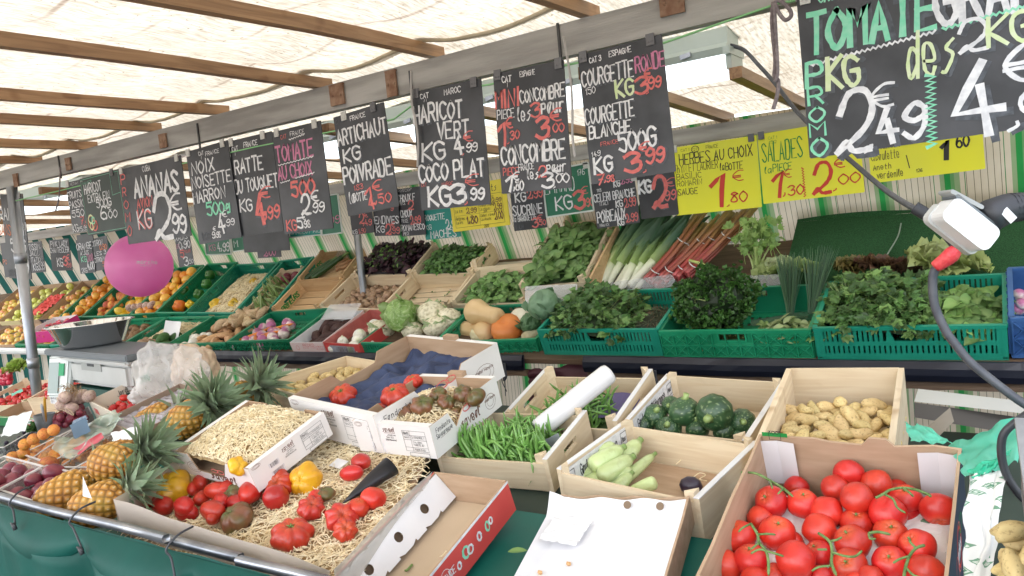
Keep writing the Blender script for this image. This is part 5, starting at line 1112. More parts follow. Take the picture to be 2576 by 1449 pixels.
# ------------------------------------------------------------------ pineapple
def pine_body(seed, n=108, k=84):
 pts = []; N = 118
 for i in range(N):
  t = (i + .5) / N; z = 1 - 2 * t; pts.append((i * 2.39996 + seed, z))
 H = 1.42
 def prof(z): return (1 - abs(z) ** 3.2) ** .5 * (1 - .06 * z)
 cen = [Vector((math.cos(a) * prof(z), math.sin(a) * prof(z), z * H)) for a, z in pts]
 mb = MB(); vs = []; cl = []
 for i in range(k + 1):
  z = -math.cos(math.pi * i / k)
  for j in range(n):
   a = 2 * math.pi * j / n; p = Vector((math.cos(a) * prof(z), math.sin(a) * prof(z), z * H)); d1 = d2 = 9;
   for c in cen:
    dz = abs(c.z - p.z)
    if dz > .5: continue
    d = (c - p).length
    if d < d1: d2 = d1; d1 = d
    elif d < d2: d2 = d
   e = min(1, (d2 - d1) / .16); bump = .085 * (e ** .6) + .04 * max(0, 1 - d1 / .07)
   nrm = Vector((p.x, p.y, p.z * .25)).normalized(); vs.append(p + nrm * (bump - .05))
   base = lerp3((.17, .07, .015), (.58, .24, .03), e); base = lerp3((.70, .55, .30), base, d1 / .10) if e > .5 else base
   cl.append(lerp3(base, (.46, .38, .05), .3 * (.5 + noise.noise(p * 1.1 + Vector((seed, 0, 0))))))
 fs = [(i * n + j, i * n + (j + 1) % n, (i + 1) * n + (j + 1) % n, (i + 1) * n + j) for i in range(k) for j in range(n)]
 mb.add(vs, fs); mb.usec = True; mb.c = cl; rr = random.Random(seed)
 for c in cen:    # dry bract on every eye
  nrm = Vector((c.x, c.y, c.z * .25)).normalized(); s_ = nrm.cross(Vector((0, 0, 1))).normalized(); up = s_.cross(nrm)
  b = c + nrm * .02 - up * .06; mb.add([b - s_ * .05, b + s_ * .05, b + up * .15 + nrm * rr.uniform(.06, .13) + s_ * rr.uniform(-.03, .03)], [(0, 1, 2)], col=(.66, .50, .30))
 return mb
PINE = [pine_body(s_).mesh('pineapple_body', [vcol('pineapple_skin', rough=.5, bump=.3, bscale=30, var=.07)], True) for s_ in (0.3, 2.1)]
PLEAF = []
for i in range(5):
 rr = random.Random(50 + i); mb = MB(); L = 1.0; cur = (.15, .45, .8, .3, 1.0)[i]; n = 9; vs = []; cl = []
 for s_ in range(n + 1):
  t = s_ / n; w = .092 * (1 - t ** 1.6) * (.7 + .6 * min(1, t * 4)) ; x = cur * t * t * .55; z = t * (1 - .22 * cur * t)
  c = lerp3((.50, .53, .42), (.21, .30, .18), t * 1.2 + .3 * rr.random())
  vs += [Vector((x - .35 * w, -w, z)), Vector((x, 0, z)), Vector((x - .35 * w, w, z))]; cl += [tuple(q * 1.25 for q in c), c, tuple(q * 1.25 for q in c)]
 mb.add(vs, [f for s_ in range(n) for f in ((3 * s_, 3 * s_ + 1, 3 * s_ + 4, 3 * s_ + 3), (3 * s_ + 1, 3 * s_ + 2, 3 * s_ + 5, 3 * s_ + 4))]); mb.usec = True; mb.c = cl
 PLEAF.append(mb.mesh('leaf', [vcol('pineapple_leaf', rough=.55, bump=.2, bscale=50, var=.2, trl=.12)], True))
def pineapple(Pc, axis, rpx, label, nl=34, seed=1, Lf=2.3, spread=1.0, r=None, skip=None):
 """Pc = centre of the body; axis points to the crown"""
 rr = random.Random(seed); r = r or sized(Pc, rpx); Rm = look_along(axis) @ Euler((0, 0, rr.uniform(0, 6))).to_matrix()
 t = thing('pineapple', label, 'pineapple', T3(Pc, Rm, r), 'whole pineapples on the front stand')
 ob('body', PINE[seed % 2], t)
 for i in range(nl):
  f = i / nl; a = i * 2.39996; tilt = (8 + 78 * (1 - f) ** .8 * spread) + rr.uniform(-6, 6); L = Lf * (.55 + .45 * math.sin(math.pi * (.2 + .7 * (1 - f)))) * rr.uniform(.85, 1.1)
  base = Vector((math.cos(a) * .16 * (1 - f), math.sin(a) * .16 * (1 - f), 1.33 + .28 * f))
  M = T3(base) @ Matrix.Rotation(a, 4, 'Z') @ Matrix.Rotation(rad(tilt), 4, 'Y') @ Matrix.Diagonal((L * .8, L * 1.15, L, 1))
  ob('leaf', PLEAF[(i * 3 + seed) % 5] if f < .6 else PLEAF[(0, 1, 3)[i % 3]], t, M)
 return t
# ------------------------------------------------------------------ back stand, lower row
LO = dict(Yf=2.97, tilt=20, h=.085)
def F(FL, FR, BL, Yf, tilt, h, **k): return Frame(FL, FR, BL, Yf, tilt, h, **k)
k1 = F((37, 866), (122, 867), (145, 811), h=.08, Yf=2.97, tilt=20); k2 = F((124, 867), (209, 866), (228, 808), 2.97, 20, .08); k3 = F((211, 866), (310, 863), (318, 803), 2.97, 20, .08)
k4 = F((312, 862), (424, 864), (415, 797), 2.97, 20, .08); k5 = F((427, 866), (567, 862), (535, 796), 2.97, 20, .08); k6 = F((570, 860), (726, 854), (671, 785), 2.97, 20, .08)
pcrate(k1, GREENP, 'star', 'green plastic crate of lemons just right of the steel pole'); pcrate(k2, TEALP, 'slot', 'green crate with yellow fruit behind the steel bowl'); pcrate(k3, GREENP, 'slot', 'green crate of kiwis right behind the steel bowl')
pcrate(k4, GREENP, 'slot', 'green crate with avocados and a white slip of paper'); pcrate(k5, GREENP, 'star', 'green crate filled with sweet potatoes and ginger'); pcrate(k6, GREENP, 'star', 'green crate of purple turnips and carrots')
k0 = F((-75, 870), (34, 867), (30, 818), 2.97, 20, .07)
carton(k0, 'brown cardboard box of pale apples at the lower left edge', KRAFT, KRAFT, group='cardboard fruit boxes on the back stand')
heap(k0, 'apple', 26, .036, (.06, .94, .08, .92), 'pale yellow red apple in the brown box at the lower left edge', 'apple', 'pale apples at the left edge', seed=3)
heap(k1, 'lemon', 30, .030, (.06, .94, .1, .92), 'bright lemon in the green crate right of the steel pole', 'lemon', 'lemons in the lower crates', seed=4)
heap(k2, 'lemon', 22, .030, (.06, .94, .1, .92), 'lemon in the crate behind the steel bowl', 'lemon', 'lemons behind the bowl', seed=5)
heap(k3, 'kiwi', 34, .028, (.06, .94, .1, .92), 'brown kiwi in the crate behind the steel bowl', 'kiwi', 'brown kiwis', seed=6)
heap(k4, 'avocado', 7, .042, (.30, .80, .06, .40), 'dark green avocado beside the white slip of paper', 'avocado', 'avocados', seed=7)
heap(k4, 'brown_potato', 8, .03, (.03, .4, .04, .3), 'brown fruit beside the avocados', 'fruit', 'brown fruits by the avocados', seed=8)
wool('wood_wool', k4, (.1, .97, .3, .96), 420, dome(.03, .4), 'wood wool bedding behind the avocados', 5, .0016, .09)
pc = k4.px(432, 838, .07); o = ob('paper_slip', MB().grid(6, 6, lambda u, v: (.20 * (u - .5), .012 * math.sin(u * 5) , .17 * (v - .5))).mesh('paper_slip', [WHITECARD], True), None, T3(pc, k4.R @ Euler((rad(-38), rad(4), 0)).to_matrix())); tag(o, 'white slip of paper standing in the avocado crate', 'paper')
heap(k5, 'white_onion', 10, .030, (.03, .32, .05, .5), 'small white onion at the left of the sweet potato crate', 'onion', 'white onions by the sweet potatoes', seed=9)
heap(k5, 'sweet_potato', 20, .036, (.28, .96, .08, .95), 'tan sweet potato heaped in the green crate', 'sweet potato', 'sweet potatoes', seed=10, zmax=.17)
heap(k5, 'ginger_root', 14, .03, (.5, .97, .55, .97), 'knobbly pale ginger root on top of the sweet potatoes', 'ginger', 'ginger roots', seed=11, z0=.075)
heap(k6, 'turnip', 20, .034, (.05, .62, .06, .85), 'purple and white turnip in the green crate', 'turnip', 'purple turnips', seed=12, flat=False, front=.3)
for i, (X, Y_, a) in enumerate(((700, 826, 20), (688, 838, 10), (662, 845, -15), (642, 850, -40), (655, 838, 60), (712, 822, 15), (630, 846, 35))):
 p = k6.px(X, Y_, .045); cm = MB().tube([(-.075, 0, 0), (-.07, 0, .0), (0, 0, 0), (.06, 0, 0), (.085, 0, 0)], [.006, .0145, .012, .007, .001], 9, cols=[(.35, .25, .06), (.70, .22, .02), (.72, .24, .02), (.70, .2, .02), (.6, .25, .05)])
 tag(ob('carrot', cm.mesh('carrot', [SKIN], True), None, T3(p, k6.R @ Euler((0, rad(-6), rad(a))).to_matrix())), 'orange carrot lying among the turnips', 'carrot', 'carrots among the turnips')
# beetroot and onion cartons
k7 = F((728, 862), (810, 861), (831, 784), 2.97, 20, .085); k8 = F((812, 861), (900, 867), (923, 779), 2.97, 20, .08)
carton(k7, 'pale pink printed carton holding dark cooked beetroots', PINKCARD, WHITECARD, group='cardboard fruit boxes on the back stand', prints={'f': [("REDED", 38, 12, 72, 30, 'R', 1.), ("SOUS VIDE", 36, 36, 74, 46, 'R', .8), ("La Reserve", 76, 26, 98, 38, 'R', .7), ("de France", 76, 44, 98, 56, 'R', .7), ("www.", 36, 52, 60, 60, 'R', .7), ('rect', 42, 78, 62, 99, 'D'), ('circ', 20, 40, 5, 16, .002, 'R')]})
ob('clear_tray', MB().grid(10, 4, lambda u, v: (k7.w * u, k7.l * (.72 + .3 * v), .085 + .045 * v)).mesh('clear_tray', [glassy('clear_plastic', (.85, .87, .9), .25)]), None, k7.M)
tag(bpy.data.objects['clear_tray'], 'clear plastic tray propped behind the beetroots', 'tray')
heap(k7, 'beetroot', 11, .036, (.10, .92, .08, .80), 'dark wrinkled cooked beetroot in the pink carton', 'beetroot', 'cooked beetroots', seed=13, zmax=.13)
carton(k8, 'dark red carton with white onions left of the cauliflowers', REDCARD, mat('faded_red_film', (.50, .16, .14), (.42, .12, .11), 30, .3), group='cardboard fruit boxes on the back stand', prints={'f': [('rect', 16, 20, 86, 92, 'S'), ('bars', 36, 30, 64, 86, 'B'), ('rect', 66, 22, 82, 92, 'L')]})
heap(k8, 'white_onion', 9, .034, (.12, .95, .05, .9), 'white onion with a green tip in the dark red carton', 'onion', 'white onions in the red carton', seed=14, flat=False, front=.3)
# cauliflower and squash crates
k9 = F((902, 862), (1088, 866), (1005, 782), 2.97, 20, .10, Lg=.38); k10 = F((1091, 862), (1349, 852), (1172, 768), 2.97, 20, .11, Lg=.38)
pcrate(k9, GREENP, 'slot', 'green crate of cauliflowers and a savoy cabbage'); pcrate(k10, GREENP, 'star', 'bright green crate with butternut squash and pumpkin')
def cauli(seed):
 rr = random.Random(seed); mb = MB(); g = MB();
 def f(a, t, v): return lerp3((.80, .74, .56), (.50, .44, .28), max(0, -noise.noise(v * 6) * 2.2))
 e = ell(64, 36, 1, 1, .75, 0, 1, seed, None, lambda v, a, t: v * (1 + .05 * noise.noise(v * 4 + Vector((seed, 0, 0))) + .045 * abs(noise.noise(v * 9)) + .02 * noise.noise(v * 22)), f)
 return e
def cauliflower(Pt, rpx, label, seed, Rm=(0, 0, 0)):
 r = sized(Pt, rpx); t = thing('cauliflower', label, 'cauliflower', T3(Pt, Rm, r), 'white cauliflowers')
 ob('curd', cauli(seed).mesh('curd', [vcol('cauliflower_curd', rough=.8, bump=.6, bscale=14, var=.04)], True), t)
 mb = MB(); rr = random.Random(seed)
 for i in range(18): a = i * .36 + rr.random() * .2; leaf(mb, Vector((math.cos(a) * .72, math.sin(a) * .72, -.55)), Vector((math.cos(a) * .45, math.sin(a) * .45, 1)), Vector((-math.cos(a), -math.sin(a), .4)), rr.uniform(.7, 1.25), .75, (.32, .46, .18), (.55, .62, .40), .1, 4, .4, .2, rr)
 ob('outer_leaves', mb.mesh('outer_leaves', [LEAFM], True), t); return t
for i, (X, Y_, r_, z_, lb) in enumerate(((1084, 788, 36, .12, 'large white cauliflower right of the savoy cabbage'), (1131, 798, 30, .10, 'cauliflower at the right rim of its crate'), (960, 830, 33, .06, 'cauliflower at the front left of the crate beside the red carton'), (1098, 822, 34, .08, 'cauliflower behind the open brown paper lined box'), (1040, 832, 30, .06, 'low cauliflower below the savoy cabbage'))):
 cauliflower(k9.px(X, Y_, z_), r_, lb, 3 + i, (20 - 10 * i % 40, 15, 40 * i))
def ball_leaves(name, Pt, rpx, label, cat, cols, n=26, jag=.05, veins=True, seed=4, Rm=(0, 0, 0), sq=.9, crinkle=.05):
 r = sized(Pt, rpx); t = thing(name, label, cat, T3(Pt, Rm, r)); c0, c1 = cols
 def f(a, t_, v):
  vv = abs(math.sin(a * 7 + 3 * noise.noise(v * 2))) < .16 or abs(math.sin((t_ * 11 + a * 2.2))) < .13
  return lerp3(lerp3(c0, c1, .5 + noise.noise(v * 3)), (.50, .62, .34), .65 if vv and veins else 0)
 ob('head', ell(72, 48, 1, 1, sq, .06, 1.3, seed, None, lambda v, a, t_: v * (1 + crinkle * noise.noise(v * 8) + .03 * noise.noise(v * 3)), f).mesh('head', [vcol('cabbage_skin', rough=.5, bump=.5, bscale=18)], True), t)
 rr = random.Random(seed); mb = MB()
 for i in range(n):
  a = rr.uniform(0, 6.28); el = rr.uniform(-.9, .5); b = Vector((math.cos(a) * math.cos(el), math.sin(a) * math.cos(el), math.sin(el) * sq))
  leaf(mb, b * .96, (Vector((0, 0, 1)) - b * b.z + Vector((rr.uniform(-.4, .4), rr.uniform(-.4, .4), 0)) + b * .35), b, rr.uniform(.5, .9), rr.uniform(.6, .9), lerp3(c0, c1, rr.random()), (.45, .58, .3) if veins else None, -.15, 4, -.2, jag, rr)
 ob('wrapper_leaves', mb.mesh('wrapper_leaves', [LEAFM], True), t); return t
ball_leaves('savoy_cabbage', k9.px(1008, 793, .15), 42, 'crinkled savoy cabbage between the mushrooms crate and the cauliflowers', 'cabbage', ((.16, .28, .06), (.26, .40, .12)), 14, .1, True, 4, (60, 20, 10), .92, .07)
ball_leaves('pointed_cabbage', k10.px(1366, 765, .22), 36, 'smooth blue green cabbage leaning on the teal herb crate', 'cabbage', ((.13, .24, .13), (.20, .32, .20)), 10, .05, False, 6, (20, 50, 10), 1.25, .02)
ball_leaves('dark_cabbage', k10.px(1335, 812, .10), 28, 'dark leafy cabbage below the smooth cabbage', 'cabbage', ((.05, .12, .05), (.12, .22, .10)), 16, .2, False, 7, (20, -30, 0), .9, .1)
def lath(name, prof, m, Pt, Rm, label, cat, lobes=0, depth_=0, n=36, s_=1.0, colf=None):
 o = ob(name, MB().lathe(prof, n, fr=(lambda a, r, z: (r * (1 + depth_ * math.cos(lobes * a)), z)) if lobes else None, colf=colf).mesh(name, [m], True), None, T3(Pt, Rm, s_)); return tag(o, label, cat)
bn = [(0.0, -.125), (.02, -.127), (.05, -.118), (.064, -.095), (.068, -.07), (.060, -.04), (.047, -.01), (.042, .03), (.044, .07), (.043, .095), (.034, .112), (.012, .117), (0, .112)]
BUT = mat('butternut_skin', (.62, .42, .20), (.70, .50, .27), 6, .4)
lath('butternut_squash', bn, BUT, k10.px(1222, 790, .14), look_along(Vector((.9, -.25, -.12))), 'butternut squash with its bulb end, lying on top in the green crate', 'squash', 10, .012, s_=1.02)
lath('butternut_squash', bn, BUT, k10.px(1200, 832, .05), look_along(Vector((-.8, .2, .05))), 'second butternut squash, half hidden under the first', 'squash', 10, .012)
pk = [(0.0, -.065), (.03, -.07), (.065, -.055), (.082, -.02), (.084, .01), (.07, .045), (.04, .06), (.015, .054), (0, .05)]
lath('pumpkin', pk, mat('orange_pumpkin_skin', (.62, .16, .03), (.68, .24, .06), 5, .45, stretch=(1, 1, .4)), k10.px(1276, 828, .07), (35, 15, 0), 'orange pumpkin beside the white halved squash', 'pumpkin', 11, .02, s_=.98)
lath('celeriac', pk, mat('celeriac_skin', (.50, .42, .24), (.64, .58, .38), 16, .8, .9, 40), k10.px(1210, 842, .045), (20, 15, 0), 'pale knobbly celeriac at the front of the squash crate', 'celeriac', 5, .04, s_=.66)
lath('celeriac', pk, mat('celeriac_skin', (.5, .42, .24), None), k10.px(1338, 845, .04), (0, -25, 0), 'pale celeriac half hidden beside the orange pumpkin', 'celeriac', 5, .04, s_=.62)
lath('cut_squash', pk, mat('pale_flesh', (.74, .70, .56), None, rough=.5), k10.px(1308, 800, .09), (45, 20, 0), 'whitish halved squash behind the orange pumpkin', 'squash', 0, 0, s_=.62)
# herb crates
kA = F((1351, 830), (1653, 828), (1432, 732), 2.96, 20, .135, Lg=.38); kB = F((1656, 833), (2040, 829), (1735, 716), 2.96, 20, .13, Lg=.38); kC = F((2045, 825), (2533, 817), (2108, 702), 2.95, 20, .135, Lg=.385); kD = F((2541, 800), (3000, 790), (2553, 681), 2.96, 20, .15, Lg=.38)
pcrate(kA, TEALP, 'slot', 'teal slotted crate of flat parsley, leftmost of the large herb crates'); pcrate(kB, GREENP, 'star', 'green star ribbed crate holding curly parsley and chives'); pcrate(kC, TEALP, 'slot', 'large teal slotted crate of flat parsley at the right')
pcrate(kD, BLUEP, 'star', 'blue plastic crate cut off by the right edge', group='blue crates')
PG = [(.07, .16, .04), (.10, .21, .055), (.16, .28, .08), (.05, .11, .03)]
def herb(name, fr, reg, n, hf, label, seed, size=.038, cols=PG, stem=(.24, .34, .10)):
 """flat parsley: stalks carrying three lobed leaflets"""
 rr = random.Random(seed); mb = MB(); u0, u1, v0, v1 = reg
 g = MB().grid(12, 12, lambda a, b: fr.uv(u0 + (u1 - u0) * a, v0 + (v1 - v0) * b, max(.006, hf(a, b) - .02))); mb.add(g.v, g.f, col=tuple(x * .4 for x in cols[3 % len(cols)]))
 for i in range(n):
  a, b = rr.random(), rr.random(); p = fr.uv(u0 + (u1 - u0) * a, v0 + (v1 - v0) * b, hf(a, b) + rr.uniform(-.012, .008)); th = rr.uniform(0, 6.28)
  d = (fr.x * math.cos(th) + fr.y * math.sin(th) * .8 + fr.z * rr.uniform(-.1, .8)).normalized(); nn = (fr.z + fr.x * rr.uniform(-.7, .7) + fr.y * rr.uniform(-1, .4)).normalized(); c = rr.choice(cols); k = rr.uniform(.7, 1.35); c = tuple(x * k for x in c)
  s_ = d.cross(nn).normalized(); q = p + d * size * .9
  if i % 3 == 0: mb.tube([p - d * size * rr.uniform(.5, 2), p, q], .0011, 3, caps=False, col=stem)
  for a_ in (-1.05, -.5, 0, .5, 1.05):
   dd = d * math.cos(a_) + s_ * math.sin(a_); leaf(mb, q, dd, nn, size * (1.05 - .35 * abs(a_)), size * .55, c, None, rr.uniform(0, .5), 2, rr.uniform(.1, .5), .25, rr)
 o = ob(name, mb.mesh(name, [LEAFM])); return tag(o, label, 'herbs', None, 'stuff')
herb('flat_parsley', kA, (.04, .70, .04, .92), 430, dome(.13, .45, .06, .5), 'heap of flat parsley in the leftmost teal crate', 1)
leafheap('thyme', kA, (.58, .96, .05, .8), 900, .022, .004, [(.09, .12, .06), (.14, .17, .09), (.05, .06, .03), (.16, .09, .05)], 'wiry thyme heap right of the parsley in the leftmost teal crate', dome(.05, .5, .05), 5, 'herbs', seg=2, wild=1.0)
herb('flat_parsley', kC, (.03, .62, .04, .95), 480, dome(.11, .4, .07, .5, 8), 'large heap of flat parsley in the right teal crate', 2)
leafheap('basil', kC, (.60, .97, .04, .8), 170, .07, .045, [(.12, .25, .06), (.18, .33, .09), (.09, .18, .05)], 'broad green leaves at the right of the right teal crate', dome(.08, .4, .05), 6, 'herbs', vein=(.3, .42, .15))
def bundle(name, p, d, n, L, r, cols, label, cat, spread=.12, seed=1, tip=None, base=.012, kind=None):
 rr = random.Random(seed); mb = MB(); d = d.normalized(); s_ = d.orthogonal().normalized(); t_ = d.cross(s_)
 for i in range(n):
  a = rr.uniform(0, 6.28); q = math.sqrt(rr.random()); o_ = (s_ * math.cos(a) + t_ * math.sin(a)) * q; e = o_ * spread * rr.uniform(.6, 1.2); l = L * rr.uniform(.7, 1.05); c = rr.choice(cols)
  mb.tube([p + o_ * base, p + o_ * base + d * l * .3 + e * l * .2, p + d * l * .7 + e * l * .65 + o_ * base, p + o_ * base + d * l + e * l], [r, r, r * .8, r * .4], 4, caps=False, cols=[c, c, c, tip or c])
 o = ob(name, mb.mesh(name, [LEAFM])); return tag(o, label, cat, None, kind)
# curly parsley: crumpled florets over a rounded bunch
rr = random.Random(9); mb = MB(); cp = kB.px(1800, 755, .17)
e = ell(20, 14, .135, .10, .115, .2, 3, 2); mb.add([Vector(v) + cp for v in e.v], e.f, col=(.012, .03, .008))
for i in range(1500):
 v = Vector((rr.gauss(0, 1), rr.gauss(0, 1), rr.gauss(0, 1))).normalized(); q = rr.uniform(.86, 1.1) * (1 + .5 * noise.noise(v * 2.0)); p = cp + Vector((v.x * .15, v.y * .11, v.z * .125)) * q
 k = rr.uniform(.6, 1.7) * (.75 + .5 * noise.noise(v * 4)); c = (.07 * k, .18 * k, .035 * k)
 for _ in range(3): leaf(mb, p, v + Vector((rr.uniform(-.9, .9), rr.uniform(-.9, .9), rr.uniform(-.9, .9))), Vector((rr.uniform(-1, 1), rr.uniform(-1, 1), rr.uniform(-.2, 1))), .017, .015, c, None, rr.uniform(-.6, .9), 2, rr.uniform(-.4, .6), .4, rr)
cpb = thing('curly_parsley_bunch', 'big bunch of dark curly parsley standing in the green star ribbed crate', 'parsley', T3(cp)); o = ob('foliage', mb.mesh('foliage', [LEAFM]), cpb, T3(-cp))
sb = MB(); rr = random.Random(4); p0 = kB.px(1757, 826, .05); pt = kB.px(1752, 775, .15)
for i in range(16):
 a = Vector((rr.uniform(-.03, .03), rr.uniform(-.02, .02), 0)); sb.tube(sm([p0 + a, (p0 + pt) / 2 + a * .35, pt + a * 1.4 + Vector((0, -.02, 0))], 4), .0022, 5, col=(.30, .42, .13))
for i in range(3): sb.tube(sm([kB.px(1750 + i * 6, 790, .12), kB.px(1745 + i * 8, 740 + i * 5, .2) + Vector((0, -.06, 0)), kB.px(1790, 735 + i * 8, .2) + Vector((0, -.07, 0))], 5), .002, 5, col=(.42, .52, .20))
ob('stalks', sb.mesh('stalks', [LEAFM], True), cpb, T3(-cp))
CH = [(.07, .17, .08), (.11, .22, .10), (.05, .12, .06)]
bundle('chive_bunch', kB.px(1988, 800, .03), Vector((.02, .10, 1)), 120, .26, .0016, CH, 'tall bunch of chives, left of two standing in the star ribbed crate', 'chives', .22, 3)
bundle('chive_bunch', kB.px(2040, 790, .05), Vector((.18, .10, 1)), 120, .27, .0016, CH, 'tall bunch of chives leaning right, next to the parsley stems', 'chives', .22, 4)
bundle('chive_bunch', kB.px(1890, 812, .05), Vector((1, .1, .05)), 90, .24, .0016, CH, 'bunch of chives lying flat at the bottom of the star ribbed crate', 'chives', .12, 5)
leafheap('sorrel', kB, (.62, .98, .02, .35), 90, .05, .03, [(.14, .24, .07), (.22, .30, .12), (.3, .36, .18)], 'wilting green leaves in the right corner of the star ribbed crate', dome(.06, .4, .05), 8, 'herbs', vein=(.4, .5, .2))
leafheap('herb_litter', kB, (.06, .6, .02, .4), 260, .016, .008, [(.10, .13, .04), (.16, .2, .07), (.2, .15, .08)], 'herb scraps at the bottom of the star ribbed crate', dome(.02, .4, .03), 9, 'herbs', seg=2)
bundle('parsley_stalks', kC.px(2130, 770, .10), Vector((-.22, .2, 1)), 34, .10, .0026, [(.30, .42, .15), (.40, .52, .22)], 'pale parsley stalks standing at the left of the right teal crate', 'herbs', .35, 6)
# things on the mat behind the herb crates
mt = MB().grid(50, 24, lambda u, v: (-0.95 + 3.7 * u, 3.41 + .47 * v, -.475 + .36 * v + .006 * noise.noise(Vector((u * 9, v * 4, 0))) + (.018 if u > .38 else 0)))
o = ob('grass_mat', mt.mesh('grass_mat', [MATG], True), None, T3((0, 0, EYE))); tag(o, 'dark green artificial grass mat behind the herb crates', 'mat')
mt = MB().grid(30, 10, lambda u, v: (-0.95 + 3.7 * u, 3.88 + .04 * v, -.115 + (.075 + .03 * (u > .38)) * v))
ob('mat_upstand', mt.mesh('mat_upstand', [MATG], True), o)
sw = [atY(x, y, 3.5) for x, y in ((2238, 522), (2236, 560), (2222, 600), (2208, 640), (2196, 660))]
sw = [Vector((p.x, 3.8 - .07 * i, ez(-.155 + .0 - .052 * i))) for i, p in enumerate(sw)]
ob('seam', MB().tube(sm(sw, 4), .003, 5).mesh('seam', [mat('frayed_thread', (.30, .36, .30), None)], True), o, o.matrix_world.inverted())
UP = Frame((1500, 730), (2300, 700), (1560, 560), 3.36, 37, .12)
def lettuce(Pt, rpx, label, cols, n=90, seed=1, sq=.6, jag=.45, heart=None, Rm=(0, 0, 0), wx=1.0):
 r = sized(Pt, rpx * 1.25); t = thing('lettuce', label, 'lettuce', T3(Pt, Rm, (r * wx, r, r)), 'lettuces behind the herb crates'); rr = random.Random(seed); mb = MB()
 for i in range(n):
  f = i / n; a = i * 2.4; el = .1 + 1.35 * f; d = Vector((math.cos(a) * math.cos(el), math.sin(a) * math.cos(el), math.sin(el) * sq * 1.3)); c = lerp3(cols[0], cols[1], rr.random());
  if heart and f > .35: c = lerp3(c, heart, (f - .35) * 1.6)
  L = rr.uniform(.55, .95) * (1.1 - .45 * f); w = rr.uniform(.55, .8); s_ = d.cross(Vector((0, 0, 1))).normalized(); nn = s_.cross(d).normalized(); vs = []; cl = []; nu, nv = 6, 4; ph = rr.uniform(0, 6)
  for iv in range(nv + 1):
   for iu in range(nu + 1):
    u = iu / nu * 2 - 1; v = iv / nv; ww = w * (.35 + .65 * math.sin(1.9 * v)) ; ruf = .10 * v * v * math.sin(u * 9 + ph) * (1 + abs(u)) ; p = d * (L * v + .04) + s_ * (u * ww * .55) + nn * (ruf + .22 * u * u * v * .6) + Vector((0, 0, .12 * v * math.sin(v * 3)))
    vs.append(p); cl.append(lerp3(c, tuple(min(1, q * 1.7) for q in c), .5 * v * abs(u)) if not heart else lerp3(c, cols[1], v * .6))
  o_ = len(mb.v); mb.add(vs, [(iv * (nu + 1) + iu, iv * (nu + 1) + iu + 1, (iv + 1) * (nu + 1) + iu + 1, (iv + 1) * (nu + 1) + iu) for iv in range(nv) for iu in range(nu)]); mb.usec = True; mb.c[o_:] = cl
 ob('leaves', mb.mesh('leaves', [LEAFM], True), t); return t
UPz = lambda X, Y_, z: UP.px(X, Y_, z)
lettuce(UPz(2372, 668, .09), 66, 'large pale frilly lettuce hanging under the white socket', ((.34, .44, .13), (.48, .56, .22)), 80, 2, .75, heart=(.72, .76, .50), Rm=(25, 10, 0), wx=1.15)
lettuce(UPz(2440, 672, .06), 42, 'pale frilly lettuce at the right of the group', ((.34, .44, .13), (.44, .54, .20)), 60, 12, .7, Rm=(20, 20, 60))
lettuce(UPz(1960, 690, .07), 46, 'pale iceberg style lettuce with a white heart', ((.30, .42, .14), (.44, .54, .24)), 60, 3, .75, heart=(.76, .78, .62), Rm=(15, -10, 30), wx=1.15)
lettuce(UPz(2030, 688, .07), 40, 'frilly green lettuce between the two chive bunches', ((.22, .34, .09), (.36, .46, .16)), 50, 4, .7, Rm=(15, 10, 70))
for i, (X, Y_, r_, lb) in enumerate(((2150, 678, 40, 'dark red oak leaf lettuce with green ribs, left of two'), (2210, 678, 46, 'dark bronze lettuce in the middle of the mat'), (2275, 682, 40, 'dark bronze lettuce next to the large pale lettuce'))):
 lettuce(UPz(X, Y_, .06), r_, lb, ((.11, .055, .04), (.18, .11, .05)) if i else ((.10, .10, .03), (.16, .12, .04)), 60, 5 + i, .6, Rm=(15, 8 * i, 50 * i), wx=1.2)
# celery head
p = UPz(1905, 690, .06); t = thing('celery', 'leafy green celery head standing beside the rhubarb', 'celery', T3(p, None, .84)); sb = MB(); rr = random.Random(5)
for i in range(9):
 a = Vector((rr.uniform(-.025, .025), rr.uniform(-.02, .02), 0)); sb.tube(sm([a * .7 + Vector((0, 0, -.03)), a + Vector((0, .01, .06)), a * 3 + Vector((.0, .03, .15))], 4), [.009] * 5 + [.005] * 4, 6, col=lerp3((.38, .52, .16), (.50, .62, .25), rr.random()))
ob('stalks', sb.mesh('stalks', [LEAFM], True), t); fm = MB()
for i in range(110):
 b = Vector((rr.gauss(0, .06), rr.gauss(.02, .03), .12 + rr.random() * .17)); nn = Vector((rr.uniform(-.6, .6), -1, rr.uniform(0, 1))); c = lerp3((.16, .30, .06), (.30, .44, .13), rr.random()); d0 = Vector((rr.uniform(-1, 1), rr.uniform(-.3, .3), rr.uniform(-.2, 1))).normalized(); s2 = d0.cross(nn).normalized()
 for a_ in (-.8, -.3, .3, .8): leaf(fm, b, d0 * math.cos(a_) + s2 * math.sin(a_), nn, .04, .018, c, None, .2, 2, .2, .3, rr)
 if i % 4 == 0: fm.tube([b - d0 * .03 - Vector((0, 0, .05)), b], .0018, 3, caps=False, col=(.36, .50, .16))
ob('foliage', fm.mesh('foliage', [LEAFM]), t)
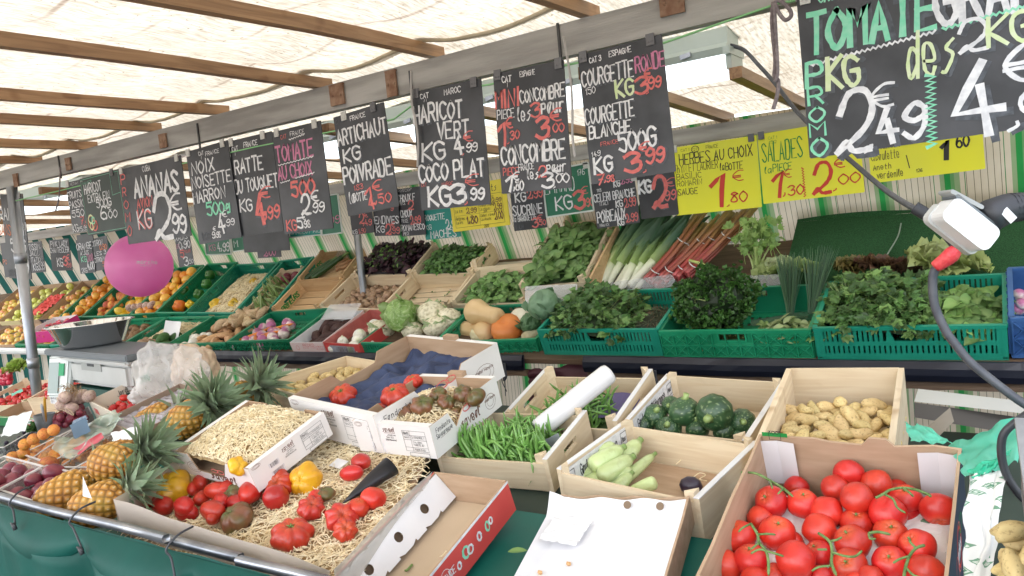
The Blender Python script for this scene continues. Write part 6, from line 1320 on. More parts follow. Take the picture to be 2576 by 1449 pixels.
# leeks and rhubarb, lying up the slope
def leek(p, d, label, seed, L=.50):
 rr = random.Random(seed); t = thing('leek', label, 'leek', T3(p, look_along(d), (1.3, 1.3, 1.0)), 'leeks'); w = MB()
 w.tube([(0, 0, -.02), (0, 0, 0), (0, 0, .1), (0, 0, .2), (.0, 0, .27)], [.010, .015, .0165, .019, .024], 12, cols=[(.60, .56, .42), (.76, .76, .64), (.76, .78, .62), (.55, .66, .34), (.25, .40, .12)]); ob('white_shaft', w.mesh('white_shaft', [SKIN], True), t)
 for i in range(8):
  a = (i % 2) * 3.14 + rr.uniform(-.5, .5); mb = MB(); n = 8; vs = []; cl = []; l = L * rr.uniform(.8, 1.15); sp = rr.uniform(.0, .10); b = rr.uniform(-.05, .05)
  for s_ in range(n + 1):
   u = s_ / n; ww = .021 * (1 - u ** 3) + .003; c = Vector((math.cos(a) * (.012 + sp * u * u), math.sin(a) * (.012 + sp * u * u * .6) + b * u * u, .16 + (l - .16) * u)); q = Vector((-math.sin(a), math.cos(a), 0))
   vs += [c + q * ww, c + Vector((math.cos(a), math.sin(a), 0)) * ww * .4, c - q * ww]; k = lerp3((.42, .56, .20), (.07, .17, .09), u * 2.0 - .1); k = lerp3(k, (.16, .28, .17), rr.random() * .4 * u); cl += [k, tuple(x * .8 for x in k), k]
  mb.add(vs, [f for s_ in range(n) for f in ((3 * s_, 3 * s_ + 1, 3 * s_ + 4, 3 * s_ + 3), (3 * s_ + 1, 3 * s_ + 2, 3 * s_ + 5, 3 * s_ + 4))]); mb.usec = True; mb.c = cl
  ob('leaf', mb.mesh('leaf', [LEAFM], True), t)
for i, (X, Y_, X2, Y2) in enumerate(((1494, 725, 1590, 575), (1520, 727, 1608, 590), (1546, 728, 1650, 570), (1572, 728, 1672, 575), (1600, 726, 1690, 590), (1506, 728, 1570, 600), (1560, 730, 1630, 590), (1588, 715, 1700, 600))):
 p = UPz(X, Y_, .03 + .03 * (i >= 5)); q = UPz(X2, Y2, .10); leek(p, q - p, 'leek with white shaft and blue green leaves, %s' % ('resting against the wooden board', 'second from the wooden board', 'third from the wooden board', 'next to last before the rhubarb', 'nearest the rhubarb', 'on top near the wooden board', 'on top in the middle of the heap', 'on top beside the rhubarb')[i], i + 2)
def rhubarb(p, d, label, seed, n=11):
 rr = random.Random(seed); t = thing('rhubarb_bundle', label, 'rhubarb', T3(p, look_along(d)), 'rhubarb bundles')
 for i in range(n):
  a = i * 2.4; q = .008 * math.sqrt(i); x, y = q * math.cos(a) * 1.3, q * math.sin(a); l = rr.uniform(.36, .46); e = rr.uniform(-.02, .02)
  ob('stalk', MB().tube(sm([(x, y, 0), (x * 1.1, y, l * .4), (x * 1.5 + e, y * 1.3 + .02, l)], 4), [.011] * 5 + [.009] * 4, 8, flat=.6, cols=[(.50, .10, .10)] + [lerp3((.30, .035, .03), (.34, .27, .08), (k / 7) ** 2 + rr.uniform(-.15, .1)) for k in range(8)]).mesh('stalk', [SKIN], True), t)
 for z in (.05, .26): ob('band', MB().tube([(math.cos(k * .52) * .042, math.sin(k * .52) * .034 , z + .01 * math.sin(k)) for k in range(13)], .0025, 5).mesh('band', [WHITEP], True), t)
 return t
for i, (X, Y_, X2, Y2, z_) in enumerate(((1630, 706, 1735, 590, .07), (1665, 702, 1775, 600, .06), (1700, 700, 1800, 590, .06), (1725, 690, 1835, 590, .08), (1650, 720, 1745, 620, .03))):
 p = UPz(X, Y_, z_); q = UPz(X2, Y2, z_ + .04); rhubarb(p, q - p, 'red and green rhubarb bundle in white bands, %s' % ('nearest the leeks', 'second from the leeks', 'in the middle of the rhubarb', 'nearest the celery', 'lowest of the rhubarb bundles')[i], i, 11)
q0, q1 = UPz(1735, 655, .13), UPz(1800, 685, .13); tag(ob('celery_stick', MB().tube([q0, (q0 + q1) / 2 + Vector((0, 0, .01)), q1], .007, 7, col=(.50, .60, .20)).mesh('celery_stick', [SKIN], True)), 'pale green stalk lying across the rhubarb', 'stalk')
g_ = MB(); a, b, c, d = kA.px(1395, 735, .20), UPz(1712, 680, .06), UPz(1722, 725, .02), kA.px(1395, 760, .16)
g_.add([atY(1475, 718, 3.38), atY(1690, 690, 3.38), atY(1708, 720, 3.37), atY(1480, 745, 3.37)], [(0, 1, 2, 3)])
tag(ob('plastic_strip', g_.mesh('plastic_strip', [glassy('clear_plastic', (.85, .87, .9), .25)])), 'clear plastic strip across the foot of the leeks', 'plastic strip')
g_ = MB().box((0, 0, 0), (.22, .006, .07)); tag(ob('plastic_strip', g_.mesh('plastic_strip', [glassy('clear_plastic', (.85, .87, .9), .25)]), None, T3(atY(1925, 712, 3.34))), 'clear plastic strip in front of the pale lettuce', 'plastic strip')
for i, (X, Y_) in enumerate(((2565, 740), (2572, 765), (2560, 778))): hero('turnip', i, kD.px(X, Y_, .12 - .02 * i), 16, (20 * i, 30, 10), 'purple and white garlic like bulb in the blue crate', 'bulb', 'bulbs in the blue crate', name='bulb', sc=(1, 1, .9))
# ------------------------------------------------------------------ back stand, upper rows
U = 3.37
def G(FL, FR, BL, h=.12, tilt=34, Y=U, **k): return Frame(FL, FR, BL, Y, tilt, h, **k)
GC = 'cardboard fruit boxes on the back stand'
q1 = G((98, 804), (143, 801), (222, 706), .10); q2 = G((50, 807), (96, 804), (174, 710), .10); q3 = G((-5, 810), (48, 807), (120, 716), .09); q4 = G((-62, 813), (-7, 810), (66, 722), .09)
BLKCARD = mat('black_printed_card', (.02, .02, .03), None, rough=.5)
carton(q1, 'black printed fruit carton beside the crate of oranges', BLKCARD, KRAFT, group=GC, prints={'r': [("PARIS", 20, 30, 50, 70, 'W', .8), ('rect', 58, 20, 74, 60, 'W'), ("A", 76, 22, 84, 56, 'W', 1)], 'f': [("ARIS", 10, 20, 80, 80, 'W', .8)]})
carton(q2, 'brown carton of apples lined with red tissue', KRAFT, KRAFT, group=GC, prints={'r': [('rect', 55, 20, 75, 60, 'W')]})
carton(q3, 'pale yellow striped carton of apples near the steel pole', mat('pale_yellow_card', (.62, .55, .30), None), KRAFT, group=GC, prints={'r': [('rect', 5, 40, 95, 52, 'Y' if False else 'L')]}); carton(q4, 'brown carton of apples cut off by the left edge', KRAFT, KRAFT, group=GC)
for q, s, lb, kk in ((q1, 31, 'green red apple in the black printed carton', 'apple'), (q2, 32, 'apple in the carton with red tissue', 'green_apple'), (q3, 33, 'yellow apple in the pale striped carton', 'green_apple'), (q4, 34, 'apple in the carton at the left edge', 'apple')):
 heap(q, kk, 26, .037, (.06, .94, .05, .93), lb, 'apple', 'apples in carton %d on the back stand' % (s - 30), name='apple', seed=s)
rr = random.Random(3); mb = MB().grid(14, 14, lambda u, v: q2.uv(.1 + .8 * u, .15 + .5 * v, .085 + .03 * rr.random()))
tag(ob('red_tissue', mb.mesh('red_tissue', [mat('red_tissue_paper', (.60, .05, .05), (.68, .12, .09), 30, .7)])), 'crumpled red tissue among the apples', 'tissue')
qp = F((62, 838), (122, 832), (120, 800), 2.99, 20, .10); carton(qp, 'small white and magenta carton of reddish fruit above the lemons', mat('magenta_card', (.60, .03, .22), None), WHITECARD, group=GC)
heap(qp, 'radish', 60, .017, (.05, .95, .05, .95), 'small red fruit in the white and magenta carton', 'red fruit', 'small red fruits in the magenta carton', name='red_fruit', seed=35, z0=.04)
g1 = G((145, 800), (204, 797), (267, 692)); g2 = G((206, 797), (260, 796), (325, 688)); g3 = G((262, 796), (324, 792), (383, 682)); g3b = G((326, 792), (389, 788), (447, 672)); g4 = G((391, 787), (466, 787), (517, 664)); g5 = G((468, 787), (587, 788), (592, 660), Lg=.56); g6 = G((589, 783), (677, 776), (693, 657))
for f_, m_, lb in ((g1, GREENP, 'green crate of oranges, left end of the green crates'), (g2, GREENP, 'green crate of dark peaches left of the balloon'), (g3, GREENP, 'green crate of lemons and oranges under the balloon'), (g3b, GREENP, 'green crate of oranges just right of the balloon'), (g4, GREENP, 'green crate with green and orange peppers'), (g5, TEALP, 'half empty green crate with wood wool and yellow peppers'), (g6, TEALP, 'green crate holding a small wooden tray of broad beans')): pcrate(f_, m_, 'slot', lb)
heap(g1, ['orange', 'grapefruit'], 60, .037, (.07, .93, .05, .93), ['orange in the leftmost green crate', 'yellowish orange in the leftmost green crate'], ['orange', 'orange'], ['oranges in the leftmost green crate', 'yellow oranges in the leftmost green crate'], seed=41, flat=False)
heap(g2, 'peach', 46, .037, (.08, .92, .05, .93), 'dark red peach in the crate left of the balloon', 'peach', 'dark peaches', seed=42, flat=False)
heap(g3, ['lemon', 'grapefruit'], 40, .036, (.08, .92, .05, .93), ['lemon under the pink balloon', 'pale grapefruit under the pink balloon'], ['lemon', 'grapefruit'], ['lemons under the balloon', 'grapefruits under the balloon'], seed=43, flat=False)
heap(g3b, ['orange', 'grapefruit'], 46, .040, (.08, .92, .05, .93), ['orange beside the pink balloon', 'yellow orange beside the pink balloon'], ['orange', 'orange'], ['oranges beside the balloon', 'yellow oranges beside the balloon'], seed=44, flat=False)
for i in range(5):
 p = g3b.px(330 + i * 13, 776 - i * 2, .115); tag(ob('net_bag', ell(14, 10, .035, .03, .05, .08, 2, i).mesh('net_bag', [mat('netted_fruit', (.62, .45, .38), (.30, .16, .14), 90, .5)], True), None, T3(p, (60, 0, 20 * i))), 'netted pale fruit packed at the front of the orange crate', 'net bag', 'netted fruits')
for k, v, X, Y_, r_, z_, lb in (('green_pepper', 0, 424, 770, 15, .05, 'green pepper at the front of the pepper crate'), ('orange_pepper', 0, 452, 770, 16, .05, 'bright orange pepper at the front of the pepper crate'), ('yellow_pepper', 1, 478, 766, 11, .05, 'yellow pepper next to the orange one'), ('yellow_pepper', 0, 544, 768, 17, .04, 'yellow pepper at the front of the crate with wood wool'), ('yellow_pepper', 1, 590, 765, 15, .05, 'yellow pepper against the wall of the broad bean crate'), ('green_pepper', 1, 462, 735, 13, .06, 'green pepper in the middle of the pepper crate'), ('green_pepper', 0, 520, 715, 13, .07, 'green pepper near the back of the pepper crate'), ('green_pepper', 1, 500, 740, 13, .06, 'second green pepper in the middle of the pepper crate'), ('green_pepper', 0, 528, 692, 12, .07, 'dark green pepper at the back of its crate'), ('yellow_pepper', 0, 640, 712, 13, .05, 'yellow pepper behind the straw'), ('yellow_pepper', 1, 446, 728, 12, .05, 'yellowish pepper behind the green one')):
 f_ = g4 if X < 480 or k == 'green_pepper' else g5; hero(k, v, f_.px(X, Y_, z_), r_, (60, 20, 40 * v), lb, 'pepper', 'peppers on the back stand', name='pepper')
wool('wood_wool', g5, (.06, .94, .12, .93), 900, dome(.05, .4), 'wood wool in the half empty green crate', 6, .0018, .10)
ob('tray', MB().box((0, 0, 0), (.001, .001, .001)).mesh('tray', [W_PALE]), None) if False else None
tr = Frame((612, 790), (672, 783), (690, 690), 3.37, 36, .05); tr.O = tr.O + tr.z * .01
wcrate(Frame((608, 792), (670, 786), (690, 680), 3.38, 34, .085), 'small wooden tray with a dark hand hole, set inside the green crate', handle=True, slats=4)
ft = Frame((608, 792), (670, 786), (690, 680), 3.38, 34, .085)
def beans(fr, key, n, reg, label, group, seed, hf, ang, spread=.5, cat='bean', fan=0.0, tilt=.25, scl=1.0):
 rr = random.Random(seed); u0, u1, v0, v1 = reg
 for i in range(n):
  a, b = rr.random(), rr.random(); z = hf(a, b) - .018 * rr.random() + .004
  M = T3(fr.uv(u0 + (u1 - u0) * a, v0 + (v1 - v0) * b, z), fr.R @ Euler((0, 0, ang + fan * (a - .5) + rr.gauss(0, spread))).to_matrix() @ Euler((rr.uniform(-tilt, tilt) + math.pi / 2, 0, 0)).to_matrix() @ Euler((0, 0, rr.uniform(0, 6.28))).to_matrix(), scl * rr.uniform(.85, 1.12))
  tag(ob(key, P[key][rr.randrange(len(P[key]))], None, M), label, cat, group)
beans(ft, 'broad_bean', 46, (.2, .9, .10, .70), 'long broad bean in the small wooden tray', 'broad beans', 3, dome(.06, .5, .05), -.7, .35)
heap(ft, 'plum', 7, .03, (.2, .8, .72, .95), 'dark purple fruit at the back of the broad bean tray', 'fruit', 'dark fruits behind the broad beans', name='dark_fruit', seed=3, flat=False)
# wooden crates, lower of the two rows (m*) and upper (t*)
m1 = G((681, 777), (800, 772), (744, 707), .10, 32); m2 = G((803, 768), (960, 773), (888, 690), .10, 30); m3 = G((963, 772), (1130, 764), (1030, 695), .10, 30); m4 = G((1133, 760), (1320, 757), (1194, 682), .10, 30)
t1 = G((746, 703), (862, 690), (803, 632), .09, 34, 3.60); t2 = G((886, 689), (1033, 686), (940, 617), .10, 34, 3.60); t3 = G((1036, 687), (1186, 682), (1090, 620), .10, 34, 3.60)
DKP = [("MARMONDE", 8, 48, 72, 78, 'F', 1.3)]
wcrate(m1, 'empty warm coloured crate with green lettering inside', m=W_WARM, print_l={0: [("PRIMEURS", 20, 45, 80, 80, 'F', 1.3)]}, slats=4)
wcrate(m2, 'pale crate of small round brown potatoes', slats=4); wcrate(m3, 'empty pale crate with visible floor slats'); wcrate(m4, 'pale crate of loose spinach leaves, front row')
wcrate(t1, 'warm coloured crate holding two cucumbers', m=W_WARM, print_l={0: [("PRIMEURS", 20, 45, 80, 80, 'F', 1.3)]}); wcrate(t2, 'pale crate of dark purple salad leaves'); wcrate(t3, 'pale crate of lambs lettuce behind the empty slatted crate')
heap(m2, 'brown_potato', 80, .0215, (.10, .95, .05, .92), 'small round brown potato in the pale crate', 'potato', 'small brown potatoes', name='potato', seed=51, front=.2)
for i, (X, Y_) in enumerate(((800, 680), (830, 668))):
 p = t1.px(X, Y_, .05); tag(ob('cucumber', P['cucumber'][i], None, T3(p, look_along(t1.x * .75 + t1.y * .8 + t1.z * .1), (.16, .16, .16))), ('shorter shaded cucumber at the left of the crate', 'long dark green cucumber lying across the crate')[i], 'cucumber')
lg = MB();
for i in range(9):
 p = t1.px(845 + 5 * (i % 4), 672 + 4 * (i // 2) - 8, .035); lg.tube([p, p + t1.x * .03 + t1.y * .03, p + t1.x * .07 + t1.y * .05 + t1.z * .005], [.012, .009, .004], 6)
tag(ob('ginger_pieces', lg.mesh('ginger_pieces', [mat('brown_root', (.40, .22, .10), (.30, .15, .07), 20)], True)), 'brown roots at the right of the cucumber crate', 'roots', None, 'stuff')
DKL = [(.035, .012, .022), (.055, .02, .03), (.03, .03, .015), (.02, .008, .014)]
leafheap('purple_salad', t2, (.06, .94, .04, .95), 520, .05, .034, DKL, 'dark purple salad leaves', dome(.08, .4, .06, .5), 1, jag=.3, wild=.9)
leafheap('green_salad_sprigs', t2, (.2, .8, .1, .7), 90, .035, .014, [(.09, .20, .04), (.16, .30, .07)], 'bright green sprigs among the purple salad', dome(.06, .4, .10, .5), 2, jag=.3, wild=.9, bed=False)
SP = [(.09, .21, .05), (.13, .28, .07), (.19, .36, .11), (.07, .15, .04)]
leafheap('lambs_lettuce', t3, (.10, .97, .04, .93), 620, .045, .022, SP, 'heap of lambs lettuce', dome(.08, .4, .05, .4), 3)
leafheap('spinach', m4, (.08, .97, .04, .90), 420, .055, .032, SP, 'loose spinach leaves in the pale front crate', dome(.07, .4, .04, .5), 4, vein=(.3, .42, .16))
for i, (X, Y_) in enumerate(((1022, 718), (1075, 722), (1050, 738), (1110, 742), (1042, 750), (1112, 716))): pass
leafheap('leaf_scraps', m3, (.15, .9, .1, .8), 16, .03, .014, SP, 'a few leaf scraps on the bare slats', lambda a, b: .012, 5, bed=False)
# the taller crates to the right
m5 = G((1304, 716), (1470, 700), (1430, 560), .13, 31, 3.30); wcrate(m5, 'long pale crate of big spinach leaves under the poireaux board', slats=7)
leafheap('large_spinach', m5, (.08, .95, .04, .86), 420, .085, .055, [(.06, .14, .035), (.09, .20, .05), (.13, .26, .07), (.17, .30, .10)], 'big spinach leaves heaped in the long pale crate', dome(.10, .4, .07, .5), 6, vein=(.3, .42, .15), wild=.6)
lb = G((1479, 712), (1492, 711), (1567, 572), .12, 31, 3.32); mb = MB().box((0, lb.l / 2, .06), (.012, lb.l, .13)); tag(ob('wooden_divider', mb.mesh('wooden_divider', [W_WARM]), None, lb.M), 'upright wooden side board between the spinach and the leeks', 'board')
t5 = G((1416, 560), (1530, 545), (1440, 520), .10, 40, 3.78); wcrate(t5, 'crate standing behind the celeri branche board', handle=False)
t4 = G((1182, 660), (1372, 640), (1248, 600), .11, 14, 3.60); wcrate(t4, 'empty knotty crate lying flatter than the others, lined with paper', m=W_PALE, liner=mat('off_white_paper', (.68, .62, .54), None, rough=.7), rail=.62, handle=True)
tag(ob('price_tag_strip', MB().box((0, 0, 0), (.30, .003, .09)).mesh('price_tag_strip', [glassy('clear_plastic', (.85, .87, .9), .25)]), None, T3(atY(1385, 740, 3.28), (-12, 0, 0))), 'clear plastic strip in front of the long spinach crate', 'plastic strip')
tag(ob('red_bag_corner', ell(12, 8, .05, .02, .035, .2, 2, 3).mesh('red_bag_corner', [mat('red_plastic', (.45, .02, .04), None, rough=.4)], True), None, T3(atY(1212, 665 - 9 - 0, 3.86) if False else atY(1213 - 0, 660, 3.9), (0, 0, 0), .001)), 'scrap of red plastic', 'bag') if False else None
pr = atY(1213 * .0 + 1213, 662, 3.9)
rp = atY(967 + 0, 618, 3.92); tag(ob('red_bag', ell(14, 9, .055, .03, .04, .3, 2, 3).mesh('red_bag', [mat('red_plastic', (.45, .02, .04), None, rough=.4)], True), None, T3(atY(1208 * .8, 617, 3.88))), 'red bag peeping over the back of the purple salad crate', 'bag')
# pink balloon
pb = atY(351, 668, 2.42); rb_ = sized(pb, 79)
def bal(v, a, t): return Vector((v.x, v.y, v.z)) if t > .2 else Vector((v.x * .98, v.y * .98, v.z * 1.02))
bt = thing('balloon', 'big pink balloon hanging behind the pineapple board', 'balloon', T3(pb, CAMROT, rb_)); PINK = mat('pink_latex', (.95, .40, .74), (.93, .36, .71), 2, .28, trl=.6)
ob('skin', ell(48, 32, 1, 1, 1, 0, 1, 1).mesh('skin', [PINK], True), bt, T3((0, 0, 0), (-90, 0, 0)))
Lb = Letters(1.0, .2, 2); Lb.text('marche', 0, 0, 60, 60, ink='W', wt=.8); Lb.text('paris', 10, 70, 40, 100, ink='W', wt=.8)
for k, m_ in Lb.mb.items():
 m2 = MB(); vs = []
 for v in m_.v:
  th, ph = (v[0] - .12) + .5, (v[2] - .05); d = Vector((math.sin(th) * math.cos(ph), math.sin(ph), math.cos(th) * math.cos(ph))); vs.append(d * 1.004)
 m2.add(vs, m_.f); ob('lettering', m2.mesh('lettering', [INK['W']]), bt)
ob('knot', MB().lathe([(0, 0), (.03, -.02), (.06, -.08), (.02, -.09)], 10).mesh('knot', [PINK], True), bt, T3((0, 1.0, 0), (-90, 0, 0)))
tag(ob('balloon_string', MB().tube([pb + Vector((0, 0, rb_)), Vector((pb.x + .01, pb.y - .02, ez(.52)))], .0015, 4).mesh('balloon_string', [WHITEP])), 'white string holding the pink balloon', 'string')
# white socket with flap, black plug and taped cable
Rs = basis(*[CAMROT @ Vector(v).normalized() for v in ((math.cos(rad(38)), -math.sin(rad(38)), 0), (math.sin(rad(38)), math.cos(rad(38)), 0), (0, 0, 1))])
ps = atY(2428, 565, 1.75); kS = depth(ps) / PF * .9
t = thing('socket_box', 'white and grey cable socket with open flap hanging at the right', 'socket', T3(ps, Rs, kS))
def sq(a, b, c, d, z0, z1, r=10):
 pts = []
 for (x, y, a0) in ((c - r, d - r, 0), (a + r, d - r, 90), (a + r, b + r, 180), (c - r, b + r, 270)):
  for k in range(5): th = rad(a0 + 22.5 * k); pts.append((x + r * math.cos(th), y + r * math.sin(th)))
 m = MB(); n = len(pts); m.add([(x, y, z0) for x, y in pts] + [(x * .97, y * .97, z1) for x, y in pts], [tuple(range(n))[::-1], tuple(range(n, 2 * n))] + [(i, (i + 1) % n, (i + 1) % n + n, i + n) for i in range(n)]); return m
ob('shell', sq(-84, -42, 82, 36, -30, 34, 22).mesh('shell', [WHITEP], False), t); ob('back_shell', sq(-90, -50, 86, 20, -46, -24, 20).mesh('back_shell', [GREYP]), t)
ob('seal', sq(-84, 32, 66, 44, -38, 30, 5).mesh('seal', [DKGREYP]), t)
ob('flap', sq(-96, 50, 10, 62, -30, 30, 6).mesh('flap', [mat('clear_grey_plastic', (.35, .36, .36), None, rough=.3)]), t, T3((0, 0, 0), (0, 0, 10)))
ob('hinge', MB().tube([(0, 58, -20), (0, 58, 20)], 7, 10).box((22, 66, 0), (44, 7, 26)).mesh('hinge', [BLACKRUB]), t, T3((0, 0, 0), (0, 0, 8)))
Rp = basis(*[Vector(v) for v in ((math.cos(rad(76)), math.sin(rad(76)), 0), (-math.sin(rad(76)), math.cos(rad(76)), 0), (0, 0, 1))])
pl = thing('plug', 'thick black ribbed plug pushed into the white socket', 'plug', T3(ps, Rs, kS) @ T3((36, 44, 0)) @ T3((0, 0, 0), (0, 0, 0)))
ob('body', MB().tube([(0, 0, 0), (6, 24, 0), (26, 60, 0), (52, 88, 0), (110, 140, 0)], [46, 46, 42, 40, 36], 14).mesh('body', [BLACKRUB], True), pl)
for k in range(11): x = 36 + k * 8; ob('rib', MB().tube([(x - 2, 70 + k * 7.6, 0), (x + 1, 73 + k * 7.6, 0)], 42 - k * .5, 14).mesh('rib', [BLACKRUB]), pl)
ob('label_plate', MB().box((20, 34, 44), (40, 24, 2)).mesh('label_plate', [WHITEP]), pl, T3((0, 0, 0), (0, 0, -8)))
cord('power_cable', [(2300, 522), (2330, 540), (2362, 562), (2395, 600), (2412, 622)], 1.80, .0135, 'thick strain relief of the cable entering the white socket', BLACKRUB)
cord('taped_cable', [(2398, 640), (2375, 655), (2352, 680), (2346, 710), (2352, 770), (2378, 830), (2400, 862), (2440, 910), (2500, 960), (2560, 1005), (2600, 1030)], 1.74, .0085, 'grey cable hanging from the socket down past the teal crate', CAB)
cord('black_cable', [(2600, 1030), (2545, 1070), (2522, 1100), (2520, 1150), (2535, 1200), (2570, 1250), (2600, 1270)], 1.45, .0065, 'black cable looping in front of the mint plastic bag', BLACKRUB)
tag(ob('red_tape', MB().tube(sm([atY(2405, 628, 1.74), atY(2385, 648, 1.735), atY(2352, 672, 1.735)], 4), [.013, .014, .016, .0165, .016, .015, .014, .013, .012], 10, flat=.8).mesh('red_tape', [mat('red_tape', (.62, .035, .05), (.70, .08, .08), 60, .4, .5)], True)), 'red tape wrapped round the cable below the white socket', 'tape')
# ------------------------------------------------------------------ front stand, rear rows
WC = 'wooden crates on the front stand'
GOU = [('rect', 1, 6, 99, 97, 'W'), ("Goutez La Difference", 22, 14, 78, 42, 'D', 1.2), ('frame', 84, 12, 93, 46, .0018, 'D'), ("Maur", 85, 22, 92, 36, 'D', 1), ('frame', 5, 12, 14, 46, .0018, 'D'), ("Maur", 6, 22, 13, 36, 'D', 1), ('frame', 4, 54, 40, 88, .0016, 'D'), ("EXPORTATEUR", 6, 58, 38, 70, 'D', 1), ("FRANCE", 10, 74, 34, 84, 'D', 1), ('frame', 70, 54, 96, 74, .0014, 'D')]
b1_ = Frame((1095, 1140), (1376, 1157), (1240, 1028), 1.66, 13, .10); b2_ = Frame((1262, 1046), (1552, 1060), (1378, 927), 1.97, 17, .10)
WTOP = WHITECARD
wcrate(b1_, 'crate of green beans with grey card divider, in front', group=WC, slats=5, capm=WTOP, rail=.8); wcrate(b2_, 'crate of green beans with the white paper roll', group=WC, slats=5, capm=WTOP, rail=.62)
z1_ = Frame((1400, 1180), (1782, 1262), (1545, 1073), 1.62, 9, .11, W=.40, Lg=.30); z2_ = Frame((1556, 1074), (1880, 1110), (1655, 940), 1.96, 15, .11)
wcrate(z1_, 'printed crate of pale courgettes', group=WC, liner=KRAFT, capm=WTOP, print_l={0: GOU}, rail=.86, handle=False); wcrate(z2_, 'printed crate of round dark courgettes', group=WC, capm=WTOP, print_l={0: GOU}, rail=.92, handle=False)
for f_, lb in ((z1_, 'white printed side board with French slogan beside the green beans'), (z2_, 'white printed side board with French slogan beside the paper roll')):
 Lq = Letters(f_.l, f_.h, 5)
 for it in GOU:
  if it[0] in ('rect', 'frame'): getattr(Lq, it[0])(*it[1:])
  else: Lq.text(*it[:5], ink=it[5], wt=it[6], slant=.08, printed=True)
 t = thing('slogan_panel', lb, 'panel', f_.M); ob('panel', MB().box((.0195, f_.l / 2, f_.h / 2), (.0015, f_.l - .02, f_.h - .01)).mesh('panel', [WHITECARD]), t); Lq.build(t, T3((.0203, 0, 0), (0, 0, 90)), 'print')
hb = lambda a, b: .045 + .030 * math.sin(math.pi * a) ** .4 * math.sin(math.pi * min(1, b * .8 + .15))
beans(b1_, 'green_bean', 160, (.13, .86, .20, .44), 'green bean in front of the grey card divider', 'green beans before the divider', 5, lambda a, b: .072 + .016 * math.sin(math.pi * a), -.45, .17, tilt=.10, fan=-.5, scl=1.2)
beans(b1_, 'green_bean', 55, (.22, .80, .66, .84), 'green bean behind the grey card divider', 'green beans behind the divider', 6, lambda a, b: .05 + .02 * math.sin(math.pi * a), 1.2, .6)
beans(b2_, 'green_bean', 80, (.22, .78, .20, .70), 'green bean beside the white paper roll', 'green beans beside the paper roll', 7, lambda a, b: .045 + .02 * math.sin(math.pi * a), .9, .8)
for fr_, rg, hh in ((b1_, (.12, .86, .12, .9), .035), (b2_, (.2, .82, .14, .75), .025)):
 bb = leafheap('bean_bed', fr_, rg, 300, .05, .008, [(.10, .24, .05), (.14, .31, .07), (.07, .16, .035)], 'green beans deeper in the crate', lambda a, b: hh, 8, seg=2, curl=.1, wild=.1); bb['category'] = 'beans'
dv = MB().grid(36, 2, lambda u, v: (.035 + (b1_.w - .07) * u, b1_.l * .52 + .012 * math.sin(u * 9), .02 + (.075 + .014 * math.sin(u * 12.5 + 1) - .01 * (u > .62)) * v)); tag(ob('card_divider', dv.mesh('card_divider', [mat('blue_grey_card', (.42, .45, .52), (.50, .53, .60), 6, .6)], True), None, b1_.M), 'wavy grey card divider standing in the green bean crate', 'card')
pl_ = MB().grid(8, 6, lambda u, v: b2_.uv(.55 + .38 * u, .35 + .5 * v, .02 + .02 * math.sin(u * 3))); tag(ob('purple_card', pl_.mesh('purple_card', [mat('purple_card', (.10, .08, .22), None, rough=.6)])), 'sheet of purple card under the beans beside the roll', 'card')
r0, r1 = atP(1352, 1082, b2_.p(0, 0, .125), b2_.z), b2_.px(1533, 938, .19); Lr = (r1 - r0).length
ro = MB().lathe([(.0, 0), (.028, 0), (.031, .01), (.031, Lr * .5), (.0325, Lr * .52), (.0315, Lr - .01), (.029, Lr), (.012, Lr), (.012, Lr - .03), (0, Lr - .03)], 28, fr=lambda a, r, z: (r * (1 + .04 * math.exp(-((a - 2 - z * 2) / .15) ** 2)), z))
tag(ob('paper_roll', ro.mesh('paper_roll', [mat('white_film_roll', (.78, .78, .79), (.70, .70, .72), 12, .35, .3, 30, stretch=(4, 4, .6))], True), None, T3(r0, look_along(r1 - r0))), 'roll of white film lying across the rear bean crate', 'roll')
for i, (X, Y_, r_, z_, e, lb) in enumerate(((1648, 1047, 28, .055, (20, 30, 0), 'round dark courgette touching the printed side board'), (1722, 1035, 36, .075, (-10, 10, 0), 'large dark round courgette, second from the right of the pair on top'), (1798, 1038, 43, .085, (70, -60, 20), 'largest speckled round courgette'), (1612, 1072, 30, .035, (25, 0, 0), 'round courgette in the front left corner of its crate'), (1682, 1080, 30, .035, (35, 20, 0), 'round courgette with a yellow flower scar'), (1755, 1078, 27, .03, (5, 0, 0), 'small round courgette with a tall green stalk'), (1822, 1085, 26, .03, (10, 10, 0), 'small round courgette with a pale stalk at the front'), (1868, 1062, 31, .045, (50, 40, 0), 'round courgette at the right end of the crate'), (1688, 1020, 22, .07, (60, 20, 0), 'smooth green courgette peeping out behind the others'), (1860, 1092, 18, .02, (0, 0, 0), 'small courgette squeezed in the front right corner'))):
 p = z2_.px(X, Y_, z_ + .015); hero('round_courgette', i, p, r_ * 1.1, z2_.R @ Euler([rad(q) for q in e]).to_matrix(), lb, 'courgette', 'round courgettes')
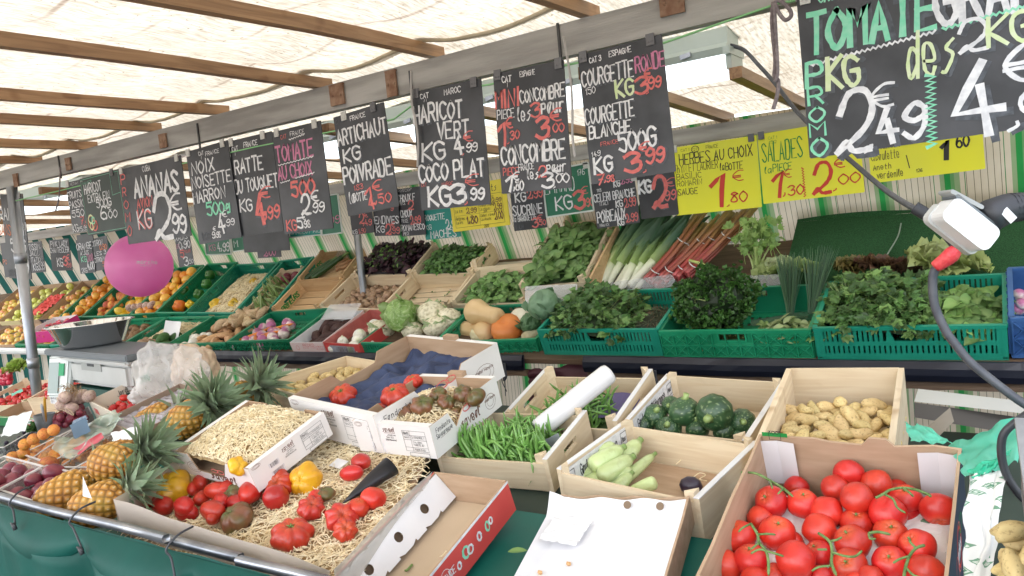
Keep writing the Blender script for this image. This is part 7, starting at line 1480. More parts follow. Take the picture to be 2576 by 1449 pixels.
for i, (X, Y_, X2, Y2, L2, z_, lb) in enumerate(((1500, 1168, 1560, 1130, 0, .07, 'fat pale courgette on top of the pile'), (1470, 1160, 1530, 1135, 0, .055, 'pale courgette with its stalk towards the printed board'), (1530, 1190, 1575, 1160, 0, .055, 'short fat pale courgette in the middle of the pile'), (1455, 1205, 1500, 1185, 0, .03, 'pale courgette lying at the left of the pile'), (1492, 1215, 1535, 1192, 0, .03, 'pale courgette at the front of the pile'), (1520, 1222, 1560, 1200, 0, .025, 'pale courgette near the front board'), (1572, 1150, 1590, 1130, 0, .045, 'pale courgette standing up behind the pile'), (1585, 1195, 1640, 1148, 0, .035, 'thin pale courgette apart from the pile'), (1556, 1225, 1575, 1205, 0, .03, 'pale courgette with its stalk up near the board'), (1600, 1232, 1625, 1222, 0, .02, 'pale courgette tip at the front board'))):
 a, b = z1_.px(X, Y_, z_ + .015), z1_.px(X2, Y2, z_ + .025); p = (a + b) / 2; L_ = max((b - a).length * .68, .058) * (.72 if i > 7 else 1); tag(ob('white_courgette', P['white_courgette'][i % 3], None, T3(p, look_along((b - a) * (1 if i == 7 else -1 if i % 2 else 1)), (L_ * 1.15 * (.62 if i == 7 else 1),) * 2 + (L_,) if False else (L_ * (.75 if i == 7 else 1.35), L_ * (.75 if i == 7 else 1.35), L_))), lb, 'courgette', 'pale courgettes')
hero('grape', 0, z1_.px(1738, 1222, .03), 36, (80, 0, 0), 'black avocado like fruit alone on the brown card', 'fruit', name='dark_fruit', sc=(1, .8, .55))
for i, q in enumerate((((1655, 1150), (1690, 1158), (1720, 1150), (1700, 1168)), ((1745, 1200), (1760, 1190), (1775, 1195), (1760, 1205), (1778, 1210)), ((1560, 1128), (1590, 1132), (1602, 1150)))):
 tag(ob('straw_strand', MB().tube(sm([z1_.px(x, y, .016 + .004 * k) for k, (x, y) in enumerate(q)], 5), .0013, 4).mesh('straw_strand', [STRAW])), ('bent straw strand on the brown card', 'small tangle of straw by the dark fruit', 'straw strand behind the pale courgettes')[i], 'straw')
# tall potato crate
pt_ = Frame((1898, 1113), (2250, 1128), (2006, 941), 1.74, 12, .17, Lg=.42)
wcrate(pt_, 'tall plywood crate of small yellow potatoes behind the tomatoes', group=WC, rail=.97, posts=False, handle=False, slats=5)
heap(pt_, ['bumpy_potato', 'potato'], 120, .0185, (.08, .94, .06, .80), ['knobbly yellow potato in the tall plywood crate', 'smooth yellow potato in the tall plywood crate'], ['potato'] * 2, ['knobbly yellow potatoes in the tall crate', 'smooth yellow potatoes in the tall crate'], seed=61, z0=.055)
po_ = Frame((638, 966), (752, 996), (850, 893), 2.02, 5, .11); wcrate(po_, 'tall slim crate of yellow fingerling potatoes behind the pineapples', group=WC, rail=.97, posts=False, handle=False, slats=5)
heap(po_, ['potato', 'bumpy_potato'], 130, .0195, (.06, .94, .04, .96), ['smooth fingerling potato in the slim crate', 'knobbly fingerling potato in the slim crate'], ['potato'] * 2, ['smooth fingerling potatoes', 'knobbly fingerling potatoes'], seed=62, z0=.03, zmax=.12)
# printed tomato cartons
SAV = [("saveol", 39, 12, 54, 27, 'B', .9), ('line', [(40, 31), (54, 30)], .0012, 'B'), ("www.saveol.com", 40, 34, 54, 39, 'D', .9), ("GAO SCA", 42, 42, 51, 47, 'D', .9), ("29470 Plougastel", 40, 50, 54, 55, 'D', .9), ('rect', 20, 34, 33, 56, 'W'), ('bars', 22, 36, 31, 52, 'D'), ('rect', 20, 66, 36, 94, 'W'), ('bars', 22, 68, 34, 88, 'B'), ('frame', 64, 18, 92, 82, .0009, 'D'), ('line', [(73, 18), (73, 82)], .0008, 'D'), ('line', [(64, 32), (92, 32)], .0008, 'D'), ('line', [(64, 46), (92, 46)], .0008, 'D'), ('line', [(64, 70), (92, 70)], .0008, 'D'), ("FRANCE", 65, 22, 72, 29, 'D', 1), ("CATEGORIE I", 74, 35, 90, 41, 'D', .8), ("TOMATE", 65, 36, 72, 41, 'D', .8), ("CALIBRE", 75, 50, 86, 55, 'D', .8), ("VARIETE 67", 75, 58, 88, 64, 'D', .8), ("POIDS 5 KG", 75, 73, 88, 79, 'D', .8), ('frame', 68, 86, 92, 97, .0009, 'D'), ('circ', 8, 9, 5, 7, .0009, 'B'), ('circ', 8, 9, 3.4, 4.6, .0007, 'B')]
SAVL = [("Fondante", 6, 16, 26, 30, 'D', .7), ("Savoureuse", 5, 34, 27, 48, 'D', .7), ('line', [(10, 52), (24, 50)], .001, 'B'), ("saveol", 38, 44, 66, 74, 'B', .9), ('circ', 50, 24, 5, 9, .004, 'R'), ('circ', 57, 22, 4, 8, .004, 'R'), ('circ', 84, 60, 8, 24, .0014, 'B'), ('circ', 84, 60, 5, 15, .001, 'B'), ("atelier passion", 76, 46, 92, 54, 'B', .8)]
sa = Frame((724, 1000), (938, 1046), (1003, 838), 1.66, 13, .125); sb_ = Frame((885, 1058), (1080, 1074), (1070, 940), 1.60, 12, .10); sc_ = Frame((431, 1133), (624, 1181), (596, 1003), 1.34, 19, .080)
NH = {'l': [(.30, 0), (.34, -.035), (.62, -.038), (.68, 0)], 'r': [(.30, 0), (.34, -.035), (.62, -.038), (.68, 0)]}
SG = 'printed tomato cartons'
carton(sa, 'long printed tomato carton lined with blue tissue paper', group=SG, notch=NH, cap={'f': .020, 'b': .020}, prints={'f': SAV, 'r': SAVL, 'b': SAV})
carton(sb_, 'printed tomato carton of dark green tomatoes on wood wool', group=SG, notch={'l': [(.3, 0), (.35, -.03), (.6, -.03), (.66, 0)], 'r': [(.25, 0), (.32, -.055), (.45, -.02), (.55, -.02), (.68, -.055), (.74, 0)]}, cap={'f': .020, 'b': .020}, prints={'f': SAV, 'r': SAVL, 'b': SAV})
carton(sc_, 'turned printed tomato carton full of wood wool, nearest the pineapples', group=SG, notch={'f': [(.22, 0), (.28, -.055), (.62, -.058), (.72, 0)], 'b': [(.22, 0), (.28, -.04), (.62, -.04), (.72, 0)]}, cap={'l': .020, 'r': .020}, prints={'r': SAV, 'f': [("saveol", 44, 60, 76, 86, 'B', 1.6), ('circ', 24, 56, 9, 22, .0014, 'B'), ('circ', 24, 56, 6, 14, .001, 'B'), ('circ', 52, 50, 4, 8, .003, 'R'), ('circ', 60, 50, 4, 8, .003, 'R')], 'l': SAV})
for fr_, sd in ((sa, 'b'), (sb_, 'b')):
 bt_ = MB().box((0, 0, 0), (.06, .022, .018)); tag(ob('carton_tab', bt_.mesh('carton_tab', [KRAFT]), None, T3(fr_.p(fr_.w * .52, fr_.l - .008, fr_.h + .006), fr_.R)), 'brown folded tab on the back rim of the %s tomato carton' % ('blue lined' if fr_ is sa else 'dark green'), 'tab')
rr = random.Random(8)
def tis(u, v):
 z = .055 + .035 * noise.noise(Vector((u * 3, v * 4, 3))) + .022 * abs(noise.noise(Vector((u * 7, v * 9, 1)))) - .03 * abs(noise.noise(Vector((u * 4, v * 5, 8)))); z += .10 * max(0, v - .72) * (1 - abs(u - .30) * 1.5); return sa.uv(.05 + .9 * u, .03 + .94 * v, max(.012, z) + .05 * max(0, .12 - u) * 3 * .4)
ts = MB().grid(60, 80, tis); tag(ob('tissue_paper', ts.mesh('tissue_paper', [mat('navy_tissue_paper', (.030, .048, .115), (.045, .068, .15), 20, .7, .9, 26)], False)), 'crumpled navy blue tissue paper lining the long carton', 'tissue paper')
def stalk(o, r=.06, c='green_stalk'):
 m = MB();
 for k in range(5): a = k * 1.257; m.tube([(0, 0, 0), (math.cos(a) * .16, math.sin(a) * .16, .05), (math.cos(a) * .34, math.sin(a) * .34, -.0 + .03 * (k % 2))], [.05, .035, .006], 4, flat=.5)
 m.tube([(0, 0, -.05), (0, 0, .06), (.02, 0, .14)], [.05, .035, .04], 6)
 if 'calyx' not in P: P['calyx'] = [m.mesh('calyx', [mat('green_stalk', (.12, .22, .05), (.20, .30, .09), 30, .6)], True)]
 return ob('calyx', P['calyx'][0], o, T3((0, 0, .50)))
def tom(key, v, Pt, rpx, e, label, group, cat='tomato', cal=True, sc=(1, 1, 1), Rb=None):
 r = sized(Pt, rpx); Rm = Euler([rad(q) for q in e]).to_matrix(); Rm = (Rb @ Rm) if Rb else Rm
 t = thing('tomato', label, cat, T3(Pt, Rm, (r * sc[0], r * sc[1], r * sc[2])), group); ob('flesh', P[key][v % len(P[key])], t)
 if cal: stalk(t)
 return t
BF = 'ribbed tomatoes on blue tissue'
for v, X, Y_, r_, z_, e, lb in ((0, 863, 996, 35, .065, (15, 10, 0), 'ribbed orange red tomato at the front left of the blue tissue'), (1, 993, 995, 36, .08, (10, 0, 40), 'large ribbed tomato on the right of the blue tissue'), (2, 1040, 960, 24, .08, (0, 0, 90), 'ribbed tomato half hidden by the dark green tomato carton'), (1, 955, 1035, 26, .03, (0, 0, 20), 'ribbed tomato at the front rim under the large one')):
 tom('beef_tomato', v, sa.px(X, Y_, z_), r_, e, lb, BF, Rb=sa.R)
wool('wood_wool', sb_, (.05, .95, .05, .95), 700, dome(.055, .4, .03), 'wood wool under the dark green tomatoes', 7, .0013, .07)
for v, X, Y_, r_, z_, e, lb in ((0, 1062, 1020, 29, .10, (20, 20, 0), 'large ribbed green tomato left in the dark tomato carton'), (1, 1014, 1040, 33, .075, (10, 0, 0), 'olive and red tomato at the front left of the dark tomato carton'), (2, 1102, 992, 22, .10, (30, 0, 0), 'brownish green tomato near the back of the carton'), (0, 1122, 1012, 23, .09, (0, 40, 0), 'dark red green tomato in the middle of the carton'), (1, 1163, 990, 24, .10, (30, 10, 0), 'dark green tomato at the back with a straw across'), (2, 1195, 1000, 27, .09, (10, -20, 0), 'dark tomato at the right rim of the carton'), (1, 1140, 1045, 26, .05, (50, 10, 0), 'smooth olive tomato at the front right of the carton')):
 tom('green_tomato', v, sb_.px(X, Y_, z_), r_, e, lb, 'dark green tomatoes in the carton', Rb=sb_.R)
wool('wood_wool', sc_, (.05, .95, .04, .96), 1500, dome(.055, .45, .05), 'wood wool filling the turned carton', 8, .0012, .07)
tom('yellow_tomato', 0, sc_.px(598, 1172, .085), 26, (0, 60, 20), 'orange yellow tomato in the corner of the wood wool carton', None, cal=False, sc=(1, 1, .8), Rb=sc_.R)
# ------------------------------------------------------------------ front tray of mixed tomatoes
TP = ORI + Vector((-1.6, 1.20, -.745)); TN = (tiltn(14) + Vector((-.02, 0, 0))).normalized()
class Pl:
 x = Vector((1, 0, 0)); z = TN; y = TN.cross(Vector((1, 0, 0)))
 R = basis(Vector((1, 0, 0)), TN.cross(Vector((1, 0, 0))).normalized(), TN)
def tp(X, Y_, z=0): return atP(X, Y_, TP + TN * z, TN)
# the tray as a frame: origin front left
ty = Frame((292, 1300), (830, 1500), (452, 1205), 1.12, 14, .06);
tc = [tp(300, 1330), tp(822, 1520), tp(1000, 1300), tp(1085, 1120), tp(900, 1040), tp(640, 1090), tp(440, 1190)]
def inside(x, y, poly):
 c = False; n = len(poly)
 for i in range(n):
  a, b = poly[i], poly[(i + 1) % n]
  if (a.y > y) != (b.y > y) and x < (b.x - a.x) * (y - a.y) / (b.y - a.y) + a.x: c = not c
 return c
rr = random.Random(12); xs = [p.x for p in tc]; ys = [p.y for p in tc]
def plane_pt(x, y, z=0): t = ((TP - Vector((x, y, 0))).dot(TN)) / TN.z; return Vector((x, y, t)) + TN * z
mb = MB(); mb.add([p - TN * .012 for p in tc], [tuple(range(len(tc)))]); mb.add([p - TN * .016 for p in tc], [tuple(range(len(tc)))[::-1]])
tray = thing('tomato_tray', 'shallow kraft tray of mixed tomatoes on wood wool at the front', 'tray', T3(tc[0])); ob('base_sheet', mb.mesh('base_sheet', [KRAFT]), tray, T3(-tc[0]))
CLR = glassy('beige_clear_plastic', (.64, .56, .49), .74, .25); CLG = glassy('grey_clear_plastic', (.50, .50, .47), .55, .25)
def wallpl(a, b, h0, h1, m, nm='plastic_screen', lean=.0, wav=0.006):
 n = 20; g = MB().grid(n, 4, lambda u, v: a.lerp(b, u) + Vector((0, -lean * v, 0)) + Vector((0, 0, (h0 + (h1 - h0) * u) * v)) + Vector((.0, wav * math.sin(u * 7) * v, 0)))
 return ob(nm, g.mesh(nm, [m], True), tray, T3(-tc[0]))
fa, fb = atY(300, 1322, 1.09), atY(800, 1490, 1.085); wa = atY(285, 1256, 1.09); wb = atY(835, 1432, 1.085)
g = MB().grid(26, 5, lambda u, v: wa.lerp(wb, u).lerp(fa.lerp(fb, u) + Vector((0, 0, -.01)), v) + Vector((0, .004 * math.sin(u * 11 + v * 2), .002 * math.sin(u * 17)))); ob('plastic_screen', g.mesh('plastic_screen', [CLR], True), tray, T3(-tc[0]))
g = MB().grid(14, 5, lambda u, v: wa.lerp(atY(460, 1148, 1.38), u).lerp(fa.lerp(atY(455, 1205, 1.38), u), v) + Vector((.004 * math.sin(u * 6), 0, 0))); ob('plastic_screen', g.mesh('plastic_screen', [CLR], True), tray, T3(-tc[0]))
g = MB().grid(14, 5, lambda u, v: wb.lerp(atY(1085, 1185, 1.44), u).lerp(atY(850, 1520, 1.085).lerp(atY(1075, 1215, 1.42), u), v) + Vector((.006 * math.sin(u * 6 + 1), 0, 0))); ob('plastic_screen', g.mesh('plastic_screen', [CLG], True), tray, T3(-tc[0]))
wm = MB(); cnt = 0
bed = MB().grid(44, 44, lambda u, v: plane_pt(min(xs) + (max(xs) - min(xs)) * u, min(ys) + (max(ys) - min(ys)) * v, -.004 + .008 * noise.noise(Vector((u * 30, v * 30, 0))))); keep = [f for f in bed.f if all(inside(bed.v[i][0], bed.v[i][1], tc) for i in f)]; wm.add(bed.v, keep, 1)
while cnt < 4200:
 x, y = rr.uniform(min(xs), max(xs)), rr.uniform(min(ys), max(ys))
 if not inside(x, y, tc): continue
 cnt += 1; th = rr.uniform(0, 6.28); k = rr.choice((-1, 1)) * rr.uniform(.2, 2.6); l = rr.uniform(.03, .09); pts = []; up = rr.uniform(0, .016) * rr.random()
 for s_ in range(6): pts.append(plane_pt(x, y, .002 + up * math.sin(s_ * .63) + rr.uniform(0, .005) + .006 * noise.noise(Vector((x * 20, y * 20, 0))))); x += l / 5 * math.cos(th); y += l / 5 * math.sin(th); th += k * .42
 wm.tube(pts, rr.uniform(.0010, .0021), 3, caps=False, flat=.7)
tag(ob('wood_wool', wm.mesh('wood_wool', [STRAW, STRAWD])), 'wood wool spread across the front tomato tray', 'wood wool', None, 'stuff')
TG = 'tomatoes in the front tray'
def tt(key, v, X, Y_, r_, e, lb, cal=False, sc=(1, 1, 1), z=None):
 rm = .018 if z is None else z; return tom(key, v, tp(X, Y_, rm), r_ * 1.14, e, lb, TG, cal=cal, sc=sc)
tt('yellow_tomato', 1, 432, 1230, 44, (30, 10, 0), 'big ribbed yellow tomato at the left of the front tray', True, z=.035)
PT = [(362, 1266, 28, 20), (410, 1272, 34, 80), (463, 1273, 34, 70), (490, 1228, 26, 40), (505, 1214, 28, 60), (548, 1234, 32, 110), (512, 1252, 27, 10), (556, 1262, 28, 60), (535, 1284, 36, 85), (470, 1290, 32, 95), (538, 1302, 24, 30), (630, 1237, 40, 40), (598, 1268, 34, 85), (400, 1262, 26, 50), (575, 1225, 26, 0)]
for i, (X, Y_, r_, a) in enumerate(PT):
 tt('plum_tomato', i, X, Y_, r_, (90, 0, a), ('red plum tomato at the far left of the front tray', 'long plum tomato behind the plastic screen', 'second long plum tomato behind the screen', 'plum tomato touching the yellow ribbed one', 'plum tomato under the torn carton rim', 'glossy plum tomato below the printed carton', 'upright plum tomato in the middle of the red heap', 'plum tomato behind the glossy one', 'longest plum tomato across the heap', 'plum tomato lowest behind the screen', 'small red tomato end at the bottom of the heap', 'largest plum tomato leaning on the printed carton', 'bright plum tomato under the largest one', 'plum tomato partly under the straws', 'plum tomato against the carton wall')[i], z=.022 + .010 * (i % 3))
for k, v, X, Y_, r_, e, lb, c_, s_ in (('green_tomato', 0, 585, 1244, 25, (40, 0, 0), 'brownish green tomato between two plum tomatoes', False, (1, 1, 1)), ('green_tomato', 1, 596, 1305, 38, (20, -25, 30), 'olive green tomato with dark stalk at the bottom of the heap', True, (1, 1, 1)), ('beef_tomato', 0, 702, 1222, 36, (40, 20, 0), 'smooth red beef tomato beside the printed carton', False, (1, 1, 1.1)), ('plum_tomato', 1, 694, 1252, 38, (60, 0, 40), 'red tomato with a curl of straw in front of it', False, (1.2, 1.2, .9)),
 ('yellow_tomato', 0, 770, 1207, 38, (70, 30, 0), 'bright yellow lobed tomato in the middle of the tray', False, (1, 1, 1)), ('green_tomato', 2, 815, 1243, 23, (10, 0, 0), 'flat green tomato in the middle of the wood wool', True, (1.1, 1, .8)), ('tomato', 1, 797, 1253, 20, (0, 40, 0), 'small red tomato beside the flat green one', True, (1, 1, 1)), ('beef_tomato', 2, 783, 1279, 30, (30, 10, 50), 'dark red ribbed tomato near the centre of the tray', False, (1, 1, 1)), ('beef_tomato', 1, 734, 1345, 45, (8, 12, 0), 'big ribbed red tomato nearest the viewer', True, (1, 1, .95)),
 ('plum_tomato', 2, 908, 1163, 30, (80, 0, 70), 'plum tomato next to the white card, upper one', False, (1.1, 1.1, 1)), ('plum_tomato', 0, 884, 1190, 32, (80, 0, 95), 'plum tomato next to the white card, lower one', False, (.9, .9, 1)), ('tomato', 2, 939, 1254, 29, (-20, 10, 0), 'round glossy tomato at the right wall of the tray', False, (1, 1, 1)), ('tomato', 3, 902, 1277, 24, (0, 20, 0), 'red tomato below the round glossy one', False, (1, 1, 1)), ('beef_tomato', 0, 860, 1303, 36, (20, 40, 0), 'ribbed tomato against the grey plastic at the right', False, (1, 1, .9)), ('beef_tomato', 1, 868, 1335, 26, (20, 40, 0), 'pale red tomato seen through the grey plastic', False, (1, 1, 1))):
 tt(k, v, X, Y_, r_, e, lb, c_, s_, z=.026)
# white card, black paper cone
cd = MB().box((0, 0, 0), (.055, .035, .0015)); tag(ob('white_card', cd.mesh('white_card', [WHITECARD]), None, T3(tp(852, 1166, .014), Pl.R @ Euler((rad(8), 0, rad(-10))).to_matrix())), 'blank white card lying on the wood wool', 'card')
a, b = tp(862, 1266, .02), tp(985, 1172, .045); Lc = (b - a).length; cn_ = thing('paper_cone', 'black paper cone with a white printed label lying on the wood wool', 'paper cone', T3(a, look_along(b - a)))
ob('cone', MB().lathe([(.0015, 0), (.012, Lc * .22), (.026, Lc * .6), (.035, Lc), (.033, Lc), (.024, Lc * .6), (.001, .02)], 20, fr=lambda q, r, z: (r * (1 - .22 * abs(math.sin(q))), z)).mesh('cone', [mat('black_paper', (.012, .012, .016), None, rough=.45)], True), cn_)
lm = MB().grid(8, 4, lambda u, v: (lambda q, z: (math.cos(q) * (.0275 + .01 * (z - Lc * .7) / (Lc * .3)) * (1 - .22 * abs(math.sin(q))), math.sin(q) * (.0285 + .01 * (z - Lc * .7) / (Lc * .3)) * (1 - .22 * abs(math.sin(q))), z))(-2.6 + 1.6 * u, Lc * (.70 + .24 * v))); ob('label', lm.mesh('label', [mat('printed_white_label', (.76, .77, .76), (.45, .47, .46), 90, .5, ramp=(.5, .6))], True), cn_)
# ------------------------------------------------------------------ empty cartons at the front
rd = Frame((832, 1460), (1030, 1509), (1088, 1186), 1.10, 18, .085)
def holes(fr, sidepts, label): pass
VEG = [('rect', 0, 0, 100, 8, 'W'), ('circ', 16, 55, 2.2, 16, .006, 'W', 10), ('circ', 28, 52, 4.5, 24, .0016, 'W'), ("PRINCE", 22, 42, 36, 62, 'W', 1.), ('circ', 40, 60, 1.6, 10, .005, 'W', 8), ('circ', 48, 48, 2.8, 16, .007, 'G', 8), ('circ', 52, 54, 2.6, 12, .005, 'W', 8), ('circ', 62, 50, 1.8, 12, .006, 'W', 8), ('circ', 71, 50, 1.8, 14, .005, 'G', 8), ('circ', 75, 46, 1.5, 10, .005, 'W', 8)]
t = carton(rd, 'empty carton with red vegetable printed side and brown inside', WHITECARD, KRAFT, prints={}, base=mat('beige_card', (.50, .38, .26), (.54, .42, .29), 6, .8), cap={'l': .004})
for o_ in list(t.children):
 if o_.name.startswith('side_wall'):
  if o_.matrix_local.translation.x > .1: o_.data.materials[0] = REDCARD; o_.data.materials[1] = KRAFT
  else: o_.data.materials[1] = WHITECARD
Lv = Letters(rd.l, rd.h, 3)
for it in VEG:
 f_ = it[0]
 if f_ in ('rect', 'circ'): getattr(Lv, f_)(*it[1:])
 else: Lv.text(*it[:5], ink=it[5], wt=it[6], slant=.1)
Lv.build(t, T3((rd.w, 0, 0), (0, 0, 90)), 'print')
# folded white liner on the left side, with three punched holes that show the dark behind
lin = MB(); hl = rd.h;
def hole_sheet(L_, H_, cs, r, nseg=16):
 """strip L_ x H_ in XZ with round holes: fans between each hole and its own square cell"""
 m = MB(); x = 0.0
 for c in cs:
  x0, x1 = c - H_ * .42, c + H_ * .42
  m.add([(x, 0, 0), (x0, 0, 0), (x0, 0, H_), (x, 0, H_)], [(0, 1, 2, 3)]); x = x1
  o = []; i_ = []
  for k in range(nseg):
   a_ = 6.2832 * k / nseg; ca, sa_ = math.cos(a_), math.sin(a_); q = min((H_ * .42) / max(abs(ca), 1e-6), (H_ * .5) / max(abs(sa_), 1e-6)); o.append((c + ca * q, 0, H_ / 2 + sa_ * q)); i_.append((c + ca * r, 0, H_ / 2 + sa_ * r))
  m.add(o + i_, [(k, (k + 1) % nseg, (k + 1) % nseg + nseg, k + nseg) for k in range(nseg)])
  for sx, sz in ((x0, 0), (x1, 0), (x0, H_), (x1, H_)): pass
 m.add([(x, 0, 0), (L_, 0, 0), (L_, 0, H_), (x, 0, H_)], [(0, 1, 2, 3)]); return m
hs = hole_sheet(rd.l - .01, .078, (.075, .185, .29), .0125)
ob('inner_flap', hs.mesh('inner_flap', [WHITECARD]), t, T3((.050, .005, rd.h - .068)) @ Matrix.Rotation(rad(90), 4, 'Z') @ Matrix.Rotation(rad(-32), 4, 'X'))
for y in (.075, .185, .29): ob('dark_backing', MB().lathe([(0, 0), (.014, 0)], 16).mesh('dark_backing', [mat('brown_shadow_card', (.20, .14, .09), None, rough=.9)]), t, T3((.0225, .005 + y, rd.h - .038), (0, 58, 0)))
for X, Y_, lb in ((1107, 1400, 'dry white sprout lying in the red carton'), (1020, 1435, 'green leaf scrap in the red carton')):
 p = rd.px(X, Y_, .008); tag(ob('scrap', MB().tube(sm([p, p + rd.x * .008 + rd.z * .004, p + rd.x * .004 + rd.y * .02], 4), .003 if X < 1100 else .0015, 5).mesh('scrap', [mat('green_stalk', (.12, .22, .05), None) if X < 1100 else STRAW])), lb, 'scrap')
# white tray
wt = Frame((1238, 1490), (1640, 1522), (1434, 1233), 1.17, 15, .06)
WB = WHITECARD
t = thing('white_tray', 'empty bright white cardboard tray with torn flap', 'tray', wt.M)
def ws(u, v):
 x, y = wt.w * u, wt.l * v; z = .004 + .035 * max(0, .10 - u) / .10 * .5 + .035 * max(max(0, (v - .86) / .14) ** 1.2, max(0, (u - .90) / .10) ** 1.3) + .003 * math.sin(u * 20) * (v > .9)
 return (x + .010 * (v > .99) * 0 - .02 * (1 - v) * (u < .01) * 0, y, z)
ob('sheet', MB().grid(50, 50, ws).mesh('sheet', [WB], True), t)
ob('outer_edge', MB().prism([(0, -.02), (wt.l, -.02), (wt.l, .050), (wt.l * .8, .045), (wt.l * .3, .047), (0, .042)], .005, T=T3((wt.w + .006, 0, 0), (0, 0, 90))).mesh('outer_edge', [KRAFT]), t)
bk = MB(); pts = [(0, 0)] + [(wt.w * k / 20, .040 + .003 * math.sin(k * 1.1)) for k in range(21)] + [(wt.w, 0)]; bk.prism(pts, .004, T=T3((0, wt.l + .003, 0))); ob('back_edge', bk.mesh('back_edge', [KRAFT]), t)
ob('fold_flap', MB().grid(10, 10, lambda u, v: (.015 + .085 * u + .012 * v, wt.l * (.60 + .26 * v), .028 - .014 * u + .004 * noise.noise(Vector((u * 7, v * 7, 0))))).mesh('fold_flap', [WB]), t)
for x, y in ((.045, .10), (.19, wt.l - .018), (.265, wt.l - .02)): ob('punched_hole', MB().lathe([(0, .0015), (.0085, .0015), (.0090, 0)], 16).mesh('punched_hole', [mat('brown_shadow_card', (.20, .14, .09), None)]), t, T3((x, y, .010 if y < .2 else .036), ((0, 0, 0) if y < .2 else (45, 0, 0))))
for X, Y_, c, lb in ((1430, 1418, (.62, .36, .16), 'orange crumb in the white tray, middle one'), (1358, 1440, (.60, .36, .2), 'orange crumb near the left of the white tray')):
 tag(ob('crumb', ell(8, 6, .006, .005, .004, .4, 3, 1).mesh('crumb', [mat('dried_crumb', c, None)]), None, T3(wt.px(X, Y_, .008))), lb, 'crumb')
p = wt.px(1278, 1388, .012); lf = MB(); leaf(lf, p, wt.x + wt.y * .3, wt.z, .045, .02, (.20, .34, .10), None, .1); tag(ob('leaf_scrap', lf.mesh('leaf_scrap', [LEAFM])), 'green leaf scrap by the punched hole of the white tray', 'leaf')
# ------------------------------------------------------------------ the big tomato box
tb = Frame((1748, 1452), (2375, 1566), (1912, 1092), 1.24, 18.5, .17)
VD = mat('blue_white_card', (.45, .48, .56), None)
t = carton(tb, 'deep kraft box of vine tomatoes filling the right foreground', KRAFT, KRAFT, notch={'b': [(.12, .004), (.30, -.004), (.34, .012), (.42, .012), (.46, -.006), (.62, -.004), (.70, .002), (.86, .0)], 'l': [(.2, -.003), (.5, .002), (.8, -.004)], 'r': [(.2, .004), (.6, -.003)]}, th=.006)
for o_ in t.children:
 if o_.name.startswith('side_wall') and o_.matrix_local.translation.x > .1: o_.data.materials[0] = mat('navy_print_card', (.03, .04, .07), None)
FP = WHITECARD
for x0, x1, k in ((.004, .075, 0), (tb.w - .075, tb.w - .006, 1)):
 f_ = ob('corner_flap', MB().grid(6, 8, lambda u, v: (x0 + (x1 - x0) * u, tb.l - .010 - .012 * abs(u - .5), tb.h * (.30 + .66 * v))).mesh('corner_flap', [FP]), t)
Lq = Letters(.075, .10, 1); Lq.rect(15, 12, 85, 22, 'F'); Lq.frame(34, 8, 66, 30, .0012, 'D'); Lq.text('100', 38, 8, 62, 16, 'D', 1.); Lq.build(t, T3((.004, tb.l - .0245, tb.h * .62)), 'print')
Lr2 = Letters(tb.l, tb.h, 1); Lr2.circ(60, 50, 9, 26, .003, 'R'); Lr2.circ(60, 50, 7, 21, .006, 'E'); Lr2.text('prince', 54, 42, 66, 60, 'W', 1.2); Lr2.circ(48, 60, 5, 20, .003, 'R'); Lr2.circ(70, 40, 5, 8, .004, 'F'); Lr2.build(t, T3((tb.w, 0, 0), (0, 0, 90)), 'print')
PPM = bpy.data.materials.new('printed_wrapping_paper'); PPM.use_nodes = True; nt = PPM.node_tree; bb = nt.nodes['Principled BSDF']; bb.inputs['Roughness'].default_value = .6
tcn = nd(nt, 'ShaderNodeTexCoord'); mpn = nd(nt, 'ShaderNodeMapping'); mpn.inputs['Scale'].default_value = (22, 34, 22); mpn.inputs['Rotation'].default_value = (0, 0, .5); nt.links.new(tcn.outputs['Object'], mpn.inputs[0])
vo = nd(nt, 'ShaderNodeTexVoronoi', distance='CHEBYCHEV'); vo.inputs['Randomness'].default_value = .25; vo.inputs['Scale'].default_value = 1.0; nt.links.new(mpn.outputs[0], vo.inputs['Vector'])
cr = nd(nt, 'ShaderNodeValToRGB'); cr.color_ramp.interpolation = 'CONSTANT'; e = cr.color_ramp.elements; e[0].position = 0; e[0].color = (.60, .68, .62, 1); e[1].position = .07; e[1].color = (.10, .26, .16, 1)
k = e.new(.13); k.color = (.60, .66, .60, 1); k = e.new(.18); k.color = (.14, .30, .19, 1); k = e.new(.25); k.color = (.74, .75, .74, 1)
nt.links.new(vo.outputs['Distance'], cr.inputs[0]); nt.links.new(cr.outputs[0], bb.inputs['Base Color'])
ppb = MB().grid(40, 40, lambda u, v: (.012 + (tb.w - .024) * u, .01 + (tb.l * .80) * v, .074 + .014 * noise.noise(Vector((u * 5, v * 5, 2))) + .006 * abs(noise.noise(Vector((u * 13, v * 13, 2))))))
tag(ob('wrapping_paper', ppb.mesh('wrapping_paper', [PPM]), None, tb.M), 'white wrapping paper printed with green badges under the vine tomatoes', 'paper')
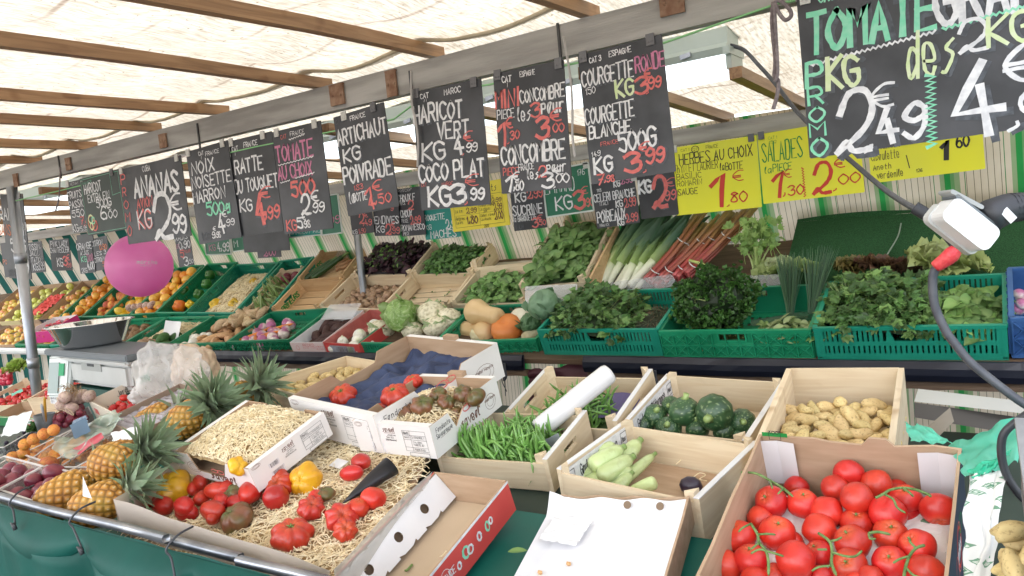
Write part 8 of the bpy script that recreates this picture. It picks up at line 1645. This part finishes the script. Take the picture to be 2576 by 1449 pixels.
TM = [(1283, 450, 108, .115), (1180, 555, 95, .105), (1490, 535, 110, .105), (1340, 630, 115, .125), (710, 660, 118, .10), (945, 670, 112, .10), (1120, 735, 115, .10), (1700, 640, 112, .095), (1570, 745, 130, .11), (1945, 715, 125, .10), (630, 785, 95, .085), (1215, 600, 100, .085), (470, 915, 125, .095), (755, 890, 130, .10), (1065, 865, 118, .095), (1340, 820, 115, .09), (1310, 955, 130, .105), (1590, 900, 120, .095), (1790, 990, 130, .10), (1290, 1130, 125, .095), (560, 1090, 125, .095), (890, 1090, 138, .11), (375, 1140, 120, .085), (1060, 1040, 100, .085), (1590, 1110, 125, .095), (1860, 1175, 130, .095), (1440, 1230, 100, .09), (1080, 1215, 90, .08), (735, 1210, 95, .08), (1700, 720, 110, .075), (860, 960, 90, .075), (1410, 700, 90, .07), (1190, 1230, 90, .07), (1700, 1240, 100, .07), (1350, 1260, 100, .08), (600, 1240, 110, .085), (900, 560, 90, .06), (1640, 570, 80, .07)]
desc = {10: 'small tomato between the two left vine stems', 11: 'tomato half hidden left of the large glossy one', 14: 'tomato left of the centre under the middle stem tip', 17: 'tomato under the end of the short vine stem', 20: 'tomato with calyx on the lower left vine stem', 23: 'small tomato left of the central vine stem', 26: 'tomato at the bottom between the central and right stems', 27: 'tomato at the bottom below the central stem fork', 28: 'tomato at the bottom under the lower left stem', 0: 'topmost vine tomato against the brown back wall', 1: 'tomato just left of the topmost one', 2: 'tomato right of the topmost one', 3: 'large glossy tomato in the centre of the upper pile', 4: 'tomato under the vine in the upper left of the box', 5: 'tomato sharing the upper left vine', 6: 'tomato below the large glossy one, slightly left', 7: 'tomato under the upper right vine', 8: 'large tomato at the fork of the upper right vine', 9: 'tomato at the far right wall of the box', 12: 'tomato with a star calyx at the left wall', 13: 'tomato right of the left star calyx', 21: 'biggest smooth tomato at the lower left', 22: 'tomato lowest at the left wall', 16: 'tomato in the middle with a lopsided calyx', 18: 'tomato at the lower right with paper beside it', 25: 'tomato in the bottom right corner', 19: 'tomato under the central vine stalk', 24: 'tomato under the right hand vine', 15: 'tomato with a calyx just below the centre'}
CAL = {4: (-20, 15), 5: (10, -10), 12: (-15, -10), 13: (15, -10), 20: (0, -20), 15: (5, -10), 16: (-20, -5), 17: (10, 0), 18: (-30, 0), 24: (0, 10), 23: (-20, -5), 19: (-10, 20), 7: (0, -10)}
for i, (x, y, r_, z_) in enumerate(TM):
 X, Y_ = 1698 + x / 2.934, 1038 + y / 2.934; p = tb.px(X, Y_, z_); ca = i in CAL; rr = random.Random(i)
 e = (rr.uniform(12, 35), CAL[i][0], rr.uniform(0, 360)) if ca else (rr.choice((-1, 1)) * rr.uniform(95, 150), rr.uniform(-30, 30), rr.uniform(0, 360))
 if ca: e = (CAL[i][1] + 30, CAL[i][0], rr.uniform(0, 360))
 Rz = Euler((0, 0, rad(e[2]))).to_matrix(); Rm = Euler((rad(e[0]), rad(e[1]), 0)).to_matrix() @ Rz
 r = sized(p, r_ / 2.934 * 1.03); t = thing('tomato', desc.get(i, 'red vine tomato among the others in the big kraft box'), 'tomato', T3(p, Rm, (r, r, r * 1.03)), 'vine tomatoes in the big box'); ob('flesh', P['tomato'][i % 4], t)
 if ca: c_ = stalk(t); c_.matrix_local = T3((0, 0, .62), (0, 0, 0), (1.6, 1.6, 1.5))
VM = mat('tomato_vine', (.09, .17, .045), (.17, .27, .09), 60, .7, .4)
for lb, paths in (('green vine stem lying over the lower left tomatoes', [((560, 820), (610, 900), (620, 960), (670, 1020), (690, 1100), (690, 1200)), ((560, 820), (500, 850), (470, 880)), ((610, 900), (680, 895), (740, 900)), ((670, 1020), (620, 1010), (560, 1040)), ((670, 1020), (740, 1040), (800, 1060)), ((620, 960), (560, 1010))]),
 ('green vine stem in the middle of the big box', [((1060, 890), (1140, 950), (1160, 1030), (1155, 1110), (1190, 1200)), ((1140, 950), (1190, 940), (1230, 920)), ((1160, 1030), (1260, 1060), (1330, 1060), (1380, 1020)), ((1155, 1130), (1060, 1140), (1010, 1170)), ((1120, 1010), (1050, 1010))]),
 ('green vine stem lying at the right of the big box', [((1840, 980), (1780, 1000), (1730, 1060), (1700, 1150), (1690, 1220)), ((1780, 1000), (1740, 960), (1730, 930)), ((1730, 1060), (1660, 1080), (1610, 1110)), ((1700, 1140), (1760, 1200), (1830, 1220))]),
 ('green vine stem arching over the upper right tomatoes', [((1480, 630), (1540, 600), (1590, 570), (1680, 555), (1780, 570), (1860, 600), (1890, 620)), ((1540, 600), (1610, 640), (1640, 700), (1700, 740)), ((1680, 555), (1730, 590), (1760, 620))]),
 ('thin green vine stem at the upper left edge of the big box', [((490, 440), (600, 450), (700, 500), (800, 560), (870, 620)), ((800, 560), (760, 600)), ((700, 500), (720, 560))]),
 ('short green vine stem below the centre of the big box', [((1430, 890), (1500, 880), (1590, 900)), ((1430, 890), (1440, 930), (1480, 930))])):
 mb = MB(); ph = 0
 for q in paths:
  pts = [tb.px(1698 + x / 2.934, 1038 + y / 2.934, .155 + .004 * math.sin(k * 2)) for k, (x, y) in enumerate(q)]
  s_ = sm(pts, 4); n = len(s_); mb.tube(s_, [.0027 if q is paths[0] else .0021] * (n - 1) + [.0014], 6)
 tag(ob('vine_stem', mb.mesh('vine_stem', [VM], True)), lb, 'vine stem', 'tomato vine stems')
# ------------------------------------------------------------------ right edge: mint bag, printed bag, scale corner, potatoes
def sheetpx(name, quad, m, label, cat, n=16, amp=.02, sd=1):
 a, b, c, d = [atY(x, y, Y) for x, y, Y in quad]
 g = MB().grid(n, n, lambda u, v: a.lerp(b, u).lerp(d.lerp(c, u), v) + Vector((noise.noise(Vector((u * 4, v * 4, sd))), noise.noise(Vector((u * 3, v * 5, sd + 5))), noise.noise(Vector((u * 5, v * 3, sd + 9))))) * amp)
 return tag(ob(name, g.mesh(name, [m], True)), label, cat)
MINT = mat('mint_plastic_film', (.12, .62, .44), (.18, .70, .52), 5, .28, trl=.35)
sheetpx('mint_bag', [(2385, 1122, 1.72), (2590, 1035, 1.72), (2560, 1165, 1.52), (2430, 1200, 1.52)], MINT, 'mint green plastic bag draped right of the tomato box', 'bag', amp=.015)
sheetpx('mint_bag', [(2275, 1062, 1.75), (2335, 1075, 1.72), (2400, 1118, 1.66), (2290, 1110, 1.66)], MINT, 'small mint plastic bag corner by the potato crate', 'bag', amp=.008, sd=4)
sheetpx('mint_bag_fold', [(2440, 1180, 1.5), (2545, 1130, 1.5), (2520, 1170, 1.48), (2450, 1205, 1.46)], mat('deep_mint_film', (.03, .45, .27), None, rough=.3), 'darker mint fold below the draped bag', 'bag', amp=.01, sd=6)
sheetpx('printed_bag', [(2440, 1188, 1.48), (2530, 1185, 1.48), (2490, 1500, 1.18), (2415, 1500, 1.16)], PPM, 'white bag printed with green badges between the tomato box and the scale', 'bag', amp=.012, sd=7)
sheetpx('grey_tray_edge', [(2310, 978, 2.35), (2620, 1015, 2.35), (2620, 1045, 2.2), (2300, 1010, 2.25)], GREYP, 'grey plastic trays stacked behind the potato crate', 'tray', n=2, amp=0)
sheetpx('dark_board', [(1690, 945, 2.6), (1960, 960, 2.6), (1960, 985, 2.5), (1690, 975, 2.5)], mat('grey_brown_panel', (.12, .10, .09), None), 'dark panel leaning under the shelf behind the round courgettes', 'panel', n=2, amp=0)
sheetpx('grey_board', [(2300, 1012, 2.24), (2600, 1055, 2.24), (2600, 1100, 2.2), (2300, 1050, 2.2)], mat('dark_crate_board', (.06, .055, .05), None), 'dark crate board under the grey trays', 'board', n=2, amp=0)
sheetpx('slanted_plank', [(2320, 1085, 2.0), (2390, 1025, 2.0), (2400, 1060, 1.98), (2350, 1110, 1.95)], mat('grey_wood_plank', (.30, .27, .22), (.22, .2, .17), 9), 'grey plank slanting behind the small mint bag', 'plank', n=2, amp=0)
cs = thing('counter_scale', 'black and grey corner of a second scale at the right edge', 'scale', T3(atY(2655, 1290, 1.15), (18, 0, 4)))
ob('body', MB().box((.04, 0, 0), (.14, .20, .11)).mesh('body', [BLACKRUB]), cs); ob('top_plate', MB().box((.04, 0, .062), (.15, .22, .012)).mesh('top_plate', [STEEL]), cs); ob('grey_base', MB().box((.05, -.01, -.10), (.15, .20, .06)).mesh('grey_base', [GREYP]), cs)
kp = Frame((2520, 1470), (2700, 1500), (2560, 1385), 1.12, 15, .06)
heap(kp, 'bumpy_potato', 22, .017, (.02, .9, .05, .95), 'large yellow potato at the bottom right corner', 'potato', 'yellow potatoes at the right edge', name='potato', seed=71)
carton(kp, 'low carton of yellow potatoes cut off at the bottom right corner', KRAFT, KRAFT)
# under the back shelf
sheetpx('dark_bag', [(1330, 930, 2.98), (1480, 915, 2.98), (1480, 1010, 2.96), (1330, 1010, 2.96)], mat('maroon_cloth', (.06, .012, .02), None), 'dark maroon bundle under the shelf behind the paper roll', 'bundle')
# ------------------------------------------------------------------ left part of the front stand
def on(X, Y_, z=0, yb=None):
 """point z above the front display board"""
 n = tiltn(12.7); return atP(X, Y_, ORI + Vector((0, 1.03, -.835)) + n * z, n)
SLR = basis(Vector((1, 0, 0)), Vector((0, math.cos(rad(12.7)), math.sin(rad(12.7)))), tiltn(12.7))
cr_ = lambda a, b, Y1, Y2: (atY(b[0], b[1], Y2) - atY(a[0], a[1], Y1)).normalized()
pineapple(atY(290, 1158, 1.22), Vector((.95, .55, .28)), 46, 'pineapple lying on top of the two front ones', nl=64, Lf=2.7, seed=1, spread=.7)
pineapple(atY(165, 1245, 1.13), Vector((.35, .95, .42)), 50, 'pineapple at the far left of the front pair', nl=34, seed=2, spread=.7)
pineapple(atY(248, 1268, 1.10), Vector((.75, .80, .42)), 50, 'pineapple at the front, beside the clear screen', nl=46, seed=3, spread=.7)
pineapple(atY(475, 1052, 1.62), Vector((.9, .45, .52)), 42, 'middle pineapple with a wide crown, behind the wood wool carton', nl=84, seed=4, spread=1.0, Lf=2.7)
pineapple(atY(392, 1060, 1.66), Vector((.8, .6, .5)), 40, 'pineapple leaning beside the empty brown tray', nl=18, seed=5)
pineapple(atY(598, 1010, 1.80), Vector((.8, .5, .6)), 42, 'pineapple next to the slim potato crate', nl=64, seed=6, Lf=2.6)
o = ob('paper_tag', MB().add([(0, 0, 0), (.035, .0, -.005), (.012, .0, .055)], [(0, 1, 2)]).mesh('paper_tag', [WHITECARD])); o.matrix_world = T3(atY(208, 1248, .99 + .03), (0, 0, 10), 1.0); tag(o, 'white paper corner tucked between the pineapples', 'paper')
sheetpx('white_paper', [(280, 1088, 1.42), (350, 1072, 1.42), (345, 1100, 1.38), (285, 1115, 1.38)], WHITECARD, 'white printed paper among the pineapple leaves', 'paper', amp=.006)
# punnets
CP = glassy('punnet_plastic', (.80, .78, .74), .16, .12); CPE = mat('milky_plastic_edge', (.70, .68, .66), None, rough=.25)
def punnet(FL, FR, BL, Y, lb, keys, n, r, fl, cat, grp, seed, h=.065, tilt=14):
 fr = Frame(FL, FR, BL, Y, tilt, h); t = thing('punnet', lb, 'punnet', fr.M, 'clear fruit punnets'); w, l = fr.w, fr.l; i_ = .014; mb = MB()
 b = [(i_, i_, 0), (w - i_, i_, 0), (w - i_, l - i_, 0), (i_, l - i_, 0)]; tpz = [(0, 0, h), (w, 0, h), (w, l, h), (0, l, h)]
 mb.add(b + tpz, [(0, 1, 2, 3)] + [(k, (k + 1) % 4, (k + 1) % 4 + 4, k + 4) for k in range(4)]); ob('tub', mb.mesh('tub', [CP]), t)
 e = MB(); q = [Vector(p) for p in tpz]
 for k in range(4): e.bar(q[k], q[(k + 1) % 4], .007, .003)
 ob('rim', e.mesh('rim', [CPE]), t)
 if n: heap(fr, keys, n, r, (.14, .86, .12, .88), fl, cat, grp, seed=seed, flat=False, z0=.004)
 return fr
AG = 'apricots'
punnet((0, 1232), (88, 1262), (95, 1165), 1.15, 'clear punnet of dark plums at the front left', 'plum', 10, .031, 'dark purple plum in the front punnet', 'plum', 'dark plums in the front punnet', 1)
punnet((-95, 1200), (-2, 1230), (20, 1150), 1.15, 'clear punnet of plums cut off by the left edge', 'plum', 9, .031, 'plum in the punnet at the left edge', 'plum', 'plums at the left edge', 2)
punnet((100, 1225), (185, 1250), (185, 1140), 1.22, 'clear punnet of apricots beside the leftmost pineapple', 'apricot', 12, .026, 'apricot in the punnet beside the leftmost pineapple', 'apricot', AG + ' beside the pineapple', 3)
punnet((150, 1175), (238, 1175), (245, 1085), 1.36, 'clear punnet of apricots behind the top pineapple', 'apricot', 12, .026, 'apricot in the punnet behind the top pineapple', 'apricot', AG + ' behind the top pineapple', 4)
punnet((56, 1142), (122, 1165), (160, 1052), 1.36, 'long clear punnet tilted over the apricots', 'apricot', 14, .026, 'apricot in the long tilted punnet', 'apricot', AG + ' in the long punnet', 5, h=.08)
punnet((-20, 1180), (55, 1170), (50, 1095), 1.32, 'clear punnet of apricots at the left behind the plums', 'apricot', 12, .026, 'apricot at the left behind the plums', 'apricot', AG + ' behind the plums', 6)
punnet((-60, 1130), (10, 1125), (40, 1060), 1.45, 'clear punnet of black grapes at the left edge', 'grape', 60, .012, 'black grape at the left edge', 'grape', 'black grapes at the left edge', 7)
for i, (X, Y_) in enumerate(((32, 1150), (62, 1118), (84, 1105), (110, 1092), (135, 1082), (60, 1140))): hero('apricot', i, atY(X, Y_, 1.36), 15, (20 * i, 30, 0), 'loose apricot behind the long punnet', 'apricot', 'loose apricots')
hero('peach', 1, on(122, 1170, .06), 24, (90, 0, 0), 'brownish red peach alone above the apricots', 'peach')
sheetpx('bubble_bag', [(135, 1110, 1.44), (290, 1030, 1.55), (310, 1060, 1.50), (170, 1170, 1.36)], glassy('frosted_green_film', (.42, .52, .42), .45, .2), 'frosty green film packaging left of the brown tray', 'film', amp=.035, sd=11, n=40)
sheetpx('blue_paper', [(175, 1070, 1.46), (215, 1050, 1.46), (228, 1085, 1.42), (188, 1105, 1.42)], mat('petrol_blue_paper', (.04, .10, .17), None, rough=.6), 'square of dark blue paper on the frosty film', 'paper', n=4, amp=.003)
sheetpx('red_net', [(180, 1130, 1.43), (255, 1088, 1.43), (262, 1100, 1.41), (190, 1150, 1.40)], mat('red_plastic', (.45, .02, .04), None), 'red plastic strip above the apricots', 'plastic strip', n=4, amp=.006)
sheetpx('blue_tissue', [(180, 1060, 1.6), (215, 1045, 1.6), (225, 1070, 1.55), (185, 1085, 1.55)], mat('pale_blue_tissue', (.20, .27, .36), None), 'pale blue tissue behind the frosty film', 'tissue', amp=.012, sd=3)
# strawberries, radishes, pens
st1 = Frame((-70, 1020), (64, 1012), (80, 935), 2.02, 14, .09, Lg=.36); wcrate(st1, 'wooden crate of strawberries behind the steel pole', group=WC, slats=5)
heap(st1, 'strawberry', 90, .019, (.06, .94, .06, .94), 'strawberry in the crate behind the steel pole', 'strawberry', 'strawberries', seed=81, z0=.03)
sheetpx('mint_tissue', [(28, 990, 2.02), (56, 978, 2.04), (58, 984, 2.03), (30, 997, 2.0)], MINT, 'scrap of mint paper on the strawberries', 'paper', n=4, amp=.005)
st2 = Frame((68, 1004), (152, 996), (140, 945), 2.0, 16, .11, Lg=.26); wcrate(st2, 'pale wooden crate with a white paper label right of the steel pole', group=WC, rail=.97, posts=False)
heap(st2, 'strawberry', 46, .019, (.06, .94, .06, .94), 'strawberry in the labelled crate', 'strawberry', 'strawberries in the labelled crate', seed=82, z0=.06)
Lq = Letters(.07, .08, 1); Lq.rect(0, 0, 100, 100, 'W'); Lq.text('ORIGINE FR', 8, 10, 90, 20, 'R', 1, printed=True); Lq.bars(12, 40, 88, 70, 'D'); Lq.text('CAT 1', 12, 78, 60, 90, 'D', 1, printed=True); o = thing('paper_label', 'white paper label with a barcode on the pale crate', 'label', T3(atY(128, 1015, 1.985))); Lq.build(o, None, 'print')
sf = Frame((-20, 1046), (118, 1052), (30, 1010), 1.88, 14, .06); carton(sf, 'green and red printed carton front below the strawberries', mat('green_print_card', (.03, .22, .08), (.45, .08, .06), 9, .5, ramp=(.55, .58)), KRAFT, prints={'f': [('circ', 66, 50, 9, 30, .010, 'E'), ('circ', 66, 50, 4, 14, .006, 'W'), ('line', [(4, 10), (96, 8)], .004, 'L')]})
lettuce(atY(45, 932, 2.35), 30, 'small fresh green lettuce head behind the strawberries', ((.28, .42, .08), (.40, .52, .14)), 40, 20, .8, jag=.4, Rm=(20, 0, 0))
for i in range(12): hero('radish', i, atY(6 + 9 * (i % 3), 935 + 9 * (i // 3), 2.3 - .01 * (i % 2)), 8, (i * 40, 20, i * 70), 'red radish beside the small lettuce', 'radish', 'red radishes')
cpn = thing('pen_cup', 'white lined cup holding pens in front of the steel pole', 'cup', T3(atY(114, 1062, 1.56))); r_ = .042
ob('cup', MB().lathe([(0, -.05), (.03, -.05), (r_, .035), (r_ * .93, .035), (.026, -.045), (0, -.045)], 20).mesh('cup', [DKGREYP], True), cpn)
for k, (dx, dz, c, lb) in enumerate(((.02, .11, (.03, .03, .03), 'black pen leaning in the cup'), (.045, .13, (.55, .30, .04), 'orange wooden brush leaning in the cup'), (.03, .10, (.45, .46, .5), 'silver pen leaning in the cup'))):
 a = atY(116, 1070, 1.55); b = a + Vector((dx, -.01 * k, dz)); tag(ob('pen', MB().tube([a, a.lerp(b, .9), b], [.005, .0055, .001], 7).mesh('pen', [mat('pen_barrel_%s' % ('black', 'orange', 'silver')[k], c, None, rough=.35)], True)), lb, 'pen')
hd = Frame((240, 1060), (300, 1065), (330, 1000), 1.66, 14, .05)
gb = thing('garlic_bag', 'bag of garlic bulbs and a string in front of the green box', 'garlic', T3(atY(185, 1015, 1.66))); rr = random.Random(4)
for i in range(8): ob('bulb', ell(14, 10, 1, 1, .9, .08, 1.5, i, lambda a, t: 1 + .05 * math.cos(7 * a), None, lambda a, t, v: lerp3((.62, .50, .40), (.45, .30, .28), noise.noise(v * 3) + .5)).mesh('bulb', [SKINM], True), gb, T3((rr.uniform(-.07, .08), rr.uniform(-.04, .05), rr.uniform(-.03, .04)), (rr.uniform(-40, 40), rr.uniform(-40, 40), 0), .028))
rb2 = MB();
for i in range(60): a = Vector((rr.gauss(0.01, .02), rr.gauss(0, .015), .04 + rr.random() * .03)); rb2.tube(sm([a, a + Vector((rr.uniform(-.02, .02), 0, rr.uniform(0, .02))), a + Vector((rr.uniform(-.04, .04), -.01, rr.uniform(-.02, .03)))], 2), .0011, 3, caps=False)
ob('roots', rb2.mesh('roots', [mat('dry_roots', (.34, .22, .12), None)]), gb)
tag(ob('string_loop', MB().tube(sm([atY(135, 1052, 1.6), atY(150, 1030, 1.6), atY(185, 1045, 1.6), atY(168, 1028, 1.62), atY(130, 1032, 1.62)], 6), .0018, 5).mesh('string_loop', [mat('tan_string', (.55, .42, .28), None)], True)), 'loop of tan string on the grapes', 'string')
gr = Frame((135, 1072), (215, 1045), (165, 1020), 1.56, 12, .05, Lg=.12); heap(gr, ['plum'], 24, .017, (.0, .95, .1, .9), 'dark red grape in front of the garlic', 'grape', 'dark red grapes', name='grape', seed=83, flat=False, z0=.02)
carton(Frame((128, 1078), (232, 1040), (160, 1022), 1.57, 12, .06, Lg=.14), 'grey carton edge with the dark red grapes', mat('grey_card', (.30, .28, .27), None), mat('grey_card', (.3, .28, .27), None))
# scale with steel bowl
ps = atY(285, 900, 1.98); Rz = Matrix.Rotation(rad(-6), 3, 'Z')
sc = thing('shop_scale', 'grey shop scale with dark platform in front of the green crates', 'scale', T3(ps, Rz));
def rb_box(c, d, r=.012):
 m = bmesh.new(); bmesh.ops.create_cube(m, size=1); bmesh.ops.scale(m, vec=d, verts=m.verts); bmesh.ops.bevel(m, geom=list(m.edges), offset=r, segments=3, affect='EDGES'); bmesh.ops.translate(m, vec=c, verts=m.verts); return m
def bmob(name, m, mt_, par, M=None): me = bpy.data.meshes.new(name); m.to_mesh(me); m.free(); me.materials.append(mt_); return ob(name, me, par, M)
wS = (atY(425, 880, 1.98) - atY(175, 910, 1.98)).x
bmob('body', rb_box((0, .0, -.055), (wS * .88, .22, .12), .02), GREYP, sc); bmob('shoulder', rb_box((0, .0, .012), (wS * .98, .26, .028), .010), GREYP, sc); bmob('platform', rb_box((0.0, .0, .038), (wS * 1.04, .28, .030), .006), DKGREYP, sc)
ob('slot', MB().box((.02, -.112, -.022), (.22, .004, .035)).mesh('slot', [mat('shaded_grey_plastic', (.36, .37, .36), None)]), sc); ob('level', MB().box((.02, -.115, -.012), (.07, .003, .012)).mesh('level', [BLACKRUB]), sc)
for x in (-.22, .22): ob('foot', MB().lathe([(0, -.15), (.032, -.15), (.036, -.11), (.0, -.11)], 16).mesh('foot', [GREYP], True), sc, T3((x, 0, .0)))
tag(ob('green_box', MB().box((0, .08, -.16), (.62, .36, .28)).mesh('green_box', [TARPD]), None, T3(ps + Vector((.02, 0, -.11)), Rz)), 'dark green box the shop scale stands on', 'box')
dp = thing('display_unit', 'pale upright customer display at the left end of the scale', 'display', T3(atY(144, 948, 1.86), (-12, 0, 8))); w_, h_ = .165, .20
bmob('case', rb_box((0, .02, 0), (w_, .035, h_), .010), mat('pale_clear_plastic', (.60, .64, .63), None, rough=.25), dp); ob('screen', MB().box((-.025, -.0015, -.005), (.075, .004, .15)).mesh('screen', [mat('grey_green_screen', (.20, .27, .26), None, rough=.15)]), dp); ob('sticker', MB().box((.028, -.0012, .035), (.045, .004, .06)).mesh('sticker', [mat('green_sticker', (.03, .35, .15), None)]), dp)
ob('printed_line', MB().box((.04, -.0012, -.045), (.03, .003, .003)).mesh('printed_line', [DKINK]), dp)
pbw = atY(236, 876, 2.02); pbw.z = ps.z + .054; rB = .198
t = thing('steel_bowl', 'shiny steel bowl standing on the shop scale', 'bowl', T3(pbw)); ob('bowl', MB().lathe([(0, .002), (rB * .66, .002), (rB * .72, .010), (rB * .95, .108), (rB * 1.03, .112), (rB * 1.03, .116), (rB * .93, .112), (rB * .70, .014), (0, .006)], 48).mesh('bowl', [CHROME], True), t)
# wine and fruit carton, brown tray, plastic bags
rb3 = Frame((222, 1008), (298, 1046), (398, 925), 1.70, 16, .09, Lg=.40); carton(rb3, 'cream carton with script lettering and a green corner, right of the scale', mat('cream_card', (.72, .66, .55), None), mat('cream_card', (.72, .66, .55), None), prints={'f': [('rect', 10, 30, 24, 60, 'R'), ("TK", 60, 30, 90, 70, 'D', .8)], 'r': [("PRODUIT", 10, 20, 40, 40, 'D', .8)]})
Lq = Letters(.34, .085, 3); Lq.text('Jardin de Rabelais', 24, 14, 78, 44, 'D', .6, .15); Lq.text('vvxwvv', 8, 55, 60, 84, 'D', .7); t = thing('script_print', 'handwritten style print on the cream carton wall', 'print', rb3.M @ T3((.005, .03, .002), (0, 0, 90)) @ T3((0, -.002, 0))); Lq.build(t, None, 'print')
heap(rb3, 'strawberry', 26, .02, (.15, .85, .1, .6), 'strawberry in the cream carton', 'strawberry', 'strawberries in the cream carton', seed=84, z0=.02)
sheetpx('corner_card', [(340, 955, 1.88), (375, 935, 1.90), (380, 965, 1.89), (352, 980, 1.86)], mat('bottle_green_card', (.01, .12, .05), None), 'bottle green corner panel of the cream carton', 'panel', n=2, amp=.0)
BAGM = glassy('thin_white_bag', (.88, .87, .86), .26, .12)
def baggy(name, c, r, s_, m, label, sd, q=1.0):
 e = ell(80, 60, s_[0], s_[1], s_[2], .25, 1.6, sd, None, lambda v, a, t: v * (1 + .14 * noise.noise(v * 1.5 + Vector((sd, 0, 0))) + .045 * math.sin(13 * math.atan2(v.x, v.z + 1.3) * 2 + 5 * noise.noise(v * 1.8)) + .03 * noise.noise(v * 5) - (.14 * q * abs(noise.noise(v * 6)) if q > .5 else 0))); return tag(ob(name, e.mesh(name, [m], True), None, T3(c, (0, 0, 20 * sd), r)), label, 'bag')
baggy('clear_bag', atY(428, 940, 1.85), .125, (1.15, .6, 1.0), BAGM, 'crumpled clear plastic bag right of the scale', 2, .12)
baggy('brown_paper_bag', atY(492, 930, 2.05), .12, (.9, .5, .95), mat('tan_bag', (.52, .36, .26), (.66, .52, .38), 6, .35, .3, 12), 'tan bag standing behind the pineapple crown', 4, .06)
baggy('white_bag', atY(370, 990, 1.80), .075, (1.2, .6, .6), mat('white_thin_film', (.72, .70, .70), None, rough=.4, trl=.3), 'white film bag on the cream carton', 5)
bt = Frame((256, 1058), (345, 1090), (392, 975), 1.52, 14, .035, Lg=.32); carton(bt, 'flat brown tray lined with shiny clear plastic', mat('grey_brown_card', (.28, .20, .15), None), mat('grey_brown_card', (.28, .2, .15), None), th=.006)
tag(ob('plastic_liner', MB().grid(40, 50, lambda u, v: (.01 + (bt.w - .02) * u, .01 + (bt.l - .02) * v, .014 + .010 * noise.noise(Vector((u * 4, v * 14, 1))) + .006 * abs(noise.noise(Vector((u * 10, v * 30, 2)))))).mesh('plastic_liner', [mat('shiny_grey_film', (.30, .28, .32), (.42, .40, .44), 8, .15, spec=.9)]), None, bt.M), 'shiny crinkled plastic lining the flat brown tray', 'liner')
tag(ob('grape_paper', MB().grid(12, 12, lambda u, v: atY(2, 1100, 1.40).lerp(atY(62, 1085, 1.44), u) + Vector((0, .04 * v, .075 * v)) + Vector((0, 0, .01 * noise.noise(Vector((u * 4, v * 4, 0)))))).mesh('grape_paper', [mat('white_grape_paper', (.66, .70, .70), None)], True)), 'pale paper standing behind the black grapes', 'paper')
lettuce(atY(95, 1085, 1.55), 26, 'dark green leafy bunch between the grapes and the cup', ((.05, .14, .04), (.10, .22, .07)), 30, 21, .8, jag=.4)
